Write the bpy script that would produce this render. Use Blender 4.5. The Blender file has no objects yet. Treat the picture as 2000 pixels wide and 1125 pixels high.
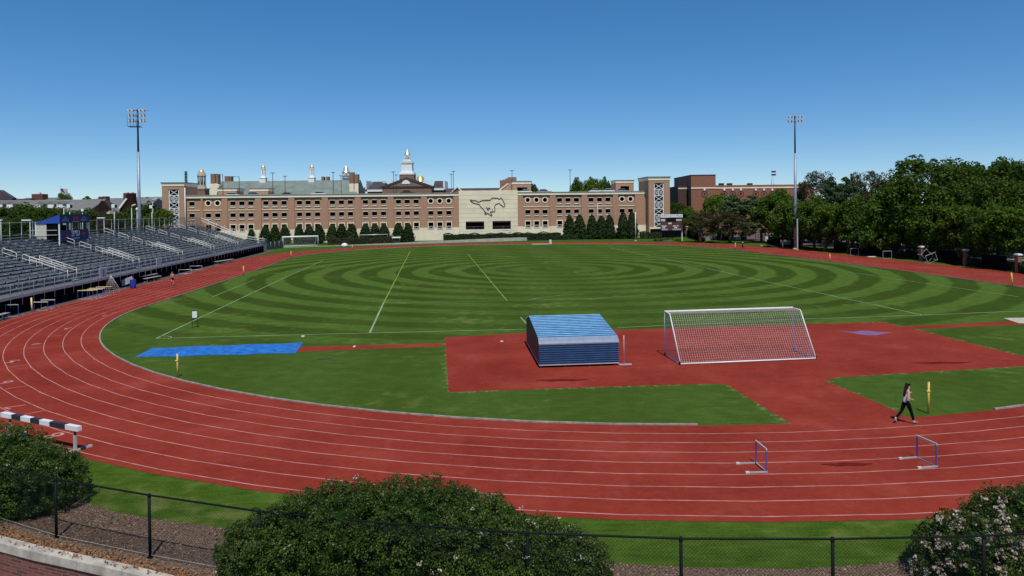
import bpy, math, random
import numpy as np
from mathutils import Matrix, Vector
rnd = random.Random(7)
nrng = np.random.default_rng(11)
R = math.radians
S = bpy.context.scene
COL = S.collection

# ------------------------------------------------------------------ camera
FPX, CX, CY, PITCH, ROLL, CH = 1388.406, 1017.095, 423.952, 0.01209, -0.01113, 8.8365
cd = bpy.data.cameras.new("camera"); cam = bpy.data.objects.new("camera", cd); COL.objects.link(cam)
cd.sensor_width = 36; cd.lens = FPX / 2000 * 36
cd.shift_x = (1000 - CX) / 2000; cd.shift_y = (CY - 562.5) / 2000
cd.clip_start = 0.2; cd.clip_end = 6000
cam.matrix_world = Matrix.Translation((0, 0, CH)) @ Matrix.Rotation(R(90) - PITCH, 4, 'X') @ Matrix.Rotation(ROLL, 4, 'Z')
S.camera = cam

# ------------------------------------------------------------------ world, sun, exposure
SUN_EL, SUN_AZ = R(60), R(171.5)         # azimuth clockwise from +Y: behind the camera, slightly right
SUN_DIR = Vector((math.sin(SUN_AZ) * math.cos(SUN_EL), math.cos(SUN_AZ) * math.cos(SUN_EL), math.sin(SUN_EL)))
w = bpy.data.worlds.new("World"); S.world = w; w.use_nodes = True
nt = w.node_tree; bg = nt.nodes["Background"]
sky = nt.nodes.new("ShaderNodeTexSky"); sky.sky_type = 'NISHITA'; sky.sun_disc = False
sky.sun_elevation = SUN_EL; sky.sun_rotation = SUN_AZ
sky.altitude = 3000; sky.air_density = 1.0; sky.dust_density = 0.0; sky.ozone_density = 4.5
hs = nt.nodes.new("ShaderNodeHueSaturation"); hs.inputs["Saturation"].default_value = 1.28; hs.inputs["Hue"].default_value = 0.504
gm = nt.nodes.new("ShaderNodeGamma"); gm.inputs[1].default_value = 0.78
nt.links.new(sky.outputs[0], hs.inputs["Color"]); nt.links.new(hs.outputs[0], gm.inputs[0]); tn = nt.nodes.new('ShaderNodeMix'); tn.data_type = 'RGBA'; tn.blend_type = 'MULTIPLY'; tn.inputs[0].default_value = 1; tn.inputs[7].default_value = (.88, .985, 1.03, 1); nt.links.new(gm.outputs[0], tn.inputs[6]); nt.links.new(tn.outputs[2], bg.inputs[0]); bg.inputs[1].default_value = 0.152
sl = bpy.data.lights.new("sun", 'SUN'); so = bpy.data.objects.new("sun", sl); COL.objects.link(so)
sl.energy = 3.75; sl.angle = R(0.5); sl.color = (1.0, 0.955, 0.88)
so.rotation_euler = (-SUN_DIR).to_track_quat('-Z', 'Y').to_euler(); so.location = (0, -20, 60)
S.view_settings.view_transform = 'Standard'; S.view_settings.look = 'None'
S.view_settings.exposure = 0.0; S.view_settings.gamma = 1.0; S.view_settings.use_curve_mapping = False
S.cycles.max_bounces = 5; S.cycles.diffuse_bounces = 2; S.cycles.transparent_max_bounces = 6

# ------------------------------------------------------------------ ray helpers (photo pixel -> place in the world)
def ray(px, py):
    a = px - CX; b = py - CY; c, s = math.cos(ROLL), math.sin(ROLL)
    ux = a * c + b * s; vy = -a * s + b * c
    c, s = math.cos(PITCH), math.sin(PITCH)
    return ux, FPX * c - vy * s, -FPX * s - vy * c
def G(px, py, z=0.0):                    # point on the plane at height z
    x, y, d = ray(px, py); t = (z - CH) / d
    return (x * t, y * t)
def W(px, py, Y):                        # point at distance Y
    x, y, d = ray(px, py); t = Y / y
    return (x * t, Y, CH + d * t)

# ------------------------------------------------------------------ object helpers
def tag(o, label=None, cat=None, group=None, kind=None):
    if label: o["label"] = label
    if cat: o["category"] = cat
    if group: o["group"] = group
    if kind: o["kind"] = kind
    return o
def thing(name, label, cat, loc=(0, 0, 0), rz=0.0, group=None):
    o = bpy.data.objects.new(name, None); COL.objects.link(o); o.empty_display_size = 0.3
    o.location = loc; o.rotation_euler = (0, 0, rz)
    return tag(o, label, cat, group)
def link_mesh(name, me, mats, parent=None):
    for m in (mats if isinstance(mats, (list, tuple)) else [mats]): me.materials.append(m)
    o = bpy.data.objects.new(name, me); COL.objects.link(o)
    if parent: o.parent = parent
    return o
def copy_tree(o, parent=None):
    c = o.copy(); COL.objects.link(c)
    if parent: c.parent = parent
    for ch in list(KIDS.get(o.name, [])): copy_tree(ch, c)
    return c
KIDS = {}
def dup(o, loc, rz=None, label=None, scale=None):
    def rec(src, par):
        c = src.copy(); COL.objects.link(c)
        if par: c.parent = par
        for ch in [q for q in bpy.data.objects if q.parent == src]: rec(ch, c)
        return c
    r = rec(o, None); r.location = loc
    if rz is not None: r.rotation_euler = (0, 0, rz)
    if scale is not None: r.scale = scale if hasattr(scale, '__len__') else (scale,) * 3
    if label: r["label"] = label
    return r

class MB:
    def __init__(self, M=None): self.v = []; self.f = []; self.m = []; self.M = M; self.sm = []
    def add(self, vs, fs, m=0, smooth=False):
        b = len(self.v)
        self.v += [tuple(self.M @ Vector(q)) if self.M else tuple(q) for q in vs]
        self.f += [tuple(b + i for i in f) for f in fs]; self.m += [m] * len(fs); self.sm += [smooth] * len(fs)
        return self
    def box(self, x0, x1, y0, y1, z0, z1, m=0):
        return self.add([(x0, y0, z0), (x1, y0, z0), (x1, y1, z0), (x0, y1, z0), (x0, y0, z1), (x1, y0, z1), (x1, y1, z1), (x0, y1, z1)],
                        [(0, 3, 2, 1), (4, 5, 6, 7), (0, 1, 5, 4), (1, 2, 6, 5), (2, 3, 7, 6), (3, 0, 4, 7)], m)
    def beam(self, p, q, wx, wz, m=0):   # rectangular bar from p to q
        p, q = Vector(p), Vector(q); d = (q - p).normalized()
        up = Vector((0, 0, 1)) if abs(d.z) < .95 else Vector((0, 1, 0))
        s = d.cross(up).normalized() * wx / 2; u = s.cross(d).normalized() * wz / 2
        vs = [p - s - u, p + s - u, p + s + u, p - s + u, q - s - u, q + s - u, q + s + u, q - s + u]
        return self.add(vs, [(0, 1, 2, 3), (7, 6, 5, 4), (0, 4, 5, 1), (1, 5, 6, 2), (2, 6, 7, 3), (3, 7, 4, 0)], m)
    def tube(self, pts, r, n=6, m=0, cap=True, smooth=True):
        pts = [Vector(q) for q in pts]; k = len(pts); rs = r if hasattr(r, '__len__') else [r] * k
        vs = []; prev = None
        for i, q in enumerate(pts):
            d = (pts[min(i + 1, k - 1)] - pts[max(i - 1, 0)]).normalized()
            if prev is None:
                up = Vector((0, 0, 1)) if abs(d.z) < .9 else Vector((1, 0, 0))
                s = d.cross(up).normalized()
            else: s = (prev - d * prev.dot(d)).normalized()
            prev = s; u = d.cross(s)
            for j in range(n):
                a = 2 * math.pi * j / n; vs.append(q + (s * math.cos(a) + u * math.sin(a)) * rs[i])
        fs = []
        for i in range(k - 1):
            for j in range(n):
                a, b = i * n + j, i * n + (j + 1) % n; fs.append((a, b, b + n, a + n))
        self.add(vs, fs, m, smooth)
        if cap: 
            b = len(self.v) - n * k
            self.f += [tuple(b + j for j in range(n))[::-1], tuple(b + (k - 1) * n + j for j in range(n))]; self.m += [m, m]; self.sm += [False, False]
        return self
    def lathe(self, cx, cy, prof, n=12, m=0, smooth=True, z0=0, ph=0):
        vs = [(cx + r * math.cos(2 * math.pi * j / n + ph), cy + r * math.sin(2 * math.pi * j / n + ph), z0 + z) for r, z in prof for j in range(n)]
        fs = [(i * n + j, i * n + (j + 1) % n, (i + 1) * n + (j + 1) % n, (i + 1) * n + j) for i in range(len(prof) - 1) for j in range(n)]
        self.add(vs, fs, m, smooth)
        return self
    def prism(self, pts, y0, y1, m=0):   # outline in x,z extruded along y
        n = len(pts); vs = [(x, y0, z) for x, z in pts] + [(x, y1, z) for x, z in pts]
        fs = [tuple(range(n)), tuple(range(2 * n - 1, n - 1, -1))] + [(i + n, (i + 1) % n + n, (i + 1) % n, i) for i in range(n)]
        return self.add(vs, fs, m)
    def slab(self, pts, z0, z1, m=0):    # outline in x,y extruded along z
        n = len(pts); vs = [(x, y, z0) for x, y in pts] + [(x, y, z1) for x, y in pts]
        fs = [tuple(range(n))[::-1], tuple(range(n, 2 * n))] + [(i, (i + 1) % n, (i + 1) % n + n, i + n) for i in range(n)]
        return self.add(vs, fs, m)
    def build(self, name, mats, parent=None, bevel=0):
        me = bpy.data.meshes.new(name); me.from_pydata(self.v, [], self.f)
        me.polygons.foreach_set("material_index", self.m); me.polygons.foreach_set("use_smooth", self.sm)
        me.update()
        o = link_mesh(name, me, mats, parent)
        if bevel:
            b = o.modifiers.new("bevel", 'BEVEL'); b.width = bevel; b.segments = 2; b.limit_method = 'ANGLE'
        return o

# ------------------------------------------------------------------ materials
def new_mat(name):
    m = bpy.data.materials.new(name); m.use_nodes = True
    return m, m.node_tree, m.node_tree.nodes["Principled BSDF"]
def mat(name, col, rough=.7, metal=0.0, var=.12, scale=3.0, bump=0.0, bscale=30.0, spec=None):
    m, t, b = new_mat(name); N = t.nodes; L = t.links
    tc = N.new("ShaderNodeTexCoord"); nz = N.new("ShaderNodeTexNoise"); nz.inputs["Scale"].default_value = scale
    nz.inputs["Detail"].default_value = 5; L.new(tc.outputs["Object"], nz.inputs["Vector"])
    mx = N.new("ShaderNodeMix"); mx.data_type = 'RGBA'
    c = list(col)
    mx.inputs[6].default_value = [q * (1 - var) for q in c] + [1]; mx.inputs[7].default_value = [min(1, q * (1 + var)) for q in c] + [1]
    mr = N.new("ShaderNodeMapRange"); mr.inputs[1].default_value = .3; mr.inputs[2].default_value = .7
    L.new(nz.outputs[0], mr.inputs[0]); L.new(mr.outputs[0], mx.inputs[0]); L.new(mx.outputs[2], b.inputs["Base Color"])
    b.inputs["Roughness"].default_value = rough; b.inputs["Metallic"].default_value = metal
    if spec is not None: b.inputs["Specular IOR Level"].default_value = spec
    if bump:
        n2 = N.new("ShaderNodeTexNoise"); n2.inputs["Scale"].default_value = bscale; L.new(tc.outputs["Object"], n2.inputs["Vector"])
        bp = N.new("ShaderNodeBump"); bp.inputs["Strength"].default_value = bump; bp.inputs["Distance"].default_value = .03
        L.new(n2.outputs[0], bp.inputs["Height"]); L.new(bp.outputs[0], b.inputs["Normal"])
    return m
def node_noise(t, vec, scale, detail=4, rough=.55):
    n = t.nodes.new("ShaderNodeTexNoise"); n.inputs["Scale"].default_value = scale; n.inputs["Detail"].default_value = detail
    n.inputs["Roughness"].default_value = rough
    if vec is not None: t.links.new(vec, n.inputs["Vector"])
    return n
def node_map(t, src, a, b, c=0, d=1):
    n = t.nodes.new("ShaderNodeMapRange"); n.inputs[1].default_value = a; n.inputs[2].default_value = b
    n.inputs[3].default_value = c; n.inputs[4].default_value = d; t.links.new(src, n.inputs[0]); return n.outputs[0]
def node_mix(t, fac, a, b, blend='MIX'):
    n = t.nodes.new("ShaderNodeMix"); n.data_type = 'RGBA'; n.blend_type = blend
    if isinstance(fac, float): n.inputs[0].default_value = fac
    else: t.links.new(fac, n.inputs[0])
    for i, q in ((6, a), (7, b)):
        if isinstance(q, (tuple, list)): n.inputs[i].default_value = (*q[:3], 1)
        else: t.links.new(q, n.inputs[i])
    return n.outputs[2]
def node_math(t, op, a, b=None):
    n = t.nodes.new("ShaderNodeMath"); n.operation = op
    for i, q in enumerate((a, b)):
        if q is None: continue
        if isinstance(q, (int, float)): n.inputs[i].default_value = q
        else: t.links.new(q, n.inputs[i])
    return n.outputs[0]
def bump_from(t, b, h, strength=.4, dist=.03):
    bp = t.nodes.new("ShaderNodeBump"); bp.inputs["Strength"].default_value = strength; bp.inputs["Distance"].default_value = dist
    t.links.new(h, bp.inputs["Height"]); t.links.new(bp.outputs[0], b.inputs["Normal"])

def grass_mat(name, dark, light, dry, rings=False, dryamt=.62, fine=9.0):
    m, t, b = new_mat(name); N = t.nodes; L = t.links
    g = N.new("ShaderNodeNewGeometry"); P = g.outputs["Position"]
    mp = N.new("ShaderNodeMapping"); L.new(P, mp.inputs[0]); mp.inputs["Scale"].default_value = (1, 1, 1)
    big = node_noise(t, P, .12, 6); mid = node_noise(t, P, 1.1, 5); fin = node_noise(t, P, fine, 6, .75)
    mp.inputs["Scale"].default_value = (.35, 2.6, 1); stk = node_noise(t, mp.outputs[0], 2.2, 5, .7)
    f = node_math(t, 'ADD', node_math(t, 'ADD', node_math(t, 'MULTIPLY', mid.outputs[0], .28), node_math(t, 'MULTIPLY', stk.outputs[0], .30)), node_math(t, 'MULTIPLY', fin.outputs[0], .42))
    base = node_mix(t, node_map(t, f, .41, .60), dark, light)
    if rings:
        # the mower left concentric rings: blades lie towards or away, their sheen painted as two greens alternating every 2.4 m
        sp = N.new("ShaderNodeSeparateXYZ"); L.new(P, sp.inputs[0])
        wob = node_math(t, 'MULTIPLY', node_math(t, 'SUBTRACT', node_noise(t, P, .25, 3).outputs[0], .5), 1.1)
        dx = node_math(t, 'SUBTRACT', sp.outputs[0], 5.0); dy = node_math(t, 'SUBTRACT', sp.outputs[1], 103.0)
        rr = node_math(t, 'SQRT', node_math(t, 'ADD', node_math(t, 'MULTIPLY', dx, dx), node_math(t, 'MULTIPLY', dy, dy)))
        rr = node_math(t, 'ADD', rr, wob)
        sn = node_math(t, 'SINE', node_math(t, 'MULTIPLY', node_math(t, 'SUBTRACT', rr, 13.5), 2 * math.pi / 4.76))
        lit = node_map(t, sn, -.35, .35)
        fade = node_map(t, rr, 55.0, 63.0, 1.0, .12); inner = node_map(t, rr, 6.0, 13.0, .35, 1.0)
        ax_ = node_math(t, 'ABSOLUTE', node_math(t, 'DIVIDE', dx, node_math(t, 'MAXIMUM', rr, 1.0)))
        side = node_map(t, ax_, .10, .80, .42, 1.15)  # painted blade sheen: strongest at left and right, weaker front and back
        amt = node_math(t, 'MULTIPLY', node_math(t, 'MULTIPLY', fade, inner), side)
        # faint straight passes across the middle
        st = node_math(t, 'SINE', node_math(t, 'MULTIPLY', node_math(t, 'ADD', sp.outputs[0], node_math(t, 'MULTIPLY', sp.outputs[1], .12)), 2 * math.pi / 9.5))
        base2 = node_mix(t, node_map(t, f, .3, .7), [q * .50 for q in dark], [q * .58 for q in light])
        k = node_math(t, 'ADD', node_math(t, 'MULTIPLY', node_math(t, 'SUBTRACT', lit, .5), amt), node_math(t, 'ADD', .5, node_math(t, 'MULTIPLY', st, .13)))
        base = node_mix(t, k, base2, base)
    dr = node_map(t, node_math(t, 'ADD', node_math(t, 'MULTIPLY', big.outputs[0], .6), node_math(t, 'MULTIPLY', mid.outputs[0], .4)), dryamt - .06, dryamt + .1)
    base = node_mix(t, dr, base, dry)
    L.new(base, b.inputs["Base Color"]); b.inputs["Roughness"].default_value = 1; b.inputs["Specular IOR Level"].default_value = .0
    bump_from(t, b, node_noise(t, P, 38.0, 4).outputs[0], .6, .03)
    return m

def track_mat(name):
    m, t, b = new_mat(name); N = t.nodes; L = t.links
    g = N.new("ShaderNodeNewGeometry"); P = g.outputs["Position"]
    n1 = node_noise(t, P, .22, 8, .65); n2 = node_noise(t, P, 3.0, 8, .75); n3 = node_noise(t, P, 22, 6, .8)
    f = node_math(t, 'ADD', node_math(t, 'MULTIPLY', n1.outputs[0], .65), node_math(t, 'MULTIPLY', n2.outputs[0], .35))
    c = node_mix(t, node_map(t, f, .38, .62), (.205, .024, .014), (.315, .048, .029))
    c = node_mix(t, node_map(t, n1.outputs[0], .56, .72, 0, .45), c, (.34, .078, .058))      # pale rubbed dust
    sp_ = N.new("ShaderNodeSeparateXYZ"); L.new(P, sp_.inputs[0])
    big2 = node_noise(t, P, .9, 5, .7); c = node_mix(t, node_map(t, big2.outputs[0], .57, .70, 0, .40), c, (.33, .085, .066))
    c = node_mix(t, node_map(t, node_noise(t, P, .45, 6, .75).outputs[0], .60, .72, 0, .5), c, (.15, .018, .014))
    c = node_mix(t, node_map(t, n3.outputs[0], .42, .7, 0, .45), c, (.15, .020, .014))
    L.new(c, b.inputs["Base Color"]); b.inputs["Roughness"].default_value = .95; b.inputs["Specular IOR Level"].default_value = .06
    bump_from(t, b, n3.outputs[0], .35, .01)
    return m

def brick_mat(name, c1, c2, mortar, scale=1.0, bw=.22, bh=.075, var=.5, rough=.85, ms=.008):
    m, t, b = new_mat(name); N = t.nodes; L = t.links
    tc = N.new("ShaderNodeTexCoord"); sp = N.new("ShaderNodeSeparateXYZ"); L.new(tc.outputs["Object"], sp.inputs[0])
    cb = N.new("ShaderNodeCombineXYZ"); L.new(node_math(t, 'ADD', sp.outputs[0], sp.outputs[1]), cb.inputs[0]); L.new(sp.outputs[2], cb.inputs[1])
    br = N.new("ShaderNodeTexBrick"); L.new(cb.outputs[0], br.inputs["Vector"])
    br.inputs["Scale"].default_value = scale; br.inputs["Brick Width"].default_value = bw; br.inputs["Row Height"].default_value = bh
    br.inputs["Mortar Size"].default_value = ms; br.inputs["Color1"].default_value = (*c1, 1); br.inputs["Color2"].default_value = (*c2, 1)
    br.inputs["Mortar"].default_value = (*mortar, 1); br.inputs["Bias"].default_value = 0
    nz = node_noise(t, tc.outputs["Object"], 1.3, 5)
    c = node_mix(t, node_map(t, nz.outputs[0], .3, .7, 0, var), br.outputs[0], [q * .6 for q in c1])
    L.new(c, b.inputs["Base Color"]); b.inputs["Roughness"].default_value = rough
    bump_from(t, b, br.outputs["Fac"], -.4, .01)
    return m

def leaf_mat(name, dark, light, trans=.38, rough=.6, spec=.12, scale=.8):
    m, t, b = new_mat(name); N = t.nodes; L = t.links
    g = N.new("ShaderNodeNewGeometry"); oi = N.new("ShaderNodeObjectInfo")
    n = node_noise(t, g.outputs["Position"], scale, 3)
    f = node_math(t, 'ADD', node_math(t, 'MULTIPLY', n.outputs[0], .5), node_math(t, 'MULTIPLY', g.outputs["Random Per Island"], .5))
    f = node_math(t, 'ADD', f, node_math(t, 'MULTIPLY', node_math(t, 'SUBTRACT', oi.outputs["Random"], .5), .22))
    c = node_mix(t, node_map(t, f, .22, .78), dark, light)
    L.new(c, b.inputs["Base Color"]); b.inputs["Roughness"].default_value = rough; b.inputs["Specular IOR Level"].default_value = spec
    tr = N.new("ShaderNodeBsdfTranslucent"); L.new(c, tr.inputs[0]); mx = N.new("ShaderNodeMixShader"); mx.inputs[0].default_value = trans
    L.new(b.outputs[0], mx.inputs[1]); L.new(tr.outputs[0], mx.inputs[2]); L.new(mx.outputs[0], N["Material Output"].inputs[0])
    return m

M = {}
M['grass'] = grass_mat("lawn", (.034, .072, .009), (.080, .138, .022), (.16, .15, .05), dryamt=.64)
M['infield'] = grass_mat("mown_turf", (.050, .097, .016), (.098, .160, .029), (.16, .17, .045), rings=True, dryamt=.62)
M['verge'] = grass_mat("verge_turf", (.032, .070, .008), (.086, .140, .020), (.18, .18, .055), dryamt=.61, fine=14)
M['track'] = track_mat("rubber_track")
M['line'] = mat("lane_paint", (.50, .24, .205), .9, var=.35, scale=1.5)
M['pitchline'] = mat("pitch_paint", (.24, .32, .16), .9, var=.4, scale=.6)
M['yellowline'] = mat("yellow_pitch_paint", (.20, .25, .04), .9, var=.4, scale=.6)
M['kerb'] = mat("aluminium_kerb", (.30, .28, .24), .9, .0, var=.3, spec=.05)
M['asphalt'] = mat("asphalt", (.085, .072, .068), .9, var=.2, scale=.5)
M['paver'] = mat("pinkish_paving", (.20, .135, .12), .9, var=.2, scale=1.2)
M['concrete'] = mat("concrete", (.42, .39, .33), .85, var=.14, scale=.8, bump=.2)
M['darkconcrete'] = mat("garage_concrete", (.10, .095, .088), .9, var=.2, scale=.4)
M['cast'] = mat("cast_stone", (.84, .74, .54), .8, var=.08, scale=.5)
M['whitestone'] = mat("white_painted_wood", (.80, .80, .78), .6, var=.04)
M['brick'] = brick_mat("garage_brick", (.45, .235, .135), (.37, .175, .095), (.50, .38, .27), var=.22)
M['brickdark'] = brick_mat("red_brick", (.29, .105, .052), (.22, .075, .040), (.28, .17, .12), var=.3)
M['brownbrick'] = brick_mat("brown_brick", (.27, .14, .09), (.21, .105, .065), (.28, .2, .15), var=.3)
M['wallbrick'] = brick_mat("wall_brick", (.26, .075, .05), (.085, .030, .024), (.20, .13, .10), bw=.25, bh=.085, ms=.012, var=.35)
M['galv'] = mat("galvanised_steel", (.46, .46, .46), .5, .25, var=.12, scale=2)
M['alu'] = mat("weathered_aluminium", (.150, .155, .155), .8, .0, var=.10, scale=.3, spec=.1)
M['aluedge'] = mat("aluminium_edge", (.46, .48, .48), .5, .1, var=.2, scale=.6)
M['alulight'] = mat("bright_aluminium", (.62, .62, .60), .4, .35, var=.1)
M['rail'] = mat("pale_rail", (.66, .64, .58), .6, .0, var=.06)
M['black'] = mat("black_coated_metal", (.006, .008, .009), .6, .0, var=.2, spec=.12)
M['darkmetal'] = mat("dark_metal", (.03, .034, .04), .5, .3, var=.2)
M['darkcloth'] = mat("dark_windscreen_mesh", (.006, .007, .008), 1.0, var=.5, scale=1.5, spec=0)
M['white'] = mat("white_paint", (.78, .78, .77), .45, var=.05)
M['offwhite'] = mat("offwhite_board", (.62, .60, .52), .6, var=.08)
M['net'] = mat("white_net_cord", (.62, .56, .54), .8, var=.08)
M['yellow'] = mat("yellow_plastic_post", (.66, .47, .09), .55, var=.12, scale=4)
M['paleyellow'] = mat("faded_yellow_post", (.74, .60, .33), .6, var=.1)
M['orange'] = mat("faded_orange_post", (.74, .40, .15), .6, var=.1)
M['blue'] = mat("blue_painted_metal", (.030, .075, .24), .4, var=.2)
M['hurdleblue'] = mat("blue_hurdle_paint", (.07, .09, .34), .4, var=.1)
M['banner'] = mat("navy_banner", (.010, .022, .11), .7, var=.2)
M['canopy'] = mat("blue_canopy", (.016, .06, .34), .6, var=.1, scale=1)
M['redprint'] = mat("red_print", (.42, .02, .03), .7, var=.1)
M['gold'] = mat("gold_leaf", (.80, .58, .20), .35, .55, var=.06)
M['slate'] = mat("green_grey_slate", (.165, .205, .18), .8, var=.18, scale=.35)
M['greyroof'] = mat("grey_shingle", (.165, .16, .15), .85, var=.14, scale=.5)
M['darkroof'] = mat("dark_slate", (.055, .045, .05), .8, var=.25, scale=.5)
M['glass'] = mat("dark_glass", (.01, .012, .014), .08, var=.1)
M['bark'] = mat("bark", (.075, .055, .042), .95, var=.3, scale=2, bump=.5, bscale=8)
M['mulch'] = mat("mulch", (.135, .085, .055), .95, var=.6, scale=14, bump=1.0, bscale=30)
M['deadleaf'] = leaf_mat("dead_leaves", (.11, .045, .018), (.36, .19, .085), .05, .7, .2, 3)
M['chip'] = leaf_mat("wood_chips", (.065, .038, .022), (.34, .225, .14), .0, .8, .2, 2)
M['tarp'] = mat("blue_tarp", (.022, .15, .48), .42, var=.38, scale=2.6, bump=1.0, bscale=5.0)
M['skin'] = mat("skin", (.52, .29, .20), .55, var=.06)
M['hair'] = mat("black_hair", (.008, .007, .007), .45, var=.3, scale=20)
M['leaf_oak'] = leaf_mat("dark_oak_leaves", (.020, .050, .005), (.095, .155, .018))
M['leaf_mid'] = leaf_mat("green_tree_leaves", (.034, .078, .008), (.125, .205, .026))
M['leaf_lime'] = leaf_mat("yellow_green_leaves", (.040, .085, .006), (.165, .235, .026))
M['leaf_pale'] = leaf_mat("pale_grey_green_leaves", (.038, .075, .026), (.135, .195, .085))
M['leaf_brown'] = leaf_mat("brownish_spring_leaves", (.032, .036, .012), (.120, .105, .045))
M['leaf_con'] = leaf_mat("conifer_needles", (.010, .026, .007), (.048, .080, .022), .1)
M['leaf_bush'] = leaf_mat("glossy_shrub_leaves", (.010, .030, .004), (.115, .170, .022), .25, .45, .22, 2.2)
M['blossom'] = leaf_mat("pale_blossom", (.30, .22, .16), (.62, .55, .46), .2, .8, .1, 3)

# ------------------------------------------------------------------ oval track geometry
XC, YC, TH, U_, H_, R1, R2, LW = 4.52126, 103.26331, 0.12258, 44.05385, 32.11314, 44.51762, 41.08666, 1.05936
CO = [-0.3744, -0.1353, -0.506, 0.4942, -0.0999, 0.4032, 0.4609, -0.2369, 0.1402, -0.0093, -0.3153, 0.0544, -0.1911, 0.1171, -0.1193]
cT, sT = math.cos(TH), math.sin(TH)
def uv2xy(u, v): return (XC + u * cT - v * sT, YC + u * sT + v * cT)
_sb = (U_ - R2) / (R1 - R2); _b = math.asin(_sb); _c0 = H_ - (R1 - R2) * math.cos(_b)
def _quarter(n=14):
    out = []                              # from straight middle (u=U, v=0) up to apex (0, c0+R1): point, normal
    for i in range(n): out.append(((U_, H_ * i / n), (1, 0)))
    for i in range(n):
        a = (math.pi / 2 - _b) * i / n; out.append(((U_ - R2 + R2 * math.cos(a), H_ + R2 * math.sin(a)), (math.cos(a), math.sin(a))))
    for i in range(n + 1):
        a = (math.pi / 2 - _b) + _b * i / n; out.append(((R1 * math.cos(a), _c0 + R1 * math.sin(a)), (math.cos(a), math.sin(a))))
    return out
_q = _quarter()
BASE = [((x, y), (a, b)) for (x, y), (a, b) in _q] + [((-x, y), (-a, b)) for (x, y), (a, b) in _q[-2::-1]]
BASE = BASE[:-1] + [((-x, -y), (-a, -b)) for (x, y), (a, b) in BASE][:-1]
def oval(off):
    out = []
    for (u, v), (a, b) in BASE:
        d = 0.0
        for _ in range(2):
            uu, vv = u + a * (off + d), v + b * (off + d); ph = math.atan2(vv * .6, uu)
            d = CO[0] + sum(CO[2 * k - 1] * math.cos(k * ph) + CO[2 * k] * math.sin(k * ph) for k in range(1, 8))
        out.append(uv2xy(u + a * (off + d), v + b * (off + d)))
    return out
def strip(mb, A, B, z, m=0, i0=0, i1=None, closed=True):
    n = len(A); i1 = n if i1 is None else i1
    for i in range(i0, i1):
        j = (i + 1) % n
        mb.add([(*A[i], z), (*A[j], z), (*B[j], z), (*B[i], z)], [(0, 1, 2, 3)], m)

# ------------------------------------------------------------------ ground
WALL = [(-30, 32), (-24.6, 26.6), (-20.3, 23.2), (-16.8, 20.75), (-14.28, 19.26), (-12.2, 18.42), (-10.19, 17.71), (-8.42, 17.0), (-6.5, 16.38), (-3.4, 15.62), (0, 15.02), (3.3, 14.68), (6.6, 14.58), (9.9, 14.68), (13.2, 14.98), (16.4, 15.6), (19.6, 16.6), (24, 18.6), (30, 22.5), (40, 30)]
def flat(name, pts, z, m, kind='structure', lab=None):
    mb = MB(); mb.add([(x, y, z) for x, y in pts], [tuple(range(len(pts)))]); o = mb.build(name, m)
    return tag(o, lab, None, None, kind)
flat("ground", [(-3000, 32), *[q for q in WALL], (3000, 30), (3000, 4000), (-3000, 4000)][::1], 0, M['grass'])
flat("lower_ground", [(-400, -200), (400, -200), (400, 40), (-400, 40)], -4.2, M['paver'])
I0 = oval(0.0)
n0 = len(I0)
mb = MB(); cxy = uv2xy(0, 0)
mb.add([(*cxy, .004)] + [(*q, .004) for q in I0], [(0, 1 + i, 1 + (i + 1) % n0) for i in range(n0)]); tag(mb.build("infield_turf", M['infield']), kind='structure')
OUT = []
for i, ((u, v), (a, b)) in enumerate(BASE):
    e = 8 * LW + .35
    if a > 0: e += 2.6 * a * max(0, min(1, (v + 62) / 25))
    OUT.append(e)
O0 = oval(0); 
def oval_var(offs):
    full = {}; out = []
    for i, o in enumerate(offs):
        ((u, v), (a, b)) = BASE[i]; d = 0
        for _ in range(2):
            uu, vv = u + a * (o + d), v + b * (o + d); ph = math.atan2(vv * .6, uu)
            d = CO[0] + sum(CO[2 * k - 1] * math.cos(k * ph) + CO[2 * k] * math.sin(k * ph) for k in range(1, 8))
        out.append(uv2xy(u + a * (o + d), v + b * (o + d)))
    return out
mb = MB(); strip(mb, I0, oval_var(OUT), .012); tag(mb.build("running_track", M['track']), kind='structure')
mb = MB()
for k in range(1, 9): strip(mb, oval(k * LW - .022), oval(k * LW + .022), .016)
# staggered start marks across single lanes, and the finish-side cross marks
def near_i(pt): return min(range(n0), key=lambda i: (I0[i][0] - pt[0]) ** 2 + (I0[i][1] - pt[1]) ** 2)
def cross_mark(p, q, wd=.05): mb.add([(*v_, .0165) for v_ in quad_line(p, q, wd)], [(0, 1, 2, 3)])
def quad_line(p, q, wd):
    dx, dy = q[0] - p[0], q[1] - p[1]; l = math.hypot(dx, dy); nx, ny = -dy / l * wd / 2, dx / l * wd / 2
    return [(p[0] - nx, p[1] - ny), (q[0] - nx, q[1] - ny), (q[0] + nx, q[1] + ny), (p[0] + nx, p[1] + ny)]
for a_, b_ in (((47, 810), (90, 802)), ((12, 760), (52, 754)), ((16, 717), (54, 713)), ((7, 655), (32, 654.5)), ((50, 680), (82, 679)), ((40, 653), (60, 651.5)), ((96, 657), (120, 655.5)), ((88, 600), (178, 599.5)), ((225, 599), (262, 597.5))):
    cross_mark(G(*a_), G(*b_))
for i in range(70):                      # small scattered exchange-zone ticks on the left bend
    x, y = G(rnd.uniform(20, 330), rnd.uniform(585, 655)); u_, v_ = (x - XC) * cT + (y - YC) * sT, -(x - XC) * sT + (y - YC) * cT
    if -51.5 < u_ < -45 and v_ > -36: cross_mark((x, y), (x + .35, y + .04), .07)
tag(mb.build("lane_lines", M['line']), kind='structure')

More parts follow.
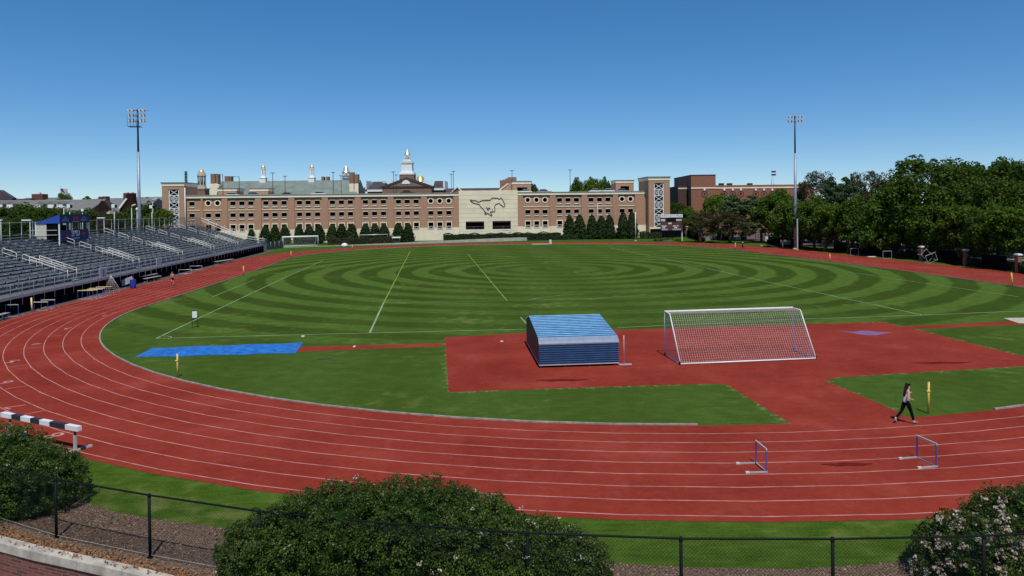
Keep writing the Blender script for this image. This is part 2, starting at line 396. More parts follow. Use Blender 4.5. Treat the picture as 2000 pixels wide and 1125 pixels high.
# painted lane numbers, their tops towards the running direction
def text_mesh(name, body, size, m, parent=None, extrude=0.0, align='CENTER'):
    cu = bpy.data.curves.new(name, 'FONT'); cu.body = body; cu.size = size; cu.extrude = extrude; cu.align_x = align; cu.align_y = 'CENTER'
    cu.resolution_u = 3
    o = bpy.data.objects.new(name, cu); COL.objects.link(o)
    bpy.context.view_layer.update()
    me = bpy.data.meshes.new_from_object(o.evaluated_get(bpy.context.evaluated_depsgraph_get()))
    bpy.data.objects.remove(o); me.name = name
    return link_mesh(name, me, m, parent)
nums = MB()
for d_, px_, py_, ang in (("8", 106, 851, 150), ("7", 32, 794, 152), ("6", 12, 747, 166), ("5", 25, 706, 180), ("4", 72, 672, 184), ("3", 132, 642, 200), ("2", 205, 617, 205)):
    o = text_mesh("lane_number", d_, 1.15, M['line']); x, y = G(px_, py_)
    Mx = Matrix.Translation((x, y, .017)) @ Matrix.Rotation(R(ang), 4, 'Z')
    nums.add([Mx @ v_.co for v_ in o.data.vertices], [tuple(p_.vertices) for p_ in o.data.polygons])
    bpy.data.objects.remove(o)
tag(nums.build("lane_numbers", M['line']), kind='structure')

# kerb round the inside, broken where the apron joins the track
Ia, Ib = oval(-.10), oval(-.01)
gap = [i for i in range(n0) if 8.5 < I0[i][0] < 18.3 and I0[i][1] < 60]
gap0, gap1 = (min(gap), max(gap)) if gap else (0, 0)
mb = MB()
for i in range(n0):
    j = (i + 1) % n0
    if i in gap or j in gap: continue
    a, b, c, d = Ia[i], Ia[j], Ib[j], Ib[i]
    mb.add([(*a, 0), (*b, 0), (*b, .07), (*a, .07), (*d, 0), (*c, 0), (*c, .07), (*d, .07)], [(0, 1, 2, 3), (3, 2, 6, 7), (7, 6, 5, 4)])
tag(mb.build("track_kerb", M['kerb']), kind='structure')

# red apron, runways, sand pit
AP = [(868, 659), (875, 767), (1000, 762), (1388, 750), (1418, 751), (1545, 829), (1548, 832), (1770, 820), (1766, 812), (1744, 799.6), (1611, 743), (1640, 737), (1790, 728), (2060, 713)]
AP2 = [(2090, 735), (2130, 720), (1863, 662), (1788, 643), (2000, 633.6), (2120, 628), (2120, 618), (1985, 627), (1761, 637.8), (1727, 629), (1590, 632.5), (1220, 644), (1025, 650.5)]
mb = MB(); P1 = [G(*q) for q in [(868, 659), (875, 767), (1000, 762), (1250, 754), (1388, 750), (1418, 751), (1545, 829), (1550, 836), (1790, 826), (1744, 799.6), (1611, 743), (1640, 737), (1790, 728), (2062, 712), (1863, 662), (1788, 643), (2120, 628), (2120, 620), (1985, 627), (1761, 637.8), (1727, 629), (1590, 632.5), (1220, 644), (1025, 650.5)]]
mb.add([(*q, .008) for q in P1], [tuple(range(len(P1)))])
tag(mb.build("high_jump_apron", M['track']), kind='structure')
flat("long_jump_runway", [G(*q) for q in ((560, 678.5), (560, 688), (867.5, 676.5), (867.5, 670.5))], .0085, M['track'])
flat("sand_pit", [G(*q) for q in ((1960, 621.5), (1990, 631.5), (2100, 634), (2100, 618))], .012, mat("sand", (.50, .43, .33), .95, var=.15, bump=.6))
# worn pale grass fringe along the rubber's edges
def fringe(pts, w0=.16, w1=.42, closed=False):
    q = [Vector((*p_, 0)) for p_ in pts]; out = []
    for a, b in zip(q[:-1], q[1:]):
        L_ = (b - a).length; d = (b - a) / max(L_, 1e-6); nrm_ = Vector((d.y, -d.x, 0)); k = max(2, int(L_ / .22))
        for i in range(k):
            p0, p1 = a + d * L_ * i / k, a + d * L_ * (i + 1) / k; h = w1 * rnd.random() ** 2.2 if rnd.random() < .8 else 0
            if h > .03: out.append([p0 - nrm_ * .04, p1 - nrm_ * .04, p1 + nrm_ * h * rnd.uniform(.4, 1), (p0 + p1) / 2 + nrm_ * h, p0 + nrm_ * h * rnd.uniform(.3, .9)])
    return out
mbf = MB()
for ln in ([(868, 659), (875, 767)], [(875, 767), (1000, 762), (1250, 754), (1388, 750), (1418, 751), (1545, 829)], [(1766, 811), (1744, 799.6), (1611, 743), (1640, 737), (1790, 728), (2062, 712)], [(2062, 712), (1863, 662), (1788, 643)], [(1761, 637.8), (1727, 629), (1590, 632.5)]):
    for pg in fringe([G(*q) for q in ln], w1=.38): mbf.add([(v_.x, v_.y, .0088) for v_ in pg], [tuple(range(len(pg)))])
for ii in range(n0):
    a, b = I0[ii], I0[(ii + 1) % n0]
    if a[1] < 60 and ii not in gap and (ii + 1) % n0 not in gap:
        for pg in fringe([b, a], w1=.30): mbf.add([(v_.x, v_.y, .0088) for v_ in pg], [tuple(range(len(pg)))])
tag(mbf.build("dry_grass_edge", mat("dry_grass_edge", (.105, .145, .042), 1.0, var=.45, scale=6, spec=0)), kind='structure')
# faded purple star painted on the apron
sx, sy = G(1692, 650.5); mb = MB(); pts = [(0, 0)]
star = [G(*q) for q in ((1638, 647.5), (1665, 648), (1682, 646.3), (1696, 646.5), (1708, 648.5), (1744, 649.5), (1728, 652), (1712, 655), (1695, 655.2), (1681, 653.5), (1664, 650.5))]
mb.add([(*q, .013) for q in star], [tuple(range(len(star)))])
tag(mb.build("apron_painted_mark", mat("faded_purple_paint", (.19, .10, .22), .85, var=.3, scale=1)), kind='structure')
# dark damp stains on the rubber
mb = MB()
for px_, py_, rx, ry in ((1655, 908, .85, .16), (1098, 743, 1.3, .25), (1840, 709, 1.6, .25)):
    x, y = G(px_, py_); mb.add([(x + rx * math.cos(a) * (1 + .15 * math.sin(3 * a)), y + ry * math.sin(a) * (1 + .2 * math.sin(5 * a)), .0185 if px_ == 1655 else .0125) for a in [2 * math.pi * k / 28 for k in range(28)]], [tuple(range(28))])
tag(mb.build("rubber_stains", mat("dark_stained_rubber", (.13, .016, .014), 1.0, var=.2, spec=0)), kind='structure')

# pitch lines
mb = MB()
def pl(pts, wd=.11, m=0):
    q = [G(*p_) for p_ in pts]
    for a, b in zip(q[:-1], q[1:]): mb.add([(*v_, .0082) for v_ in quad_line(a, b, wd)], [(0, 1, 2, 3)], m)
pl([(305, 661), (546, 547), (630, 509)]); pl([(305, 661), (722, 650.5), (1028, 643)]); pl([(1205, 640), (1576, 623), (1802, 615.5), (2060, 605)])
pl([(1802, 615.5), (1501, 551), (1317, 509.5), (1192, 484)]); pl([(722, 650.5), (749, 592)], .14); pl([(749, 592), (801.5, 490)], .12, 1)
pl([(914, 496), (938, 525), (990.5, 587.5)], .12, 1); pl([(1017, 620), (1030, 634)]); pl([(749, 592), (990, 587.5), (1160, 583), (1260, 576)], .07)
pl([(1028, 586.6), (1060, 580.5), (1094, 577), (1140, 575)], .08); pl([(415, 580), (497, 546)], .09); pl([(1657, 531.5), (1989, 579.6)], .09); pl([(1350, 470.5 + 12), (1440, 489)], .1)
c0 = G(305, 661); mb2 = []
for k in range(8):
    a0, a1 = [-.15 + 1.9 * (k + e) / 8 for e in (0, 1)]
    mb.add([(*v_, .0082) for v_ in quad_line((c0[0] + .95 * math.cos(a0), c0[1] + .95 * math.sin(a0)), (c0[0] + .95 * math.cos(a1), c0[1] + .95 * math.sin(a1)), .1)], [(0, 1, 2, 3)])
tag(mb.build("pitch_lines", [M['pitchline'], M['yellowline']]), kind='structure')

# verge of richer turf between track and mulch, and the mulch bed
MUL = [(-21, 29), (-16.5, 24.0), (-13.35, 21.6), (-12.1, 20.9), (-10.75, 20.4), (-8.66, 19.8), (-5.5, 19.3), (-2, 18.5), (0.5, 17.9), (2.23, 17.55), (3.83, 17.3), (6.53, 17.15), (8.96, 17.4), (11, 18.2), (14, 20.0), (20, 24)]
wl = [q for q in WALL if -22 < q[0] < 21]
vl = oval(8 * LW + .33)
near = sorted([q for q in vl if q[1] < 52 and -38 < q[0] < 50], key=lambda q: q[0])
mb = MB(); lo = [(-30, 32)] + [(x, y + .02) for x, y in WALL[1:-1]] + [(40, 30)]
poly = lo + [(46, 34)] + [q for q in near[::-1] if q[0] < 46 and q[0] > -34] + [(-36, 38)]
mb.add([(*q, .003) for q in poly], [tuple(range(len(poly)))]); tag(mb.build("track_verge", M['verge']), kind='structure')
poly = [(x, y + .03) for x, y in wl] + MUL[::-1]
mb = MB(); mb.add([(*q, .007) for q in poly], [tuple(range(len(poly)))]); tag(mb.build("mulch_bed", M['mulch']), kind='structure')

# ------------------------------------------------------------------ foliage helpers
def quads_mesh(name, C, Nn, size, m, parent=None, aspect=.6, m2=None, frac2=0):
    """C: n x 3 centres, Nn: n x 3 facing, size: n; one four-cornered leaf each"""
    n = len(C); r = nrng.normal(size=(n, 3)); Nn = Nn / np.linalg.norm(Nn, axis=1)[:, None]
    a = np.cross(Nn, r); a /= np.linalg.norm(a, axis=1)[:, None]; b = np.cross(Nn, a)
    s = size[:, None]
    V = np.stack([C - a * s, C - b * s * aspect + Nn * s * .15, C + a * s, C + b * s * aspect + Nn * s * .15], 1).reshape(-1, 3)
    me = bpy.data.meshes.new(name); me.vertices.add(4 * n); me.vertices.foreach_set("co", V.astype(np.float32).ravel())
    me.loops.add(4 * n); me.loops.foreach_set("vertex_index", np.arange(4 * n, dtype=np.int32))
    me.polygons.add(n); me.polygons.foreach_set("loop_start", np.arange(0, 4 * n, 4, dtype=np.int32))
    try: me.polygons.foreach_set("loop_total", np.full(n, 4, dtype=np.int32))
    except Exception: pass
    me.update(calc_edges=True); me.validate()
    return link_mesh(name, me, m, parent)
def crown_pts(blobs, nclump, per, crad, upbias=.25, fill=.25, squash=.8):
    """blobs: list of (cx,cy,cz,rx,ry,rz). Clumps sit on the blobs' outsides; leaves on the outsides of the clumps."""
    wts = np.array([b[3] * b[4] + b[3] * b[5] for b in blobs]); wts = wts / wts.sum()
    Cs, Ns = [], []
    B = np.array(blobs)
    idx = nrng.choice(len(blobs), nclump, p=wts)
    d = nrng.normal(size=(nclump, 3)); d /= np.linalg.norm(d, axis=1)[:, None]; d[:, 2] = np.where(d[:, 2] < -.45, -d[:, 2] * .7, d[:, 2])
    rr = 1 - fill * nrng.random(nclump) ** 2 + nrng.normal(0, .05, nclump)
    cc = B[idx, :3] + d * B[idx, 3:] * rr[:, None]
    keep = np.ones(nclump, bool)
    for k, b in enumerate(blobs):      # drop clumps deep inside another blob
        q = ((cc - b[:3]) / b[3:]); inside = (np.linalg.norm(q, axis=1) < .72) & (idx != k); keep &= ~inside
    cc = cc[keep]; dd = d[keep]
    sz = crad * (0.6 + .8 * nrng.random(len(cc)))
    e = nrng.normal(size=(len(cc), per, 3)); e /= np.linalg.norm(e, axis=2)[:, :, None]
    e = e + dd[:, None, :] * .55; e /= np.linalg.norm(e, axis=2)[:, :, None]
    q = .55 + .5 * nrng.random((len(cc), per, 1))
    P = cc[:, None, :] + e * sz[:, None, None] * q * np.array([1, 1, squash])
    Nn = e * .5 + nrng.normal(size=e.shape) * .42 + np.array([0, 0, upbias])
    return P.reshape(-1, 3), Nn.reshape(-1, 3)
def tree_trunk(mb, h, r, spread, nb=6, seed=0, z0=0):
    q = random.Random(seed); pts = [(0, 0, z0)]
    for k in range(1, 5): pts.append((q.uniform(-.03, .03) * h * k / 3, q.uniform(-.03, .03) * h * k / 3, z0 + h * .75 * k / 4))
    mb.tube(pts, [r * 1.25, r, r * .8, r * .55, r * .25], 8)
    for k in range(nb):
        a = 2 * math.pi * k / nb + q.uniform(-.4, .4); zb = z0 + h * q.uniform(.22, .5); l = spread * q.uniform(.6, .95)
        p0 = Vector((0, 0, zb)); p2 = Vector((math.cos(a) * l, math.sin(a) * l, zb + l * q.uniform(.5, .9))); p1 = (p0 + p2) / 2 + Vector((0, 0, l * .12))
        mb.tube([p0, p1, p2], [r * .5, r * .3, r * .08], 6)
    return mb

# ------------------------------------------------------------------ foreground shrubs
def shrub(name_lab, loc, blobs, nclump, per, leafsize, blossom=0, seedm='leaf_bush', where=None):
    t = thing("shrub", name_lab, "shrub", (*loc, 0), 0, "shrubs in the mulch bed behind the wire fence")
    P, N_ = crown_pts(blobs, int(nclump * 1.25), per, .15, .35, .03)
    k = P[:, 2] > .02; P, N_ = P[k], N_[k]
    quads_mesh("foliage", P, N_, leafsize * (.6 + .7 * nrng.random(len(P))), M[seedm], t, .5)
    mb = MB()
    for b in blobs:                       # twiggy dark inside
        for q in range(14):
            a = rnd.uniform(0, 6.28); e = rnd.uniform(.2, .75)
            mb.tube([(b[0], b[1], 0), (b[0] + math.cos(a) * b[3] * e * .5, b[1] + math.sin(a) * b[4] * e * .5, b[5] * .5), (b[0] + math.cos(a) * b[3] * e, b[1] + math.sin(a) * b[4] * e, b[2] + b[5] * .55)], [.035, .022, .01], 5)
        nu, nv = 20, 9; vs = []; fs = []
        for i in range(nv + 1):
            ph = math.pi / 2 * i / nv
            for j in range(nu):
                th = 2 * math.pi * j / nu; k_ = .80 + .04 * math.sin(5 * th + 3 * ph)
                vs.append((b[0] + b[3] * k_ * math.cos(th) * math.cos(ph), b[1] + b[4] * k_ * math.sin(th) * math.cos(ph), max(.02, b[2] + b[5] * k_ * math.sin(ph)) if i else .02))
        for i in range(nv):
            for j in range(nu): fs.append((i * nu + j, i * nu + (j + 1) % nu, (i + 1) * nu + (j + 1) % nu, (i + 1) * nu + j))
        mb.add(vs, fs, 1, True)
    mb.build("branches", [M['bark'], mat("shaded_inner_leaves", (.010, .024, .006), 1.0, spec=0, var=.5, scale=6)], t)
    if blossom:
        P, N_ = crown_pts([(b[0], b[1], b[2], b[3] + .14, b[4] + .14, b[5] + .13) for b in blobs], blossom, 12, .10, .3, .0); k = P[:, 2] > .1
        if where is not None: k &= where(P)
        P, N_ = P[k], N_[k]; quads_mesh("blossom", P, N_, (.034 if blossom > 500 else .020) * (.7 + .7 * nrng.random(len(P))), M['blossom'], t, .9)
    return t
shrub("long low shrub in the middle behind the wire fence, the broad tall left mound", (-4.1, 17.3),
      [(-1.75, -.1, .55, 1.45, 1.2, .95), (-.5, .2, .8, 1.8, 1.5, 1.12), (1.3, .35, .8, 1.9, 1.5, 1.16), (2.6, .35, .55, 1.5, 1.3, 1.1)], 2100, 46, .030, 14)
shrub("lower sloping right end of the middle shrub beside the open grass", (.15, 16.8),
      [(-1.1, .2, .55, 1.3, 1.3, 1.1), (.1, 0, .4, 1.25, 1.2, .95), (1.0, -.15, .25, .85, .9, .78)], 1100, 46, .030, 60)
shrub("dark rounded shrub on the left edge, in front of the black and white barrier", (-15.5, 21.45),
      [(-.9, .3, .8, 2.0, 1.5, 1.45), (.65, -.1, .7, 1.45, 1.3, 1.05), (-3.0, .4, .7, 1.6, 1.4, 1.1)], 1450, 46, .031, 8)
shrub("shrub at the lower right corner covered with pale blossom on its left flank", (11.35, 16.3),
      [(-.9, .1, .5, 1.2, 1.3, .95), (.7, .6, .65, 1.6, 1.5, 1.15), (2.4, .9, .75, 1.6, 1.5, 1.25)], 1450, 46, .031, 900, where=lambda P: (P[:, 0] < .35) & (nrng.random(len(P)) < .9) & (P[:, 1] < .6))

# ------------------------------------------------------------------ curved brick wall with stone cap
t = thing("brick_wall", "curved red brick wall with pale stone coping at the lower left corner", "wall", (-12.2, 18.42, 0))
def offset_line(pts, d):
    out = []
    for i in range(len(pts)):
        a = pts[max(i - 1, 0)]; b = pts[min(i + 1, len(pts) - 1)]; dx, dy = b[0] - a[0], b[1] - a[1]; l = math.hypot(dx, dy)
        out.append((pts[i][0] - dy / l * d, pts[i][1] + dx / l * d))
    return out
def densify(pts, k=4):
    out = []
    for i in range(len(pts) - 1):
        p0 = pts[max(i - 1, 0)]; p1 = pts[i]; p2 = pts[i + 1]; p3 = pts[min(i + 2, len(pts) - 1)]
        for j in range(k):
            s_ = j / k
            out.append(tuple(.5 * (2 * p1[c] + (p2[c] - p0[c]) * s_ + (2 * p0[c] - 5 * p1[c] + 4 * p2[c] - p3[c]) * s_ ** 2 + (3 * p1[c] - p0[c] - 3 * p2[c] + p3[c]) * s_ ** 3) for c in (0, 1)))
    return out + [pts[-1]]
o_ = (12.2, -18.42)
wp = [(x + o_[0], y + o_[1]) for x, y in densify(WALL[1:-1])]
def ribbon(mb, A, B, z0, z1, m=0):       # solid between two plan lines
    for i in range(len(A) - 1):
        a, b, c, d = A[i], A[i + 1], B[i + 1], B[i]
        mb.add([(*a, z0), (*b, z0), (*b, z1), (*a, z1)], [(0, 1, 2, 3)], m); mb.add([(*d, z0), (*c, z0), (*c, z1), (*d, z1)], [(3, 2, 1, 0)], m)
        mb.add([(*a, z1), (*b, z1), (*c, z1), (*d, z1)], [(0, 1, 2, 3)], m)
mb = MB(); ribbon(mb, offset_line(wp, -.24), offset_line(wp, -.02), -4.2, -.145); mb.build("brick_face", M['wallbrick'], t)
mb = MB(); A_, B_ = offset_line(wp, -.30)[::3], offset_line(wp, .0)[::3]
for i in range(0, len(A_) - 1):
    a, b = A_[i:i + 2], B_[i:i + 2]; k = .006
    ax, ay = a[1][0] - a[0][0], a[1][1] - a[0][1]; l = math.hypot(ax, ay); ax, ay = ax / l * k, ay / l * k
    q = [(a[0][0] + ax, a[0][1] + ay), (a[1][0] - ax, a[1][1] - ay), (b[1][0] - ax, b[1][1] - ay), (b[0][0] + ax, b[0][1] + ay)]
    mb.slab(q, -.14, .10)
mb.build("stone_coping", mat("coping_stone", (.42, .38, .31), .9, var=.35, scale=2.5, bump=.3), t, .01)

# dead leaves drifted along the coping, chips on the mulch
wd = densify(WALL[3:-3], 60); n = 5200
idx = nrng.integers(0, len(wd), n); wa = np.array(wd); off = np.abs(nrng.normal(0, .16, n)) + .02 - .25 * (nrng.random(n) < .06)
dirs = np.gradient(wa, axis=0); dirs /= np.linalg.norm(dirs, axis=1)[:, None]
P = np.zeros((n, 3)); P[:, 0] = wa[idx, 0] - dirs[idx, 1] * off; P[:, 1] = wa[idx, 1] + dirs[idx, 0] * off; P[:, 2] = np.where(off < .02, .115, .035) + nrng.random(n) * .03
tag(quads_mesh("fallen_leaves", P, nrng.normal(size=(n, 3)) * .5 + [0, -.2, 1], .03 + .02 * nrng.random(n), M['deadleaf'], None, .6), "drift of dry brown leaves along the stone coping under the fence", None, None, "stuff")
mu = np.array(densify(MUL, 12)); n = 17000
i = nrng.integers(0, len(mu), n); x = mu[i, 0] + nrng.normal(0, .12, n)
wx = np.array(WALL); wy = np.interp(x, wx[:, 0], wx[:, 1]); my = np.interp(x, np.array(MUL)[:, 0], np.array(MUL)[:, 1])
y = wy + (my - wy) * nrng.random(n); P = np.stack([x, y, .012 + .02 * nrng.random(n)], 1)
tag(quads_mesh("mulch_chips", P, nrng.normal(size=(n, 3)) * .5 + [0, 0, 1], .018 + .03 * nrng.random(n), M['chip'], None, .4), "brown wood chips covering the bed behind the fence", None, None, "stuff")
n = 240; ii = nrng.random(n); x = -18 + 30 * ii; wy = np.interp(x, wx[:, 0], wx[:, 1]); y = wy + 2.0 + 5 * nrng.random(n)
P = np.stack([x, y, np.full(n, .02)], 1)

# ------------------------------------------------------------------ chain link fence (black)
FP = [(-22.6, 25.6), (-19.1, 22.9), (-15.9, 20.75), (-12.71, 19.21), (-9.56, 18.05), (-6.36, 16.99), (-3.17, 16.27), (0.07, 15.7), (3.4, 15.35), (6.65, 15.25), (9.95, 15.32), (13.2, 15.6), (16.4, 16.2)]
t = thing("wire_fence", "black chain link fence with round posts running across the foreground above the brick wall", "fence", (*FP[5], 0))
lo = lambda x, y, z: (x - FP[5][0], y - FP[5][1], z)
FH = 1.63
mb = MB()
mb.tube([lo(x, y, FH) for x, y in FP], .024, 7); mb.build("top_rail", M['black'], t)
mb = MB(); mb.tube([lo(x, y, .10) for x, y in FP], .006, 4); mb.build("bottom_wire", M['galv'], t)
for x, y in FP:
    mb = MB(); mb.tube([lo(x, y, 0), lo(x, y, FH - .03)], .038, 9); mb.lathe(x - FP[5][0], y - FP[5][1], [(.045, FH - .05), (.045, FH + .015), (.03, FH + .045), (0.001, FH + .055)], 9)
    mb.lathe(x - FP[5][0], y - FP[5][1], [(.06, 0), (.06, .03), (.04, .05)], 9); mb.build("post", M['black'], t)
for i in range(len(FP) - 1):
    a, b = Vector((*FP[i], 0)), Vector((*FP[i + 1], 0)); L_ = (b - a).length; d = (b - a) / L_; nrm = Vector((-d.y, d.x, 0)); mb = MB()
    h0, h1 = .06, FH; st = .085; H_f = h1 - h0
    def wire(s0, z0, s1, z1):
        # clip to the bay
        if s1 < s0: s0, z0, s1, z1 = s1, z1, s0, z0
        if s1 <= 0 or s0 >= L_: return
        if s0 < 0: z0 += (z1 - z0) * (0 - s0) / (s1 - s0); s0 = 0
        if s1 > L_: z1 = z0 + (z1 - z0) * (L_ - s0) / (s1 - s0); s1 = L_
        p, q = a + d * s0, a + d * s1; r = .0027
        p = Vector(lo(p.x, p.y, z0)); q = Vector(lo(q.x, q.y, z1)); dd = (q - p)
        if dd.length < .02: return
        u = dd.normalized().cross(nrm) * r; vv = nrm * r
        mb.add([p + u, p - u * .5 + vv, p - u * .5 - vv, q + u, q - u * .5 + vv, q - u * .5 - vv], [(0, 1, 4, 3), (1, 2, 5, 4), (2, 0, 3, 5)])
    k = -int(H_f / st) - 1
    while k * st < L_:
        wire(k * st, h0, k * st + H_f, h1); wire(k * st, h1, k * st + H_f, h0); k += 1
    mb.build("wire_mesh", M['black'], t)

# ------------------------------------------------------------------ black and white barrier
pr, pl_ = Vector((-16.5, 26.2, .96)), Vector((-20.55, 28.1, .96))
t = thing("steeplechase_barrier", "black and white striped steeplechase barrier behind the left shrub", "barrier", (pr.x, pr.y, 0), math.atan2(pr.y - pl_.y, pr.x - pl_.x))
L_ = (pr - pl_).length
mb = MB(); cuts = [0, .46, 1.35, 1.78, 2.35, 2.83, 3.45, L_ + .15][::-1]
xs = [-(c) for c in (0, .62, 1.42, 2.02, 2.42, 2.99, 3.36, L_ + .1)]
xs = [q * L_ / 3.93 for q in (0.12, -.50, -1.32, -1.86, -2.36, -2.90, -3.42, -4.05)]
cols = [1, 0, 1, 0, 1, 0, 1]
for k in range(7):
    mb.box(xs[k + 1], xs[k], -.09, .09, .80, .98, cols[k])
mb.build("beam", [M['darkmetal'], M['white']], t, .004)
for x in (-.12, -L_ + .35):
    mb = MB(); mb.box(x - .045, x + .045, -.045, .045, .08, .62); mb.box(x - .03, x + .03, -.03, .03, .62, .80, 1)
    mb.box(x - .09, x + .09, -.06, .06, .775, .798, 1); mb.build("upright", [M['alulight'], M['darkmetal']], t)
    mb = MB(); mb.box(x - .06, x + .06, -.62, .62, .0, .085); mb.box(x - .075, x + .075, .16, .36, .0, .10, 1)
    mb.build("foot", [M['alulight'], M['darkmetal']], t, .004)

# ------------------------------------------------------------------ hurdles
def make_hurdle(name, lab, w_, h_, foot, loc, rz, bar='offwhite', post='hurdleblue', group=None, base='galv'):
    t = thing(name, lab, "hurdle", loc, rz, group)
    mb = MB(); mb.box(-w_ / 2 - .03, w_ / 2 + .03, -.015, .015, h_ - .07, h_); mb.build("crossbar", M[bar], t)
    for s in (-1, 1):
        mb = MB(); mb.box(s * w_ / 2 - .017, s * w_ / 2 + .017, -.017, .017, .03, h_ - .07); mb.build("upright", M[post], t)
        mb = MB(); mb.box(s * w_ / 2 - .025, s * w_ / 2 + .025, -.04, foot, 0, .045); mb.box(s * w_ / 2 - .032, s * w_ / 2 + .032, foot - .12, foot + .01, 0, .06, 1); mb.build("foot", [M[base], M['offwhite']], t)
    mb = MB(); mb.box(-w_ / 2, w_ / 2, -.02, .02, .0, .035); mb.build("base_bar", M[base], t)
    return t
for (p, q, lab) in (((1477, 906), (1497, 924), "blue and white hurdle standing on the near straight, left of the other"),
                    ((1791, 895), (1829, 913), "blue and white hurdle on the near straight below the running woman")):
    a, b = Vector(G(*p)), Vector(G(*q)); c = (a + b) / 2; d = b - a
    make_hurdle("hurdle", lab, d.length, .80, .70, (c.x, c.y, .017), math.atan2(d.y, d.x) + math.pi + math.pi if False else math.atan2(-d.y, -d.x), group="hurdles on the near lanes")

# ------------------------------------------------------------------ large portable goal on the apron
t = thing("soccer_goal", "large white portable soccer goal with net standing on the red apron", "goal", (*G(1299, 695), .012))
a, b = Vector(G(1299, 695)), Vector(G(1548.5, 685)); c, d = Vector(G(1327, 713)), Vector(G(1594, 702.5))
t.rotation_euler = (0, 0, math.atan2((b - a).y, (b - a).x)); GW = (b - a).length; GD = ((a - c).length + (b - d).length) / 2; GH = 2.62; TD = .95
mb = MB(); mb.tube([(0, 0, .06), (0, 0, GH), (GW, 0, GH), (GW, 0, .06)], .06, 8); mb.build("goal_frame", M['white'], t)
mb = MB(); mb.tube([(.0, -GD, .06), (GW, -GD, .06)], .045, 8); mb.build("back_bar", M['white'], t)
for s in (0, GW):
    mb = MB(); mb.tube([(s, 0, .06), (s, -GD, .06)], .045, 8, 0); mb.build("side_bar", M['alulight'], t)
    mb = MB(); mb.tube([(s, 0, GH), (s, -TD + .1, GH - .01), (s, -TD, GH - .09), (s, -GD, .08)], .035, 8); mb.build("net_support", M['white'], t)
    for y_ in (0, -GD + .06):
        mb = MB(); mb.tube([(s - .05 if s == 0 else s, y_ - .02, .10), (s if s == 0 else s + .05, y_ - .02, .10)], .10, 10); mb.build("wheel", M['black'], t)
mb = MB(); st = .135; r_ = .0045
def netline(pts):
    for p, q in zip(pts[:-1], pts[1:]):
        p, q = Vector(p), Vector(q); dd = (q - p).normalized(); s_ = dd.cross(Vector((.3, .8, .5))).normalized() * r_; u_ = dd.cross(s_).normalized() * r_
        mb.add([p + s_, p - s_ * .5 + u_ * .87, p - s_ * .5 - u_ * .87, q + s_, q - s_ * .5 + u_ * .87, q - s_ * .5 - u_ * .87], [(0, 1, 4, 3), (1, 2, 5, 4), (2, 0, 3, 5)])
def back(s, k):     # k 0..1 down the back with a little sag
    z = GH - .02 + (.06 - GH) * k; y = -TD + (-GD + TD) * k; sag = .10 * math.sin(math.pi * k) * math.sin(math.pi * s / GW)
    return (s, y + sag, z)
nx = int(GW / st); nz = int(math.hypot(GH, GD - TD) / st)
for i in range(nx + 1):
    s = GW * i / nx; netline([(s, 0, GH), (s, -TD, GH - .03)] + [back(s, k / 6) for k in range(7)])
for j in range(nz + 1): netline([back(GW * i / 10, j / nz) for i in range(11)])
for j in range(1, 7): netline([(GW * i / 4, -TD * j / 7, GH - .02 * math.sin(math.pi * i / 4)) for i in range(5)])
for s in (0, GW):
    for j in range(1, 19):
        z = GH * j / 19; yb = -TD + (-GD + TD) * (1 - j / 19); netline([(s, -.02, z), (s, yb, z)])
    for j in range(1, 18):
        y = -GD * j / 18; zt = GH if y > -TD else GH * (1 - (-y - TD) / (GD - TD)); netline([(s, y, .08), (s, y, zt)])
mb.build("net", M['net'], t)

# ------------------------------------------------------------------ blue mat cover on wheels
a, b = Vector(G(1054, 719)), Vector(G(1208, 714)); t = thing("mat_cover", "blue corrugated metal landing mat cover on small wheels on the red apron", "mat cover", (a.x, a.y, .012), math.atan2((b - a).y, (b - a).x))
MW = (b - a).length; MD = 7.05
prof = [(0, .17), (0, 1.28), (.10, 1.40), (.34, 1.60), (5.15, 2.10), (7.05, 1.62), (7.05, .17)]
bm_ = M['blue']; RIBHI = mat("rib_crest_highlight", (.09, .26, .44), .5, .1, var=.3, scale=2)  # lighter crests: the ribs' highlights put into the colour
rib = mat("blue_ribbed_metal", (.014, .045, .13), .5, .1, var=.1, scale=1)
dep_m = mat("shaded_end_panel", (.022, .028, .04), .55, .2, var=.15)  # ends darker than the blue panels: their shade put into the colour
for s in (0, MW): mb = MB(); mb.add([(s, y, z) for y, z in prof], [tuple(range(len(prof)))]); mb.build("end_panel", dep_m, t)
def ribbed(p, q, nrib, name, m, dep=.03):
    (y0, z0), (y1, z1) = p, q; L2 = math.hypot(y1 - y0, z1 - z0); ny, nz_ = -(z1 - z0) / L2, (y1 - y0) / L2; mb = MB(); pts = []
    for k in range(nrib):
        for f_, h in ((0, 0), (.74, 0), (.82, dep), (.93, dep)):
            e = (k + f_) / nrib; pts.append((y0 + (y1 - y0) * e + ny * h, z0 + (z1 - z0) * e + nz_ * h))
    pts.append((y1, z1))
    vs = [(s, y, z) for s in (-.03, MW + .03) for y, z in pts]; n_ = len(pts)
    for i in range(n_ - 1): mb.add([vs[i], vs[i + n_], vs[i + 1 + n_], vs[i + 1]], [(0, 1, 2, 3)], 1 if i % 4 in (1, 2) else 0)
    return mb.build(name, [m, RIBHI], t)
ribbed((0, .17), (0, 1.28), 9, "front_panel", rib)
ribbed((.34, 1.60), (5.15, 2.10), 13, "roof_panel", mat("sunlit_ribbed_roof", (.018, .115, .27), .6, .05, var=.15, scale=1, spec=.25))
ribbed((5.15, 2.10), (7.05, 1.62), 7, "back_slope_panel", rib)
mb = MB(); vs = [(s, y, z) for s in (-.035, MW + .035) for y, z in ((-.03, 1.27), (-.035, 1.33), (.10, 1.44), (.345, 1.625))]
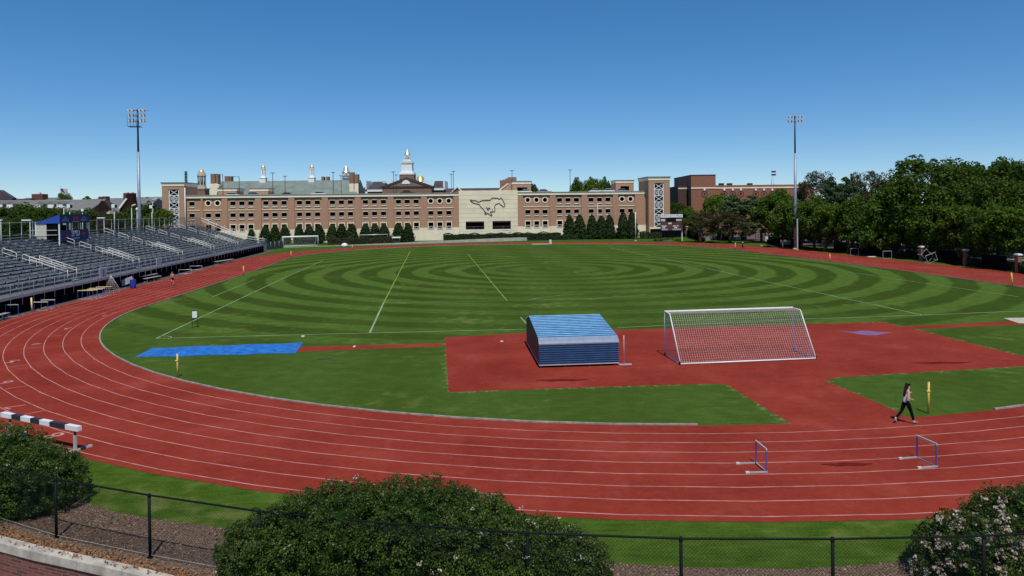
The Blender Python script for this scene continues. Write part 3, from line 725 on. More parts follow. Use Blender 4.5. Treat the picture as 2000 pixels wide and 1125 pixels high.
mb.add(vs, [(i, i + 4, i + 5, i + 1) for i in range(3)]); mb.build("eave_flashing", mat("bare_aluminium_flashing", (.72, .78, .82), .25, .8, var=.1), t)
mb = MB(); mb.box(-.02, MW + .02, -.02, .02, .12, .17); mb.box(-.02, .02, .02, MD, .12, .17); mb.box(MW - .02, MW + .02, .02, MD, .12, .17); mb.box(.05, MW - .05, .05, MD - .05, .10, .11, 1); mb.build("chassis", [M['alulight'], M['black']], t)
for k in range(4):
    for y_ in (.1, 6.9):
        x = .12 + (MW - .24) * k / 3; mb = MB(); mb.tube([(x - .03, y_, .07), (x + .03, y_, .07)], .07, 10, 0); mb.tube([(x - .05, y_ - .06, .05), (x + .02, y_ + .05, .14)], .015, 5, 1); mb.build("wheel", [M['black'], M['alulight']], t)
ms = thing("jump_standard", "thin metal high jump upright standing behind the right end of the blue mat cover", "jump standard", (a.x + MW + .32, a.y + .6, .012))
mb = MB(); mb.tube([(0, 0, .03), (0, 0, 1.65)], .022, 6); mb.build("upright", M['galv'], ms)
mb = MB(); mb.box(-.28, .42, -.14, .14, 0, .03); mb.build("base_plate", M['galv'], ms)

# ------------------------------------------------------------------ tarp over the pit
qa = [Vector((*G(*q), 0)) for q in ((262, 698.5), (297, 680), (592, 669.5), (579, 690))]
vs, fs = [], []; nu, nv = 150, 20
for i in range(nu + 1):
    for j in range(nv + 1):
        s, r_ = i / nu, j / nv; p = (qa[0] * (1 - r_) + qa[1] * r_) * (1 - s) + (qa[3] * (1 - r_) + qa[2] * r_) * s
        edge = min(s, 1 - s, r_ * .3, (1 - r_) * .3) * 8; e = min(1, edge)
        z = .02 + .62 * e * (.22 + .07 * math.sin(9 * s + 5 * r_) * math.sin(23 * s - 4 * r_) + .06 * math.sin(41 * s + 9 * r_ * r_) + .05 * math.sin(67 * s + 14 * r_) * math.sin(19 * r_ + 11 * s) + .05 * max(0, math.sin(3.1 * (r_ - .3 - .25 * s) * 4)))
        vs.append((p.x + .05 * math.sin(31 * s), p.y + .09 * math.sin(17 * s + r_ * 3), z))
for i in range(nu):
    for j in range(nv): k = i * (nv + 1) + j; fs.append((k, k + 1, k + nv + 2, k + nv + 1))
mb = MB(); mb.add(vs, fs, 0, True); tag(mb.build("tarpaulin", M['tarp']), "crumpled bright blue tarpaulin covering the long jump pit on the grass", "tarpaulin")

# small things lying on the grass near the pit and apron
def small_box(name, lab, cat, px, py, sx_, sy_, h, m, rz=0, z=.012):
    x, y = G(px, py); t = MB(); t.box(-sx_ / 2, sx_ / 2, -sy_ / 2, sy_ / 2, 0, h); o = t.build(name, M[m], None, min(sx_, sy_, h) * .2); o.location = (x, y, z); o.rotation_euler = (0, 0, rz); return tag(o, lab, cat)
small_box("plank", "short brown plank lying on the grass below the runway", "plank", 636, 701.5, .75, .12, .04, 'bark', .12)
small_box("takeoff_board", "white takeoff board set in the narrow red runway", "takeoff board", 692, 677, .12, .5, .01, 'white', .1)
small_box("cone_marker", "tiny white marker on the grass above the blue tarpaulin", "marker", 592, 659, .22, .16, .12, 'offwhite')
small_box("marker_disc", "small white disc on the red apron left of the mat cover", "marker", 980, 667.5, .2, .16, .04, 'white')

# ------------------------------------------------------------------ board on legs at the touchline
x, y = G(380.5, 640); t = thing("marker_board", "small white board on two thin dark legs beside the touchline at left", "board", (x, y, .006), .35)
for s in (-.18, .18):
    mb = MB(); mb.tube([(s, .0, 0), (s, 0, 1.25)], .02, 6); mb.build("leg", M['black'], t)
mb = MB(); mb.box(-.2, .2, -.03, .03, .72, 1.3); mb.box(-.17, .17, -.034, -.03, .76, 1.26, 1); mb.build("board", [M['black'], M['white']], t)

# ------------------------------------------------------------------ lane marker posts round the field
posts = [((347, 737), 45, 'yellow', "yellow plastic post on the near grass in front of the blue tarpaulin", 0), ((1813, 808), 61, 'yellow', "yellow plastic post on the grass right of the running woman", .02),
         ((476, 537), 17, 'orange', "small orange post on the left kerb level with the benches", -.02), ((569, 503), 12.5, 'orange', "small orange post at the far left bend in front of the white goal", -.05), ((688, 488), 10, 'orange', "tiny orange post by the far left kerb near the golf cart", 0),
         ((1436, 488), 13.5, 'orange', "small orange post on the far right kerb left of the dark walker", .03), ((1621.5, 511.5), 15.5, 'orange', "leaning orange post on the right kerb nearest the light pole", -.05), ((1978, 559), 26, 'yellow', "leaning yellow post on the right kerb at the photo's right edge", -.1),
         ((62.5, 609), 27, 'paleyellow', "pale yellow post standing left of the two hurdles under the stands", -.03), ((1529, 485), 13.5, 'white', "thin white post on the grass just left of the right light pole", 0)]
for (px, py), hp, mm, lab, tilt in posts:
    x, y = G(px, py); h = hp / (FPX / y); r_ = .045 if y < 50 else .07
    t = thing("marker_post", lab, "post", (x, y, .008), 0, "plastic marker posts round the track"); t.rotation_euler = (0, tilt, 0)
    mb = MB(); mb.tube([(0, 0, 0), (0, 0, h)], r_, 9); mb.lathe(0, 0, [(r_, h), (r_ * .8, h + .02), (.001, h + .03)], 9); mb.build("post_shaft", M[mm], t)
    if y < 50: 
        mb = MB(); mb.tube([(-r_ - .06, -.03, h * .72), (r_, -.03, h * .72)], .035, 8); mb.build("clip", M[mm], t)

# ------------------------------------------------------------------ grandstand on the left
UF, VO = -53.6, 12.0
bx, by = uv2xy(UF, VO)
st = thing("grandstand", "long aluminium grandstand with rows of bench seats along the left straight", "grandstand", (bx, by, 0), TH)
def uv(u, v, z): return (u - UF, v - VO, z)
V0, V1 = -50.0, 59.0
AIS = [-37.2, -20.7, -4.2, 12.1, 27.9, 43.3]; AW = .75
NR = 15; RD = .775; RR = .262
UW = -55.3
def zf(i): return 1.9 + RR * i
secs = []; v_ = V0
for a in AIS: secs.append((v_, a - AW)); v_ = a + AW
secs.append((v_, V1))
class UMB(MB):
    def ubox(self, u0, u1, v0, v1, z0, z1, m=0): return self.box(u0 - UF, u1 - UF, v0 - VO, v1 - VO, z0, z1, m)
mb = UMB(); mb.ubox(UW, UF, V0, V1, 1.52, 1.6); mb.ubox(UF - .04, UF + .02, V0, V1, 1.40, 1.64, 1); mb.build("front_walkway", [M['alu'], M['aluedge']], st)
for i in range(NR):
    u1 = UW - RD * i; u0 = u1 - RD; z = zf(i)
    mb = UMB(); mb.ubox(u0 + .30, u1, V0, V1, z - .04, z); mb.ubox(u1 - .012, u1 + .012, V0, V1, z - .045, z + .006, 1)
    mb.ubox(u0 + .28, u0 + .30, V0, V1, z - .04, z + RR * .8)
    mb.build("footboard", [M['alu'], M['aluedge']], st)
    mb = UMB()
    for a, b in secs:
        v_ = a
        while v_ < b - .2:
            e = min(v_ + 6.1, b); mb.ubox(u0 + .02, u0 + .29, v_, e - .03, z + .40, z + .44); mb.ubox(u0 + .27, u0 + .305, v_, e - .03, z + .385, z + .443, 1); v_ = e
        q = a + .5
        while q < b: mb.ubox(u0 + .10, u0 + .20, q, q + .05, z, z + .40); q += 1.83
    mb.build("bench_seat", [M['alu'], M['aluedge']], st)
mb = UMB()     # aisle half steps and slanted stringers under the decks
for a in AIS:
    for i in range(NR): 
        u1 = UW - RD * i; mb.ubox(u1 - .02, u1 + .30, a - AW + .1, a + AW - .1, zf(i) - RR * .5 - .03, zf(i) - RR * .5)
mb.build("aisle_steps", M['aluedge'], st)
mb = UMB(); v_ = V0 + 1
while v_ < V1:
    mb.beam(uv(UW, v_, 1.75), uv(UW - RD * NR, v_, zf(NR) - .15), .06, .18)
    for u in (-54.2, -57.5, -61, -64.5, -66.8): mb.beam(uv(u, v_, 0), uv(u, v_, 1.5 + max(0, (UW - u)) / RD * RR), .08, .08)
    v_ += 3.7
mb.build("understructure", M['galv'], st)
UB = UW - RD * NR
mb = UMB(); mb.ubox(UF - .35, UF - .32, V0, V1, 0, 1.5); mb.ubox(UB + .1, UB + .13, V0, V1, 0, 5.3); mb.build("dark_skirt_screen", M['darkcloth'], st)
mb = UMB()     # front guard: posts and rails
v_ = V0; k = 0
while v_ <= V1 + .01:
    mb.tube([uv(UF + .02, v_, .75), uv(UF + .02, v_, 2.75)], .028, 6); v_ += 1.82; k += 1
for z in (2.72, 2.3, 1.95): mb.tube([uv(UF + .02, V0, z), uv(UF + .02, V1, z)], .02, 5)
mb.build("front_guardrail", M['galv'], st)
mb = UMB()     # rear row of low posts with rail behind the walkway
v_ = V0 + .9
while v_ <= V1:
    if all(abs(v_ - a) > 1.3 for a in AIS): mb.tube([uv(UW - .05, v_, 1.6), uv(UW - .05, v_, 2.95)], .026, 6)
    v_ += 1.82
for a, b in secs:
    for z in (2.92, 2.5): mb.tube([uv(UW - .05, a, z), uv(UW - .05, b, z)], .02, 5)
mb.build("seating_guardrail", M['galv'], st)
mb = UMB(); v_ = V0 # chain fabric of the front guard
while v_ < V1:
    for s_ in (0, 1):
        p, q = ((v_, 1.65), (v_ + 1.05, 2.7)); 
        if s_: p, q = (v_, 2.7), (v_ + 1.05, 1.65)
        mb.tube([uv(UF + .02, p[0], p[1]), uv(UF + .02, q[0], q[1])], .004, 3, cap=False)
    v_ += .14
mb.build("guardrail_mesh", M['galv'], st)
def zu(u): return 1.9 + (UW - u) / RD * RR
for a in AIS:                            # short rails up the middle of each aisle
    for u in (-66.4, -64.35, -62.35, -60.4):
        mb = MB(); z0, z1 = zu(u), zu(u + 1.35)
        mb.tube([uv(u, a, z0 - .1), uv(u, a, z0 + .86), uv(u + .12, a, z0 + .93), uv(u + 1.28, a, z1 + .93), uv(u + 1.38, a, z1 + .86), uv(u + 1.38, a, z1 - .1)], .036, 6)
        mb.tube([uv(u, a, z0 + .5), uv(u + 1.38, a, z1 + .48)], .032, 6); mb.build("aisle_handrail", M['rail'], st)
    for dv in (-.95, .95):               # long double rails down to the walkway
        mb = MB()
        for dz in (1.12, .86): mb.tube([uv(-59.2, a + dv, zu(-59.2) + dz), uv(-55.5, a + dv, zu(-55.5) + dz - .15), ], .045, 6)
        mb.tube([uv(-55.5, a + dv, 1.6), uv(-55.5, a + dv, zu(-55.5) + .97)], .03, 6); mb.tube([uv(-59.2, a + dv, zu(-59.2)), uv(-59.2, a + dv, zu(-59.2) + 1.12)], .03, 6)
        for f_ in (.33, .66): mb.tube([uv(-59.2 + 3.7 * f_, a + dv, zu(-59.2 + 3.7 * f_)), uv(-59.2 + 3.7 * f_, a + dv, zu(-59.2 + 3.7 * f_) + 1.0)], .022, 5)
        mb.build("stair_handrail", M['rail'], st)
mb = MB()      # end guard at the far end
mb.tube([uv(UB, V1, zu(UB) + 1.75), uv(-58.6, V1, 3.1 + .55), uv(UF, V1, 2.75)], .09, 7); mb.tube([uv(UB, V1, zu(UB) + 1.2), uv(-58.6, V1, 3.2), uv(UF, V1, 2.3)], .07, 7)
mb.tube([uv(UB, V1, zu(UB) + 1.75), uv(UB, V1 - 2.2, zu(UB) + 1.75)], .04, 6)
u = UB
while u < UF: mb.tube([uv(u, V1, zu(u) - .2), uv(u, V1, min(zu(u) + 1.7, zu(UB) + 1.75 + (u - UB) * -.34))], .03, 6); u += 1.6
mb.build("end_guardrail", M['rail'], st)
mb = MB(); v_ = V0       # rear chain link screen rising behind the top row
while v_ <= V1: mb.tube([uv(UB - .1, v_, 0), uv(UB - .1, v_, 7.85)], .035, 6); v_ += 2.45
for z in (7.8, 6.3): mb.tube([uv(UB - .1, V0, z), uv(UB - .1, V1, z)], .025, 5)
mb.build("rear_screen_frame", M['galv'], st)
mb = MB(); v_ = V0
while v_ < V1:
    for p, q in (((v_, 5.6), (v_ + 2.2, 7.8)), ((v_, 7.8), (v_ + 2.2, 5.6))): mb.tube([uv(UB - .1, p[0], p[1]), uv(UB - .1, q[0], q[1])], .0045, 3, cap=False)
    v_ += .16
mb.build("rear_screen_mesh", M['darkmetal'], st)
# walkway ramp rail past the far end
mb = MB()
for z in (1.0, 1.9, 2.4): mb.tube([uv(UF - 1, V1 + .1, z), uv(UF - 1.0, V1 + 6.2, z)], .03, 5)
for k in range(8): mb.tube([uv(UF - 1, V1 + .1 + k * .87, 0), uv(UF - 1, V1 + .1 + k * .87, 2.4)], .03, 5)
mb.build("end_ramp_rail", M['galv'], st)

sp_ = [uv2xy(-56, -60), uv2xy(-52.35, -60), uv2xy(-52.35, 62), uv2xy(-56, 70)]
flat('stand_paving', sp_, .006, M['asphalt'])
# canopy booth on top of the stand
c = uv2xy(-64, -5.7); tent = thing("spectator_booth", "blue canopy booth with navy banners standing on top of the left grandstand", "booth", (*c, 0), TH)
TW = 7.35; TDp = 2.75
for x, y, z0 in ((0, 0, 4.4), (0, TW, 4.4), (-TDp, 0, 4.6), (-TDp, TW, 4.6)):
    mb = MB(); mb.box(x - .07, x + .07, y - .07, y + .07, z0, 7.75); mb.build("leg", M['white'], tent)
for y_ in (2.4, 4.9):
    mb = MB(); mb.box(-.05, .05, y_ - .05, y_ + .05, 6.6, 7.7); mb.build("banner_post", M['galv'], tent)
mb = MB(); vs = [(.12, -.15, 8.72), (.12, TW + .15, 8.72), (-TDp, TW + .15, 7.68), (-TDp, -.15, 7.68), (.12, -.15, 7.62), (-TDp, -.15, 7.58), (.12, TW + .15, 7.62), (-TDp, TW + .15, 7.58)]
mb.add(vs, [(0, 1, 2, 3), (0, 3, 5, 4), (1, 6, 7, 2), (3, 2, 7, 5)]); mb.build("canopy", M['canopy'], tent)
mb = MB(); mb.box(.13, .17, -.2, TW + .2, 7.60, 8.74); o = mb.build("canopy_valance", M['banner'], tent)
def banner_text(parent, body, y, z, size, m, x=.20):
    q = text_mesh("lettering", body, size, M[m], parent, .004); q.matrix_local = Matrix.Translation((x, y, z)) @ Matrix(((0, 0, 1, 0), (1, 0, 0, 0), (0, 1, 0, 0), (0, 0, 0, 1))); return q
mb = MB(); mb.box(.171, .18, TW * .44, TW * .62, 7.95, 8.45); mb.prism([(0, 0)], 0, 0) if False else None
mb.build("red_emblem", M['redprint'], o)
mb = MB()
for y_ in (1.2, 6.0):
    for z_, hw in ((8.42, .12), (8.25, .35), (8.05, .75), (7.9, .85)): mb.box(.171, .18, y_ - hw, y_ + hw, z_ - .05, z_ + .05)
mb.box(.171, .18, TW * .40, TW * .66, 7.70, 7.82); mb.build("grey_print", mat("grey_print", (.22, .27, .38), .7), o)
mb = MB(); mb.box(.10, .16, .1, TW - .05, 5.35, 6.72); o = mb.build("front_banner", M['banner'], tent)
banner_text(o, "SMU", TW * .50, 6.2, 1.12, 'whitestone')
mb = MB(); mb.box(.165, .17, TW * .40, TW * .66, 5.52, 5.66); mb.build("small_print", mat("grey_small_print", (.35, .4, .5), .7), o)
mb = MB()
for pts in ([(.9, 5.85), (2.0, 6.35), (1.7, 6.0), (2.2, 5.75), (1.5, 5.7)], [(5.1, 6.15), (5.7, 6.45), (6.4, 6.3), (6.1, 6.0), (5.9, 5.55), (5.6, 5.95)]):
    mb.add([(.166, y, z) for y, z in pts] + [(.172, y, z) for y, z in pts], [tuple(range(len(pts))), tuple(range(len(pts), 2 * len(pts)))])
mb.build("red_emblem", M['redprint'], o)
mb = MB(); mb.box(-1.499, -.15, -.02, .02, 5.7, 7.6); mb.build('booth_shade_side', M['darkcloth'], tent); mb = MB(); mb.box(-TDp + .05, -TDp + .1, .1, TW - .1, 5.6, 7.3); mb.build('booth_shade_back', M['darkcloth'], tent)  # dark cloth sheets stand in for the shade inside the booth
mb = MB(); mb.box(-TDp, -1.5, -.03, .03, 5.6, 7.6); mb.build("side_wall", mat("cream_canvas_wall", (.50, .48, .42), .9, var=.08), tent)
mb = MB()
for z in (6.75, 6.15): mb.tube([(-3.4, -.5, z), (.0, -.5, z)], .03, 5)
mb.build("entry_rail", M['rail'], tent)

# boards leaning on the walkway
for v_, lab in ((-17.6, "white board with dark figure fixed to the stand's front rail, nearer one"), (-4.0 + 2.6, "white board fixed to the stand's front rail, farther one")):
    c = uv2xy(UF - .12, v_); t = thing("rail_board", lab, "board", (*c, 1.6), TH, "white boards on the front rail")
    mb = MB(); mb.box(-.02, .02, -.8, .8, .12, 1.2); mb.build("panel", M['white'], t)
    if v_ < -10: mb = MB(); mb.box(.021, .03, -.1, .14, .1, 1.0); mb.build("dark_print", M['redprint'], t)

# ------------------------------------------------------------------ hurdles, benches and bins under the stand
def at(px, py): return (*G(px, py), .017)
hl = [((23.5, 618.5), 1.05, 1.05, "tall single hurdle standing farthest left under the stand"), ((80, 607), 1.2, .82, "front one of two hurdles beside the pale yellow post"), ((94, 602), 1.2, .80, "rear one of two hurdles beside the pale yellow post")]
for (px, py), w_, h_, lab in hl:
    make_hurdle("hurdle", lab, w_, h_, .7, at(px, py), TH * .3 + .05, bar='offwhite' if h_ < 1 else 'galv', group="hurdles along the left straight")
labs = ["nearest", "second", "third", "fourth", "farthest"]
for k, (px, py) in enumerate(((167, 585), (176, 584), (186, 582), (190, 580), (203, 577))):
    make_hurdle("hurdle", labs[k] + " hurdle in the row of five stacked beside the net frame", 1.5, .95, .7, at(px, py), .05 + .02 * k, bar='paleyellow', group="hurdles along the left straight")
def bench(name, lab, p, q, h, wd, back=False, m='alulight', rows=1):
    a, b = Vector(G(*p)), Vector(G(*q)); c = (a + b) / 2; d = b - a; L2 = d.length
    t = thing(name, lab, "bench", (c.x + (1.3 if c.y > 100 else .5), c.y, .01), math.atan2(d.y, d.x), "benches beside the left straight")
    for r_ in range(rows):
        mb = MB(); mb.box(-L2 / 2, L2 / 2, r_ * .5, r_ * .5 + wd, h + r_ * .3 - .05, h + r_ * .3); mb.build("seat", M[m], t)
    for s in (-L2 / 2 + .25, 0, L2 / 2 - .25):
        mb = MB(); mb.beam((s, .05, 0), (s, .05, h - .05), .05, .05); mb.beam((s, wd - .05 + .5 * (rows - 1), 0), (s, wd - .05 + .5 * (rows - 1), h + .3 * (rows - 1) - .05), .05, .05); mb.beam((s, .0, .04), (s, wd + .5 * (rows - 1), .04), .05, .05); mb.build("leg", M['galv'], t)
    return t
bench("team_bench", "long silver team bench farther along the left track edge, near one", (374, 521), (410, 515.5), .5, .7, rows=2)
bench("team_bench", "long silver team bench behind another at the left track edge", (410, 517), (444, 511.5), .5, .7)
bench("team_bench", "two-tier silver bench just behind the shirtless runner's left", (279, 552), (309, 546), .5, .5, rows=2)
bench("team_bench", "silver bench end cut off by the photo's left edge", (-22, 630), (9, 622), .5, .45)
x, y = G(260, 563); t = thing("barrel", "blue plastic trash barrel at the edge of the left straight", "barrel", (x, y, .01))
mb = MB(); mb.lathe(0, 0, [(.30, 0), (.33, .06), (.34, .5), (.33, .56), (.34, .62), (.32, .98), (.30, 1.02), (.26, 1.03), (.25, .9)], 16); mb.build("drum", mat("blue_plastic", (.02, .045, .30), .45, var=.1), t)
mb = MB(); mb.lathe(0, 0, [(.335, .97), (.345, .99), (.335, 1.01)], 16); mb.build("rim", M['banner'], t)
x, y = G(249, 561); t = thing("folded_frame", "tilted grey folded table leaning behind the blue barrel", "folded table", (x, y, .01), .5)
mb = MB(); mb.beam((-.9, .3, .35), (.6, .3, .95), .05, .7); mb.build("table_top", M['galv'], t)
mb = MB(); mb.beam((-.6, .3, 0), (-.6, .3, .45), .05, .05); mb.beam((.3, .3, 0), (.3, .3, .8), .05, .05); mb.build("leg", M['darkmetal'], t)
for (px, py, lab) in ((362, 541, "white folded hurdle frame to the right of the shirtless runner"), (383, 533, "white folded hurdle frame next to the long team benches")):
    x, y = G(px, py); t = thing("equipment_frame", lab, "frame", (x, y, .01), .25)
    mb = MB(); mb.tube([(-.8, 0, 0), (-.8, 0, 1.0), (.8, 0, 1.0), (.8, 0, 0)], .035, 6); mb.tube([(-.8, 0, .45), (.8, 0, .45)], .03, 6); mb.tube([(-.8, 0, .04), (-.8, .7, .04)], .03, 6); mb.tube([(.8, 0, .04), (.8, .7, .04)], .03, 6); mb.build("tube_frame", M['alulight'], t)
x, y = G(220, 571); t = thing("net_frame", "leaning grey net frame with drooping net beside the stacked hurdles", "net frame", (x, y, .01), .3)
mb = MB()
mb.tube([(-.9, 0, 0), (-.3, .6, 1.9), (.9, 0, 0)], .03, 6); mb.tube([(-.3, .6, 1.9), (.1, 1.2, 0)], .03, 6); mb.build("frame", M['galv'], t)
mb = MB()
for k in range(9): mb.tube([(-.9 + .2 * k, 0, .02), (-.3, .6, 1.88)], .008, 3, cap=False); mb.tube([(-.9 + .066 * k, .066 * k, .21 * k), (.9 - .13 * k, .066 * k, .21 * k)], .008, 3, cap=False)
mb.build("net", M['net'], t)

# ------------------------------------------------------------------ tall floodlight poles
FLM = mat('dull_lamp_reflector', (.40, .40, .38), .6, .2, var=.25, scale=6)
def floodlight(lab, x, y, h, rz, rows, cage):
    t = thing("floodlight_pole", lab, "floodlight", (x, y, 0), rz, "tall floodlight poles beside the track")
    mb = MB(); mb.tube([(0, 0, 0), (0, 0, h * .34), (0, 0, h * .72)], [.34, .28, .21], 12); mb.build("lower_pole", mat("zinc_pole", (.30, .33, .38), .5, .4, var=.12), t)
    mb = MB(); mb.tube([(0, 0, h * .72), (0, 0, h)], [.17, .13], 10); mb.build("upper_pole", M['blue'] if False else mat("weathered_dark_pole", (.035, .05, .10), .5, .3, var=.2), t)
    mb = MB(); mb.lathe(0, 0, [(.55, 0), (.55, .25), (.45, .3)], 12); mb.build("concrete_base", M['concrete'], t)
    for k in range(rows):
        z = h - .25 - k * .95; hw = 1.45 + (.15 if k == 0 else 0)
        mb = MB(); mb.box(-hw, hw, -.22, -.12, z - .05, z + .05); arm = mb.build("crossarm", M['darkmetal'], t)
        for s in (-1.25, -.62, .62, 1.25) if not (cage and k) else (-1.2, -.6, .75, 1.3):
            mb = MB(Matrix.Translation((s, -.35, z)) @ Matrix.Rotation(R(62), 4, 'X')); mb.lathe(0, 0, [(.02, -.3), (.12, -.28), (.16, -.12), (.31, .06), (.33, .1), (.30, .1), (.12, -.1)], 12); mb.build("lamp", FLM, arm)
    if cage:
        mb = MB(); mb.box(-1.5, .6, -.7, .5, h - 3.2, h - 3.12)
        for s in (-1.5, -1.0, -.5, 0): mb.tube([(s, -.7, h - 3.1), (s, -.7, h - .9)], .025, 5); mb.tube([(s, .5, h - 3.1), (s, .5, h - 2)], .025, 5)
        for z in (h - 2.3, h - 1.2): mb.tube([(-1.5, -.7, z), (0, -.7, z)], .02, 5)
        mb.build("service_platform", M['darkmetal'], t)
    else:
        mb = MB(); mb.box(.75, .85, -.1, .1, .2, 5.3) if False else None
    return t
floodlight("tall floodlight pole with service platform rising behind the left grandstand", -68.5, 127.7, 27.4, .12, 3, True)
px_, py_ = G(1554, 487); floodlight("tall floodlight pole on the grass at the right far bend", px_, py_, 26.8, -.25, 2, False)
t = thing("meter_post", "slim grey service post beside the foot of the right floodlight pole", "post", (*G(1557.5, 489), 0)); mb = MB(); mb.box(-.13, .13, -.08, .08, 0, 6.2); mb.build("service_box", M['galv'], t, .02)

# ------------------------------------------------------------------ parking garage
A0 = W(316, 420, 197.0); B0 = W(1305, 420, 208.0)
GA = math.atan2(B0[1] - A0[1], B0[0] - A0[0])
gar = thing("parking_garage", "long tan brick parking garage with open windows and a cream emblem wall", "garage", (A0[0], A0[1], 0), GA)
gdx, gdy = math.cos(GA), math.sin(GA)
def fs(px, py, depth=0.0):
    """photo pixel -> (s, z) on the facade plane (shifted back by depth)"""
    x, y, d = ray(px, py); ax, ay = A0[0] - gdy * depth, A0[1] + gdx * depth; nx_, ny_ = -gdy, gdx
    t_ = (ax * nx_ + ay * ny_) / (x * nx_ + y * ny_); X, Y, Z = x * t_, y * t_, CH + d * t_
    return ((X - A0[0]) * gdx + (Y - A0[1]) * gdy, Z)
def S_(px, py=410, depth=0.0): return fs(px, py, depth)[0]
Z_ROOF, Z_STONE = 13.55, 3.55
DEEP = 46.0
def wall_grid(mb, s0, s1, z0, z1, holes, y, t_, m=0, rm=None):
    """front skin with rectangular openings and reveals"""
    ss = sorted({s0, s1, *[h[0] for h in holes], *[h[1] for h in holes]}); zs = sorted({z0, z1, *[h[2] for h in holes], *[h[3] for h in holes]})
    ss = [q for q in ss if s0 <= q <= s1]; zs = [q for q in zs if z0 <= q <= z1]
    for a, b in zip(ss[:-1], ss[1:]):
        for c, d in zip(zs[:-1], zs[1:]):
            ms_, mz = (a + b) / 2, (c + d) / 2
            if any(h[0] < ms_ < h[1] and h[2] < mz < h[3] for h in holes): continue
            mb.add([(a, y, c), (b, y, c), (b, y, d), (a, y, d)], [(0, 1, 2, 3)], m)
    for h in holes:
        a, b, c, d = h
        mb.add([(a, y, c), (b, y, c), (b, y, d), (a, y, d), (a, y + t_, c), (b, y + t_, c), (b, y + t_, d), (a, y + t_, d)],
               [(0, 1, 5, 4), (1, 2, 6, 5), (2, 3, 7, 6), (3, 0, 4, 7)], m if rm is None else rm)
cols_l = [375, (407, 'r'), (425, 'r'), 455, 472.5, 490, 519.5, 537, 555, 585, 602, 620, 649.5, 667, 684.5, 714, 731.5, 749, 778.5, 795.5, 813, (841.5, 'r'), (859, 'r'), (876.5, 'r')]
cols_r = [(1031, 'r'), (1048, 'r'), (1064.5, 'r'), 1093, 1109.5, 1126, 1154.5, 1171, 1187.5, (1215, 'r'), (1231.5, 'r')]
WW = .70
lv = {1: (10.62, 11.72, 10.08), 2: (7.30, 8.42, 6.72), 3: (3.95, 5.15, 3.35)}
wins = []
for c in cols_l + cols_r:
    rd = isinstance(c, tuple); px = c[0] if rd else c; s = S_(px)
    wins.append((s, px, 1, rd)); wins.append((s, px, 2, False)); wins.append((s, px, 3, False))
sL0, sL1 = S_(380 - 17), S_(896); sR0, sR1 = S_(1011), S_(1262)
holes = {0: [], 1: []}
for s, px, k, rd in wins:
    zb, zt, zs_ = lv[k]
    holes[0 if px < 950 else 1].append((s - WW, s + WW, zs_ + .02 if not rd else 10.55, zt if not rd else 11.95))
for i, (a, b) in enumerate(((sL0, sL1), (sR0, sR1))): mb = MB(); wall_grid(mb, a, b, Z_STONE, Z_ROOF - .9, [h for h in holes[i] if h[2] > Z_STONE or h[3] > Z_STONE], 0, .35); mb.build("brick_wall", M['brick'], gar)
for i, (a, b) in enumerate(((sL0, sL1), (sR0, sR1))):
    mb = MB(); wall_grid(mb, a, b, 0, Z_STONE, [(h[0], h[1], h[2], Z_STONE) for h in holes[i] if h[2] < Z_STONE], -.10, .4)
    mb.add([(a, -.10, Z_STONE), (b, -.10, Z_STONE), (b, 0, Z_STONE), (a, 0, Z_STONE)], [(0, 1, 2, 3)])
    mb.build("stone_base", M['cast'], gar)
cop = mat("metal_coping", (.30, .30, .25), .6, var=.1)
for (a, b) in ((sL0, S_(900)), (S_(1009), sR1)):
    mb = MB(); mb.box(a, b, -.45, .4, Z_ROOF - .9, Z_ROOF - .18); mb.box(a, b, -.6, .4, Z_ROOF - .178, Z_ROOF, 1); mb.build("cornice", [M['cast'], cop], gar)
# pilasters
mb = MB(); pil = [(388, 401), (434, 445), (499, 511), (564, 576), (629, 641), (693.5, 705.5), (758, 769), (823, 834), (886, 896), (1011, 1021), (1074, 1085), (1136, 1147), (1197, 1207), (1240, 1262)]
pil = [(393, 397)] + pil[1:]
for a, b in pil: mb = MB(); mb.box(S_(a), S_(b), -.35, -.002, Z_STONE + .02, Z_ROOF - .902); mb.box(S_(a) - .05, S_(b) + .05, -.45, -.102, 0, Z_STONE + .1, 1); mb.build("pilaster", [M['brick'], M['cast']], gar)
bays = [(366, 391), (397.5, 433.5), (445.5, 498.5), (511.5, 563.5), (576.5, 628.5), (641.5, 693), (706, 757.5), (769.5, 822.5), (834.5, 885.5), (1021.5, 1073.5), (1085.5, 1135.5), (1147.5, 1196.5), (1207.5, 1239.5)]
for a, b in bays: mb = MB(); mb.box(S_(a), S_(b), -.14, -.003, 9.18, 9.36); mb.build("belt_course", M['cast'], gar); mb = MB(); mb.box(S_(a), S_(b), -.10, -.002, Z_ROOF - 1.12, Z_ROOF - .903); mb.build("dark_soffit_line", M['darkmetal'], gar)  # cream belt, and a dark line along the soffit under the cornice
def ring(mb, cx, cz, r0, r1, y0, y1, m, n=24):
    vs = []
    for j in range(n):
        a = 2 * math.pi * j / n; c_, s_ = math.cos(a), math.sin(a)
        vs += [(cx + r0 * c_, y0, cz + r0 * s_), (cx + r1 * c_, y0, cz + r1 * s_), (cx + r1 * c_, y1, cz + r1 * s_), (cx + r0 * c_, y1, cz + r0 * s_)]
    fs_ = []
    for j in range(n):
        a, b = 4 * j, 4 * ((j + 1) % n)
        fs_ += [(a, b, b + 1, a + 1), (a + 1, b + 1, b + 2, a + 2), (a + 3, a, b, b + 3)] if True else []
    mb.add(vs, fs_, m)
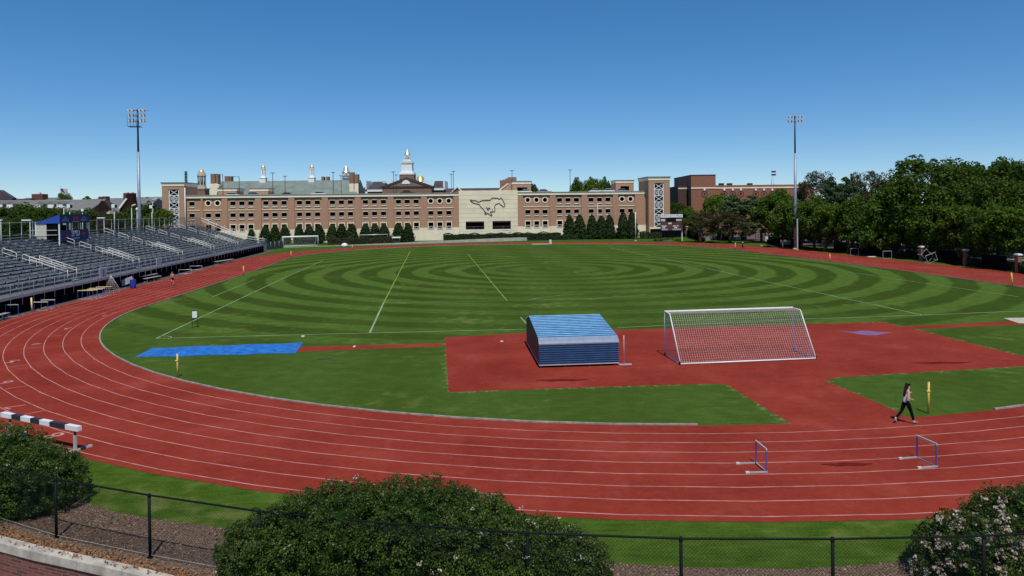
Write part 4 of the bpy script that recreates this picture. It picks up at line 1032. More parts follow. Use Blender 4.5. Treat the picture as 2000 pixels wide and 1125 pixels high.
for s, px, k, rd in wins:
    zb, zt, zsill = lv[k]
    if k == 3 and px < 440: continue
    mb = MB()
    if rd:
        cz = 11.25; ring(mb, s, cz, .62, .90, -.10, .12, 0)
        # brick infill between square hole and ring, as a stone plate with a round hole
        n = 24; vs = []; 
        for j in range(n):
            a = 2 * math.pi * j / n; c_, s2 = math.cos(a), math.sin(a); q = max(abs(c_), abs(s2)); vs += [(s + .62 * c_, .02, cz + .62 * s2), (s + (WW + .04) * c_ / q, .02, cz + (WW + .04) * s2 / q)]
        mb.add(vs, [(2 * j, 2 * ((j + 1) % n), 2 * ((j + 1) % n) + 1, 2 * j + 1) for j in range(n)], 1)
        mb.build("round_window", [M['cast'], M['brick']], gar); continue
    if k == 3:
        for a, b in ((s - WW - .22, s - WW), (s + WW, s + WW + .22)): mb.box(a, b, -.16, .05, zsill, zt + .001)
        mb.box(s - WW - .22, s + WW + .22, -.16, .05, zt, zt + .24)
        mb.box(s - WW - .22, s + WW + .22, -.2, .1, zsill - .12, zsill)
    else:
        mb.box(s - WW - .06, s + WW + .06, -.18, .1, zsill - .14, zsill + .018); mb.box(s - WW, s + WW, -.05, .04, zt - .0, zt + .13)
    o = mb.build("window", M['cast'], gar)
    mb = MB(); z0 = zsill + .06; z1 = zb + .0 if k < 3 else zb + .1
    mb.box(s - WW, s + WW, .06, .11, z1 - .07, z1); mb.box(s - WW, s + WW, .06, .11, z0, z0 + .06)
    zc = (z0 + z1) / 2; hh = (z1 - z0) / 2 - .08
    mb.tube([(s + .42 * math.cos(2 * math.pi * j / 12), .085, zc + hh * math.sin(2 * math.pi * j / 12)) for j in range(13)], .028, 4, cap=False)
    for x0, x1 in ((-WW, -.42), (.42, WW)):
        mb.tube([(s + x0, .085, zc - hh), (s + x1, .085, zc)], .02, 4); mb.tube([(s + x0, .085, zc + hh), (s + x1, .085, zc)], .02, 4)
    mb.build("railing", M['white'], o)
# decks, inner dark walls, roof
sTot0, sTot1 = S_(364), S_(1262)
mb = MB()
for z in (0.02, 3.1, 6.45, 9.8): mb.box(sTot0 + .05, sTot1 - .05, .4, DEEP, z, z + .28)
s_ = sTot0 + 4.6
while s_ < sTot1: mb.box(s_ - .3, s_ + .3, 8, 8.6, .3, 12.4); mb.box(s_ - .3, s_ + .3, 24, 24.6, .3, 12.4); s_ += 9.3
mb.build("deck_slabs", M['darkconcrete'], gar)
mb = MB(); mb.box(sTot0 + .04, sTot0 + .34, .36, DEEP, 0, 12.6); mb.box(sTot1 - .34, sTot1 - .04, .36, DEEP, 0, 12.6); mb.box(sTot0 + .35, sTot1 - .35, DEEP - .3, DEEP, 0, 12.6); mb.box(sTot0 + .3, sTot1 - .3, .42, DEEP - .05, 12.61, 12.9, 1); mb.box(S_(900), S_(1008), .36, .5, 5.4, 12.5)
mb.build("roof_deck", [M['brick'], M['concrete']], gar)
# cream emblem wall
e0, e1 = S_(896.3), S_(1010.7); zt = 14.1; zb2 = Z_STONE - .75
o1 = (S_(909.3), S_(945.2), fs(0 + 927, 448)[1], fs(927, 432.3)[1]); o2 = (S_(961.3), S_(997), fs(979, 447.3)[1], fs(979, 431.3)[1])
mb = MB(); wall_grid(mb, e0, e1, 0, zt, [o1, o2], -1.0, .6)
mb.add([(e0, -1, 0), (e0, .35, 0), (e0, .35, zt), (e0, -1, zt)], [(0, 1, 2, 3)]); mb.add([(e1, -1, 0), (e1, .35, 0), (e1, .35, zt), (e1, -1, zt)], [(3, 2, 1, 0)]); mb.add([(e0, -1, zt), (e1, -1, zt), (e1, .35, zt), (e0, .35, zt)], [(0, 1, 2, 3)])
ew = mb.build("emblem_wall", mat("cream_precast_panel", (.80, .71, .50), .8, var=.07, scale=.35), gar)
mb = MB()
for z in [zt - 1.35 - 1.28 * k for k in range(9)]:
    if z > 1: mb.box(e0, e1, -1.012, -1.0005, z, z + .045)
for k in (.25, .5, .75): 
    s = e0 + (e1 - e0) * k
    for z in (zt - .68 - 2.56 * j for j in range(5)): mb.box(s - .02, s + .02, -1.012, -1.0005, z - .62, z + .62)
mb.build("panel_joint", mat("panel_joint_shadow_gap", (.33, .28, .19), .9), ew)
hp = [(395, 305), (440, 325), (510, 325), (560, 355), (600, 335), (640, 322), (720, 318), (790, 315), (815, 290), (830, 268), (850, 280), (862, 262), (885, 278), (910, 268), (935, 275), (960, 288), (990, 292), (1005, 260), (1025, 290), (1045, 320), (1060, 350), (1078, 390), (1088, 415), (1075, 445), (1055, 450), (1030, 425), (995, 405), (975, 378), (940, 385), (905, 402), (885, 430), (880, 470), (888, 515), (878, 545), (845, 543), (808, 545), (795, 558), (815, 590), (832, 620), (810, 628), (775, 600), (742, 575), (715, 592), (690, 600), (680, 580), (715, 556), (688, 550), (665, 520), (648, 490), (615, 465), (590, 435), (570, 400), (520, 385), (470, 378), (425, 355), (395, 325), (395, 305)]
P_ = [fs(880 + a / 10.227, 360 + b / 10.227, -1.0) for a, b in hp]
mb = MB(); mb.tube([(s, -1.06, z) for s, z in P_], .115, 4, cap=False)
q1 = [fs(880 + a / 10.227, 360 + b / 10.227, -1.0) for a, b in ((710, 460), (735, 475), (728, 500), (760, 515))]; q2 = [fs(880 + a / 10.227, 360 + b / 10.227, -1.0) for a, b in ((745, 490), (770, 462), (790, 485), (765, 500))]; q3 = [fs(880 + a / 10.227, 360 + b / 10.227, -1.0) for a, b in ((830, 500), (842, 512))]
for q in (q1, q2, q3): mb.tube([(s, -1.06, z) for s, z in q], .10, 4)
mb.build("running_horse_emblem", mat("dark_bronze_emblem", (.055, .045, .035), .6), ew)
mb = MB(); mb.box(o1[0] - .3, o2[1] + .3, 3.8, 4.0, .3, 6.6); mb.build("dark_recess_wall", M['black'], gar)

# towers at both ends
def stair_tower(x0, x1, d0, d1, ztop, lx0, lx1, lz1, dark_right):
    """brick stair tower in facade coordinates, white lattice window in the front"""
    mb = MB(); wall_grid(mb, x0, x1, 0, ztop - 1.1, [(lx0, lx1, 2.9, lz1)], d0, .5)
    mb.add([(x0, d0, 0), (x0, d1, 0), (x0, d1, ztop - 1.1), (x0, d0, ztop - 1.1)], [(3, 2, 1, 0)]); mb.add([(x1, d0, 0), (x1, d1, 0), (x1, d1, ztop - 1.1), (x1, d0, ztop - 1.1)], [(0, 1, 2, 3)])
    mb.add([(x0, d1, 0), (x1, d1, 0), (x1, d1, ztop - 1.1), (x0, d1, ztop - 1.1)], [(0, 1, 2, 3)])
    tw = mb.build("stair_tower", M['brick'], gar)
    mb = MB(); mb.box(x0 - .12, x1 + .12, d0 - .12, d1 + .12, ztop - 1.1, ztop - .3); mb.box(x0 - .3, x1 + .3, d0 - .3, d1 + .3, ztop - .298, ztop, 1); mb.build("tower_cornice", [M['cast'], mat("tower_coping", (.28, .27, .22), .6)], tw)
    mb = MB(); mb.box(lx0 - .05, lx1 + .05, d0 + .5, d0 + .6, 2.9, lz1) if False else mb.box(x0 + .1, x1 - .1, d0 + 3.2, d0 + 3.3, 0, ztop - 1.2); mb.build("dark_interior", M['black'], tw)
    mb = MB(); n = 7; cell = (lz1 - 2.95) / n; hw = (lx1 - lx0); mid = (lx0 + lx1) / 2; y = d0 + .25
    for k in range(n + 1): z = 2.95 + cell * k; mb.box(lx0 + .05, lx1 - .05, y - .05, y + .05, z - .10, z + .10)
    for x in (lx0 + .14, lx1 - .14): mb.box(x - .12, x + .12, y - .07, y + .07, 2.95, lz1 - .05)
    for k in range(n):
        z0, z1 = 2.95 + cell * k + .1, 2.95 + cell * (k + 1) - .1
        if k % 2 == 0: mb.beam((lx0 + .2, y, z0), (lx1 - .2, y, z1), .08, .14); mb.beam((lx0 + .2, y + .01, z1), (lx1 - .2, y + .01, z0), .08, .14)
        else:
            mb.box(mid - .11, mid + .11, y - .05, y + .05, z0, z1)
            for a, b in ((lx0 + .26, mid - .11), (mid + .11, lx1 - .26)):
                mb.beam((a, y, z0), (b, y, z1), .05, .09); mb.beam((a, y + .01, z1), (b, y + .01, z0), .05, .09); c_ = (a + b) / 2; zc = (z0 + z1) / 2
                mb.tube([(c_ + .3 * math.cos(q_), y, zc + .42 * math.sin(q_)) for q_ in [2 * math.pi * j / 10 for j in range(11)]], .05, 4, cap=False)
    mb.build("white_lattice", M['white'], tw)
    return tw
tl = stair_tower(S_(319.5), S_(362.5), -.9, 9.0, fs(340, 356)[1], S_(332), S_(352.5), fs(340, 370)[1], True)
mb = MB(); mb.tube([(S_(364.5), -1.05, 0), (S_(364.5), -1.05, fs(364, 367)[1])], .13, 8); mb.build("downspout", M['white'], gar)
tr_ = stair_tower(S_(1261.5), S_(1302.5), -3.2, 8.5, fs(1280, 345.5)[1], S_(1272), S_(1291), fs(1282, 358)[1], False)
mb = MB(); mb.box(S_(1262.6), S_(1290), -3.4, -3.1, 0, 3.0); mb.build("tower_base", M['cast'], tr_)

# huts on the roof deck
def hut(px0, px1, pytop, D_, open0, open1, lab):
    s0, s1 = S_(px0, 375, D_), S_(px1, 375, D_); z1 = fs((px0 + px1) / 2, pytop, D_)[1]; mb = MB()
    h_ = (S_(open0, 375, D_), S_(open1, 375, D_), 12.9, z1 - 1.9)
    wall_grid(mb, s0, s1, 12.85, z1 - .9, [h_], D_, .4)
    for x, f_ in ((s0, (3, 2, 1, 0)), (s1, (0, 1, 2, 3))): mb.add([(x, D_, 12.85), (x, D_ + 7, 12.85), (x, D_ + 7, z1 - .9), (x, D_, z1 - .9)], [f_])
    mb.box(s0 + .2, s1 - .2, D_ + 3, D_ + 3.1, 12.9, z1 - 1.0, 1)
    hh = mb.build("roof_hut", [M['brick'], M['black']], gar); mb = MB(); mb.box(s0 - .1, s1 + .1, D_ - .1, D_ + 7.1, z1 - .9, z1 - .2); mb.box(s0 - .25, s1 + .25, D_ - .25, D_ + 7.25, z1 - .199, z1, 1); mb.build("hut_cornice", [M['cast'], M['greyroof']], hh)
hut(426, 462, 367.5, 18, 435, 457, ''); hut(488.5, 523.5, 367.5, 18, 498, 514, ''); hut(1001, 1037, 353.5, 10, 1010, 1030, ''); hut(1203, 1238, 351.5, 14, 1212, 1229, '')

# lamp posts on the roof deck
def L2W(s, d, z): return (A0[0] + gdx * s - gdy * d, A0[1] + gdy * s + gdx * d, z)
names = ["dark lamp post with left arm on the garage roof in front of the brick chimney", "second arm lamp post on the garage roof, right of the chimney pair", "tall twin-head lamp post on the garage roof beside the left white cupola", "shorter lamp post on the garage roof between the two white cupolas", "tall lamp post on the garage roof left of the silver-domed cupola", "shorter lamp post on the garage roof in front of the silver-domed cupola",
         "taller of the two lamp posts left of the white steeple", "shorter of the two lamp posts left of the white steeple", "shorter of the pair of lamp posts above the garage's round windows", "taller of the pair of lamp posts above the garage's round windows", "lamp post above the brick gable right of the emblem wall", "lone lamp post standing above the trees on the garage roof"]
for k, (px, py, D_, arm) in enumerate(((435, 340.5, 8, 1), (467, 345, 16, 1), (532.5, 338, 10, 2), (556.5, 344.5, 20, 2), (650.5, 337, 12, 2), (666, 343.5, 22, 2), (768.3, 336, 12, 2), (773.6, 342, 24, 2), (881.4, 340.5, 22, 2), (885.4, 335, 12, 2), (1000, 333.5, 18, 2), (1113.3, 332, 16, 2))):
    s, z = fs(px, py, D_); x, y, _ = L2W(s, D_, 0); t = thing("roof_lamp_post", names[k], "lamp post", (x, y, 12.9), GA, "lamp posts on the garage roof deck")
    h = z - 12.9; mb = MB(); mb.tube([(0, 0, 0), (0, 0, h)], .09, 6); mb.build("pole", M['darkmetal'], t)
    mb = MB()
    if arm == 1: mb.tube([(0, 0, h - .05), (-1.6, 0, h)], .06, 5); mb.box(-2.2, -1.3, -.18, .18, h - .02, h + .12)
    else: mb.box(-.55, .55, -.18, .18, h - .04, h + .12); 
    mb.build("lamp_head", M['darkmetal'], t)

# cars
def car(name, lab, loc, rz, col, group=None, s=1.0):
    t = thing(name, lab, "car", loc, rz, group); L2, Wd = 4.6 * s, 1.85 * s
    mb = MB(); side = [(-2.3, .35), (-2.28, .75), (-1.9, .92), (-1.45, .97), (1.55, .93), (2.2, .80), (2.3, .55), (2.28, .35)]
    mb.prism([(a * s, b * s) for a, b in side], -Wd / 2, Wd / 2); mb.build("body", col, t, .06)
    cab = [(-1.75, .95), (-1.2, 1.42), (.35, 1.45), (1.15, .94)]
    mb = MB(); mb.prism([(a * s, b * s) for a, b in cab], -Wd / 2 + .12, Wd / 2 - .12); mb.build("windows", M['glass'], t)
    mb = MB(); mb.prism([(-1.22 * s, 1.40 * s), (-1.15 * s, 1.47 * s), (.3 * s, 1.49 * s), (.38 * s, 1.43 * s)], -Wd / 2 + .1, Wd / 2 - .1); mb.build("roof", col, t)
    for x in (-1.4, 1.4):
        for y in (-1, 1): mb = MB(); mb.tube([(x * s, y * (Wd / 2 - .2), .33 * s), (x * s, y * (Wd / 2 + .01), .33 * s)], .33 * s, 12); mb.build("wheel", M['black'], t)
    return t
cw = mat("white_car_paint", (.70, .70, .70), .25, var=.02); cg = mat("grey_car_paint", (.22, .23, .25), .25, var=.02); cdk = mat("black_car_paint", (.02, .02, .025), .2, var=.02); crd = mat("red_car_paint", (.45, .03, .03), .25, var=.02)
for px, D_, c_, lab in ((455, 12, cw, "white car parked on the garage roof in front of the left roof hut"), (497, 10, cg, "grey car parked on the garage roof beside the second roof hut"), (558, 16, cdk, "dark car barely showing over the garage parapet below the green roof"), (797, 5, cdk, "dark car on the garage roof below the brick pediment"),
                        (1024, 4, cw, "white car in front of the roof hut right of the emblem wall"), (1165, 5, cw, "left of two white cars on the garage roof before the round-crowned tree"), (1186, 5, cw, "right of two white cars on the garage roof beside the last hut"), (1217, 7, cg, "silver car inside the doorway of the last roof hut"), (1063, 6, cg, "grey car low on the garage roof above the round windows at right"), (622, 9, cw, "pale car roof just showing over the parapet below the two small chimneys")):
    s = S_(px, 380, D_); x, y, _ = L2W(s, D_, 0); car("parked_car", lab, (x, y, 12.9 + .1), GA + (0 if px % 2 else math.pi), c_, "cars on the garage roof", 1.0)

# ------------------------------------------------------------------ campus buildings behind the garage
def gz(px, py, Y): return W(px, py, Y)
def tbox(mb, px0, px1, py0, py1, Y, dep, m=0, zb=None):
    x0, _, z1 = W(px0, py0, Y); x1, _, _ = W(px1, py0, Y); z0 = W((px0 + px1) / 2, py1, Y)[2] if zb is None else zb
    mb.box(x0, x1, Y, Y + dep, z0, z1, m); return x0, x1, z0, z1
class Frame:    # world-space builders whose meshes become local to their thing
    pass
def world_build(mb, name, mats, parent, T):
    o = mb.build(name, mats, parent); o.matrix_local = Matrix.Translation((-T[0], -T[1], 0)); return o
# long hall with green-grey roof
T = W(550, 400, 262); hall = thing("slate_roof_hall", "long brick hall with green-grey slate roof behind the garage's left half", "building", (T[0], 262, 0))
x0 = W(402, 380, 262)[0]; x1 = W(684, 380, 262)[0]; zr = W(550, 353, 275)[2]; ze = W(550, 396, 262)[2]
mb = MB(); mb.box(x0 + 1, x1, 262.5, 288, 0, ze); world_build(mb, "brick_walls", M['brickdark'], hall, T)
mb = MB(); xr = W(431, 353, 275)[0]
mb.add([(x0, 262, ze), (x1 + 1, 262, ze), (x1 + 1, 275, zr), (xr, 275, zr), (x0, 289, ze), (x1 + 1, 289, ze)], [(0, 1, 2, 3), (3, 2, 5, 4), (0, 3, 4), (1, 5, 2)]); world_build(mb, "slate_roof", M['slate'], hall, T)
for a, b, c, lab in ((411, 419.5, 339.5, 0), (421, 426, 340, 0), (438.5, 447, 344, 1), (448, 451.5, 344.5, 1), (627.5, 632.5, 345, 1), (636.5, 641.5, 345, 1), (682, 690.5, 336.5, 0), (692, 699.5, 340.5, 0)):
    mb = MB(); Yc = 268 if lab == 0 else 277; tbox(mb, a, b, c, 392, Yc, 2.2); 
    if lab == 0:
        x_0 = W(a, c, Yc)[0]; x_1 = W(b, c, Yc)[0]; zz = W(a, 359 if b < 500 else 358.5, Yc)[2]; mb.box(x_0 - .02, x_1 + .02 if b > 500 else x_1 - .3, Yc - .05, Yc + .2, zz - 12, zz, 1)
    world_build(mb, "chimney", [M['brownbrick'], M['cast']], hall, T)
mb = MB(); xa, xb = W(411, 370, 266)[0], W(428, 370, 266)[0]; za = W(411, 361, 266)[2]; zb_ = W(411, 385, 266)[2]
mb.prism([(xa - 1.5, zb_ - 4), (xa - .2, za - .5), (xa + 1.6, za + .5), (xb, za - .2), (xb - 2.4, zb_ - 4)], 266, 267.8); world_build(mb, "cream_gable_end", M['cast'], hall, T)
# white cupolas
def cupola(px, pytop, pybase, Y, parent, T, dome='gold', w_=1.0, body='whitestone'):
    x, _, zt_ = W(px, pytop, Y); zb_ = W(px, pybase, Y)[2]; H_t = zt_ - zb_; u = H_t / 7.0
    mb = MB(); mb.box(x - 1.9 * u * .6 * w_, x + 1.9 * u * .6 * w_, Y - 1.14 * u, Y + 1.14 * u, zb_ - 2, zb_ + 1.35 * u)
    mb.box(x - 1.3 * u * w_, x + 1.3 * u * w_, Y - 1.3 * u, Y + 1.3 * u, zb_ + 1.35 * u, zb_ + 1.6 * u)
    mb.lathe(x, Y, [(1.15 * u * w_, zb_ + 1.6 * u), (.85 * u * w_, zb_ + 2.3 * u), (.78 * u * w_, zb_ + 2.6 * u)], 8, 0, False, ph=math.pi / 8)
    for j in range(8):
        a = math.pi / 8 + j * math.pi / 4; mb.box(x + .68 * u * w_ * math.cos(a) - .16 * u, x + .68 * u * w_ * math.cos(a) + .16 * u, Y + .68 * u * math.sin(a) - .16 * u, Y + .68 * u * math.sin(a) + .16 * u, zb_ + 2.55 * u, zb_ + 4.9 * u)
    mb.lathe(x, Y, [(.40 * u * w_, zb_ + 2.6 * u), (.40 * u * w_, zb_ + 4.9 * u)], 8, 1, False)
    mb.lathe(x, Y, [(.86 * u * w_, zb_ + 4.85 * u), (.92 * u * w_, zb_ + 5.1 * u), (.9 * u * w_, zb_ + 5.25 * u)], 12)
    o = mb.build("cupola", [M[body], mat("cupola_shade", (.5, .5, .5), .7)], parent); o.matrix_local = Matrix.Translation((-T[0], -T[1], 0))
    mb = MB(); mb.lathe(x, Y, [(.88 * u * w_, zb_ + 5.25 * u), (.86 * u * w_, zb_ + 5.6 * u), (.7 * u * w_, zb_ + 6.05 * u), (.4 * u * w_, zb_ + 6.4 * u), (.08 * u, zb_ + 6.6 * u), (.05 * u, zb_ + 7 * u), (.001, zb_ + 7.1 * u)], 16); q = mb.build("dome", M[dome], o)
cupola(514, 320.5, 355, 275, hall, T); cupola(609, 320, 354.5, 275, hall, T)
T2 = W(676, 350, 290); dc = thing("domed_cupola", "round white cupola with tall silver-gold bell dome behind the brick chimneys", "cupola", (T2[0], 290, 0))
x, _, zt_ = W(676, 321.5, 290); z1 = W(676, 337, 290)[2]; z2 = W(676, 347, 290)[2]; z3 = W(676, 353, 290)[2]; rr = W(684, 340, 290)[0] - x
mb = MB(); mb.lathe(0, 0, [(rr * .9, 0), (rr * .9, z3 + .8), (rr * 1.05, z3 + .9), (rr * 1.05, z2)], 16)
for j in range(14): a = 2 * math.pi * j / 14; mb.tube([(rr * .85 * math.cos(a), rr * .85 * math.sin(a), z2), (rr * .85 * math.cos(a), rr * .85 * math.sin(a), z1)], .16, 6)
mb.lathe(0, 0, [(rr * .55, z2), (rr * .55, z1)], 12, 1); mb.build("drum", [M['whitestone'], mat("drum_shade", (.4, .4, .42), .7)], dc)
mb = MB(); mb.lathe(0, 0, [(rr * 1.05, z1), (rr * 1.0, z1 + .2), (rr * .72, z1 + .7), (rr * .62, z1 + 1.4), (rr * .42, z1 + 2.2), (rr * .12, z1 + 2.7), (.05, z1 + 2.9), (.03, zt_)], 20); mb.build("bell_dome", mat("pale_gilded_dome", (.80, .74, .60), .35, .7, var=.05), dc)
# brown brick cupola right of left tower
T3 = W(394, 360, 240); bc = thing("brick_belfry", "brown brick and stone belfry with small gold dome behind the left stair tower", "belfry", (T3[0], 240, 0))
f = lambda px, py: (W(px, py, 240)[0] - T3[0], W(px, py, 240)[2])
xw = f(404.5, 370)[0]; mb = MB(); mb.box(-xw, xw, -1.8, 1.8, 0, f(394, 370)[1]); mb.box(-xw - .15, xw + .15, -2, 2, f(394, 370)[1], f(394, 368)[1], 1); mb.lathe(0, 0, [(xw * .95, f(394, 368)[1]), (xw * .8, f(394, 364)[1]), (xw * .8, f(394, 361)[1])], 12, 1); mb.build("brick_base", [M['brownbrick'], mat("aged_stone", (.40, .34, .27), .8)], bc)
mb = MB()
for j in range(8): a = 2 * math.pi * (j + .5) / 8; mb.tube([(xw * .62 * math.cos(a), xw * .62 * math.sin(a), f(394, 361)[1]), (xw * .62 * math.cos(a), xw * .62 * math.sin(a), f(394, 344)[1])], .17, 6)
mb.lathe(0, 0, [(xw * .25, f(394, 361)[1]), (xw * .25, f(394, 344)[1])], 8, 1); mb.lathe(0, 0, [(xw * .8, f(394, 344.5)[1]), (xw * .85, f(394, 343)[1]), (xw * .75, f(394, 342)[1]), (xw * .72, f(394, 338)[1]), (xw * .6, f(394, 337)[1])], 14); mb.build("colonnade", [mat("weathered_stone", (.36, .32, .27), .8), M['brownbrick']], bc)
mb = MB(); mb.lathe(0, 0, [(xw * .5, f(394, 337)[1]), (xw * .45, f(394, 334)[1]), (xw * .2, f(394, 331.5)[1]), (.04, f(394, 330)[1]), (.02, f(394, 326)[1])], 14); mb.build("gold_dome", M['gold'], bc)
# louvred dark mast by the left tower
T4 = W(363.5, 360, 205); lm = thing("louvred_mast", "dark louvred mast rising beside the garage's left stair tower", "mast", (T4[0], 205, 0))
mb = MB(); za, zb_ = W(363, 334.5, 205)[2], W(363, 383, 205)[2]; mb.tube([(0, 0, 12.8), (0, 0, za)], .2, 6); z = W(363, 362, 205)[2]
while z < za: mb.lathe(0, 0, [(.25, z), (.62, z + .1), (.25, z + .25)], 10); z += .42
mb.build("louvres", M['darkmetal'], lm)
# main hall with pediment and steeple
Y = 300; T5 = W(796, 370, Y); mh = thing("pediment_hall", "brick hall with dark pediment, white steeple and slate wings behind the garage", "building", (T5[0], Y, 0))
def wx(px, Y_=Y): return W(px, 365, Y_)[0]
def wz(px, py, Y_=Y): return W(px, py, Y_)[2]
mb = MB(); mb.box(wx(747), wx(843), Y - .6, Y + 20, 0, wz(795, 366)); world_build(mb, "brick_front", M['brownbrick'], mh, T5)
mb = MB(); mb.prism([(wx(749), wz(795, 364)), (wx(842), wz(795, 364)), (wx(795), wz(795, 349))], Y - .75, Y + 14); world_build(mb, "pediment_brick", M['brownbrick'], mh, T5)
mb = MB(); a, b, c = (wx(744.5), wz(795, 364.5)), (wx(846), wz(795, 364.5)), (wx(795), wz(795, 346.2))
mb.prism([a, (wx(744.5), wz(795, 366.5)), (wx(846), wz(795, 366.5)), b], Y - .9, Y + 15)
for p, q in ((a, c), (c, b)): mb.prism([p, q, (q[0], q[1] - 1.0), (p[0], p[1] - .6)] if p == a else [p, q, (q[0], q[1] - .6), (p[0], p[1] - 1.0)], Y - 1.0, Y + 15)
world_build(mb, "dark_cornice", M['darkroof'], mh, T5)
mb = MB(); cx, r_ = wx(793.5), wx(801.5) - wx(793.5); zz = wz(793.5, 359.5); mb.prism([(cx + r_ * math.cos(math.pi * k / 10), zz + r_ * math.sin(math.pi * k / 10)) for k in range(11)], Y - .95, Y - .7); world_build(mb, "fan_window", M['whitestone'], mh, T5)
for a, b, c, d, nm in ((716, 748, 355, 370, 0), (845, 866, 353.5, 367, 0), (701, 717, 363, 374, 0)):
    mb = MB(); z_e, z_r = wz(a, d, Y + 4), wz(a, c, Y + 12); xa, xb = wx(a + (2 if a < 720 else 0), Y + 4), wx(b, Y + 4)
    mb.add([(xa, Y + 4, z_e), (xb, Y + 4, z_e), (xb, Y + 12, z_r), (xa + (1 if a < 720 else 0), Y + 12, z_r), (xa, Y + 20, z_e), (xb, Y + 20, z_e)], [(0, 1, 2, 3), (3, 2, 5, 4), (0, 3, 4), (1, 5, 2)]); world_build(mb, "slate_wing_roof", M['darkroof'], mh, T5)
    mb = MB(); mb.box(xa, xb, Y + 4.2, Y + 20, 0, z_e - .02); mb.box(xa - .2, xb + .2, Y + 3.7, Y + 4.3, z_e - 1.0, z_e - .1, 1); world_build(mb, "wing_wall", [M['brickdark'], M['whitestone']], mh, T5)
mb = MB()
for a, b in ((866, 869.5), (714.5, 717)): mb.prism([(wx(a, Y + 6), wz(a, 370, Y + 6)), (wx(b, Y + 6), wz(a, 370, Y + 6)), (wx(b - .5, Y + 6), wz(a, 353, Y + 6)), (wx(a, Y + 6), wz(a, 353, Y + 6))], Y + 5, Y + 19)
for a, b in ((747.5, 771), (826, 846)):
    z0, z1 = wz(a, 357.5, Y + 10), wz(a, 353, Y + 10); mb.box(wx(a, Y + 10), wx(b, Y + 10), Y + 10, Y + 10.3, z1 - .25, z1); mb.box(wx(a, Y + 10), wx(b, Y + 10), Y + 10, Y + 10.3, z0, z0 + .25)
    q = wx(a, Y + 10)
    while q < wx(b, Y + 10): mb.box(q, q + .22, Y + 10.05, Y + 10.25, z0, z1); q += .5
world_build(mb, "white_balustrade", M['whitestone'], mh, T5)
Ys = Y + 8; ux = wx(796.5, Ys); sc_ = lambda p: p / FPX * Ys
mb = MB(); mb.box(ux - sc_(14), ux + sc_(14), Ys - 3, Ys + 3, 10, wz(796, 341.5, Ys)); world_build(mb, "steeple_brick_base", M['brownbrick'], mh, T5)
mb = MB(); zq = lambda py: wz(796, py, Ys)
mb.box(ux - sc_(14.5), ux + sc_(14.5), Ys - 3.2, Ys + 3.2, zq(341.5), zq(338.5)); mb.box(ux - sc_(13), ux + sc_(13), Ys - 2.8, Ys + 2.8, zq(338.5), zq(336.5))
mb.box(ux - sc_(10.2), ux + sc_(10.2), Ys - 2.2, Ys + 2.2, zq(336.5), zq(319.5)); mb.box(ux - sc_(11.3), ux + sc_(11.3), Ys - 2.5, Ys + 2.5, zq(319.5), zq(317)); mb.box(ux - sc_(9), ux + sc_(9), Ys - 2, Ys + 2, zq(317), zq(314.5))
mb.prism([(ux - sc_(10), zq(317)), (ux + sc_(10), zq(317)), (ux + sc_(5), zq(314.2)), (ux, zq(313)), (ux - sc_(5), zq(314.2))], Ys - 2.6, Ys - 2.2)
mb.box(ux - sc_(6.5), ux + sc_(6.5), Ys - 1.4, Ys + 1.4, zq(314.5), zq(312))
for j in range(8): a = math.pi / 8 + j * math.pi / 4; mb.tube([(ux + sc_(5) * math.cos(a), Ys + sc_(5) * math.sin(a), zq(312)), (ux + sc_(5) * math.cos(a), Ys + sc_(5) * math.sin(a), zq(303.5))], .2, 6)
mb.lathe(ux, Ys, [(sc_(2.5), zq(312)), (sc_(2.5), zq(303.5))], 8, 1); mb.lathe(ux, Ys, [(sc_(5.8), zq(303.8)), (sc_(6), zq(302.6))], 12)
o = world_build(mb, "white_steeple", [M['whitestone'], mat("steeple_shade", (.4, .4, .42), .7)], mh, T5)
mb = MB(); mb.lathe(ux, Ys, [(sc_(6), zq(302.6)), (sc_(5.2), zq(300)), (sc_(4.6), zq(299)), (sc_(3.6), zq(297)), (sc_(2), zq(294.5)), (sc_(.4), zq(293)), (.03, zq(289.5))], 14); mb.build("steeple_dome", mat("pale_gold_dome", (.85, .74, .52), .35, .7), o)
mb = MB(); mb.lathe(0, 0, [(1.9, 12), (1.9, wz(821, 352, Y + 30)), (1.75, wz(821, 351.5, Y + 30)), (1.7, wz(821, 347, Y + 30)), (1.0, wz(821, 344, Y + 30)), (.35, wz(821, 343, Y + 30)), (.25, wz(821, 340, Y + 30)), (.02, wz(821, 338, Y + 30))], 16); gd = thing("gold_dome", "small bright gold dome just right of the white steeple", "dome", (wx(821, Y + 30), Y + 30, 0)); mb.build("dome_shell", M['gold'], gd)
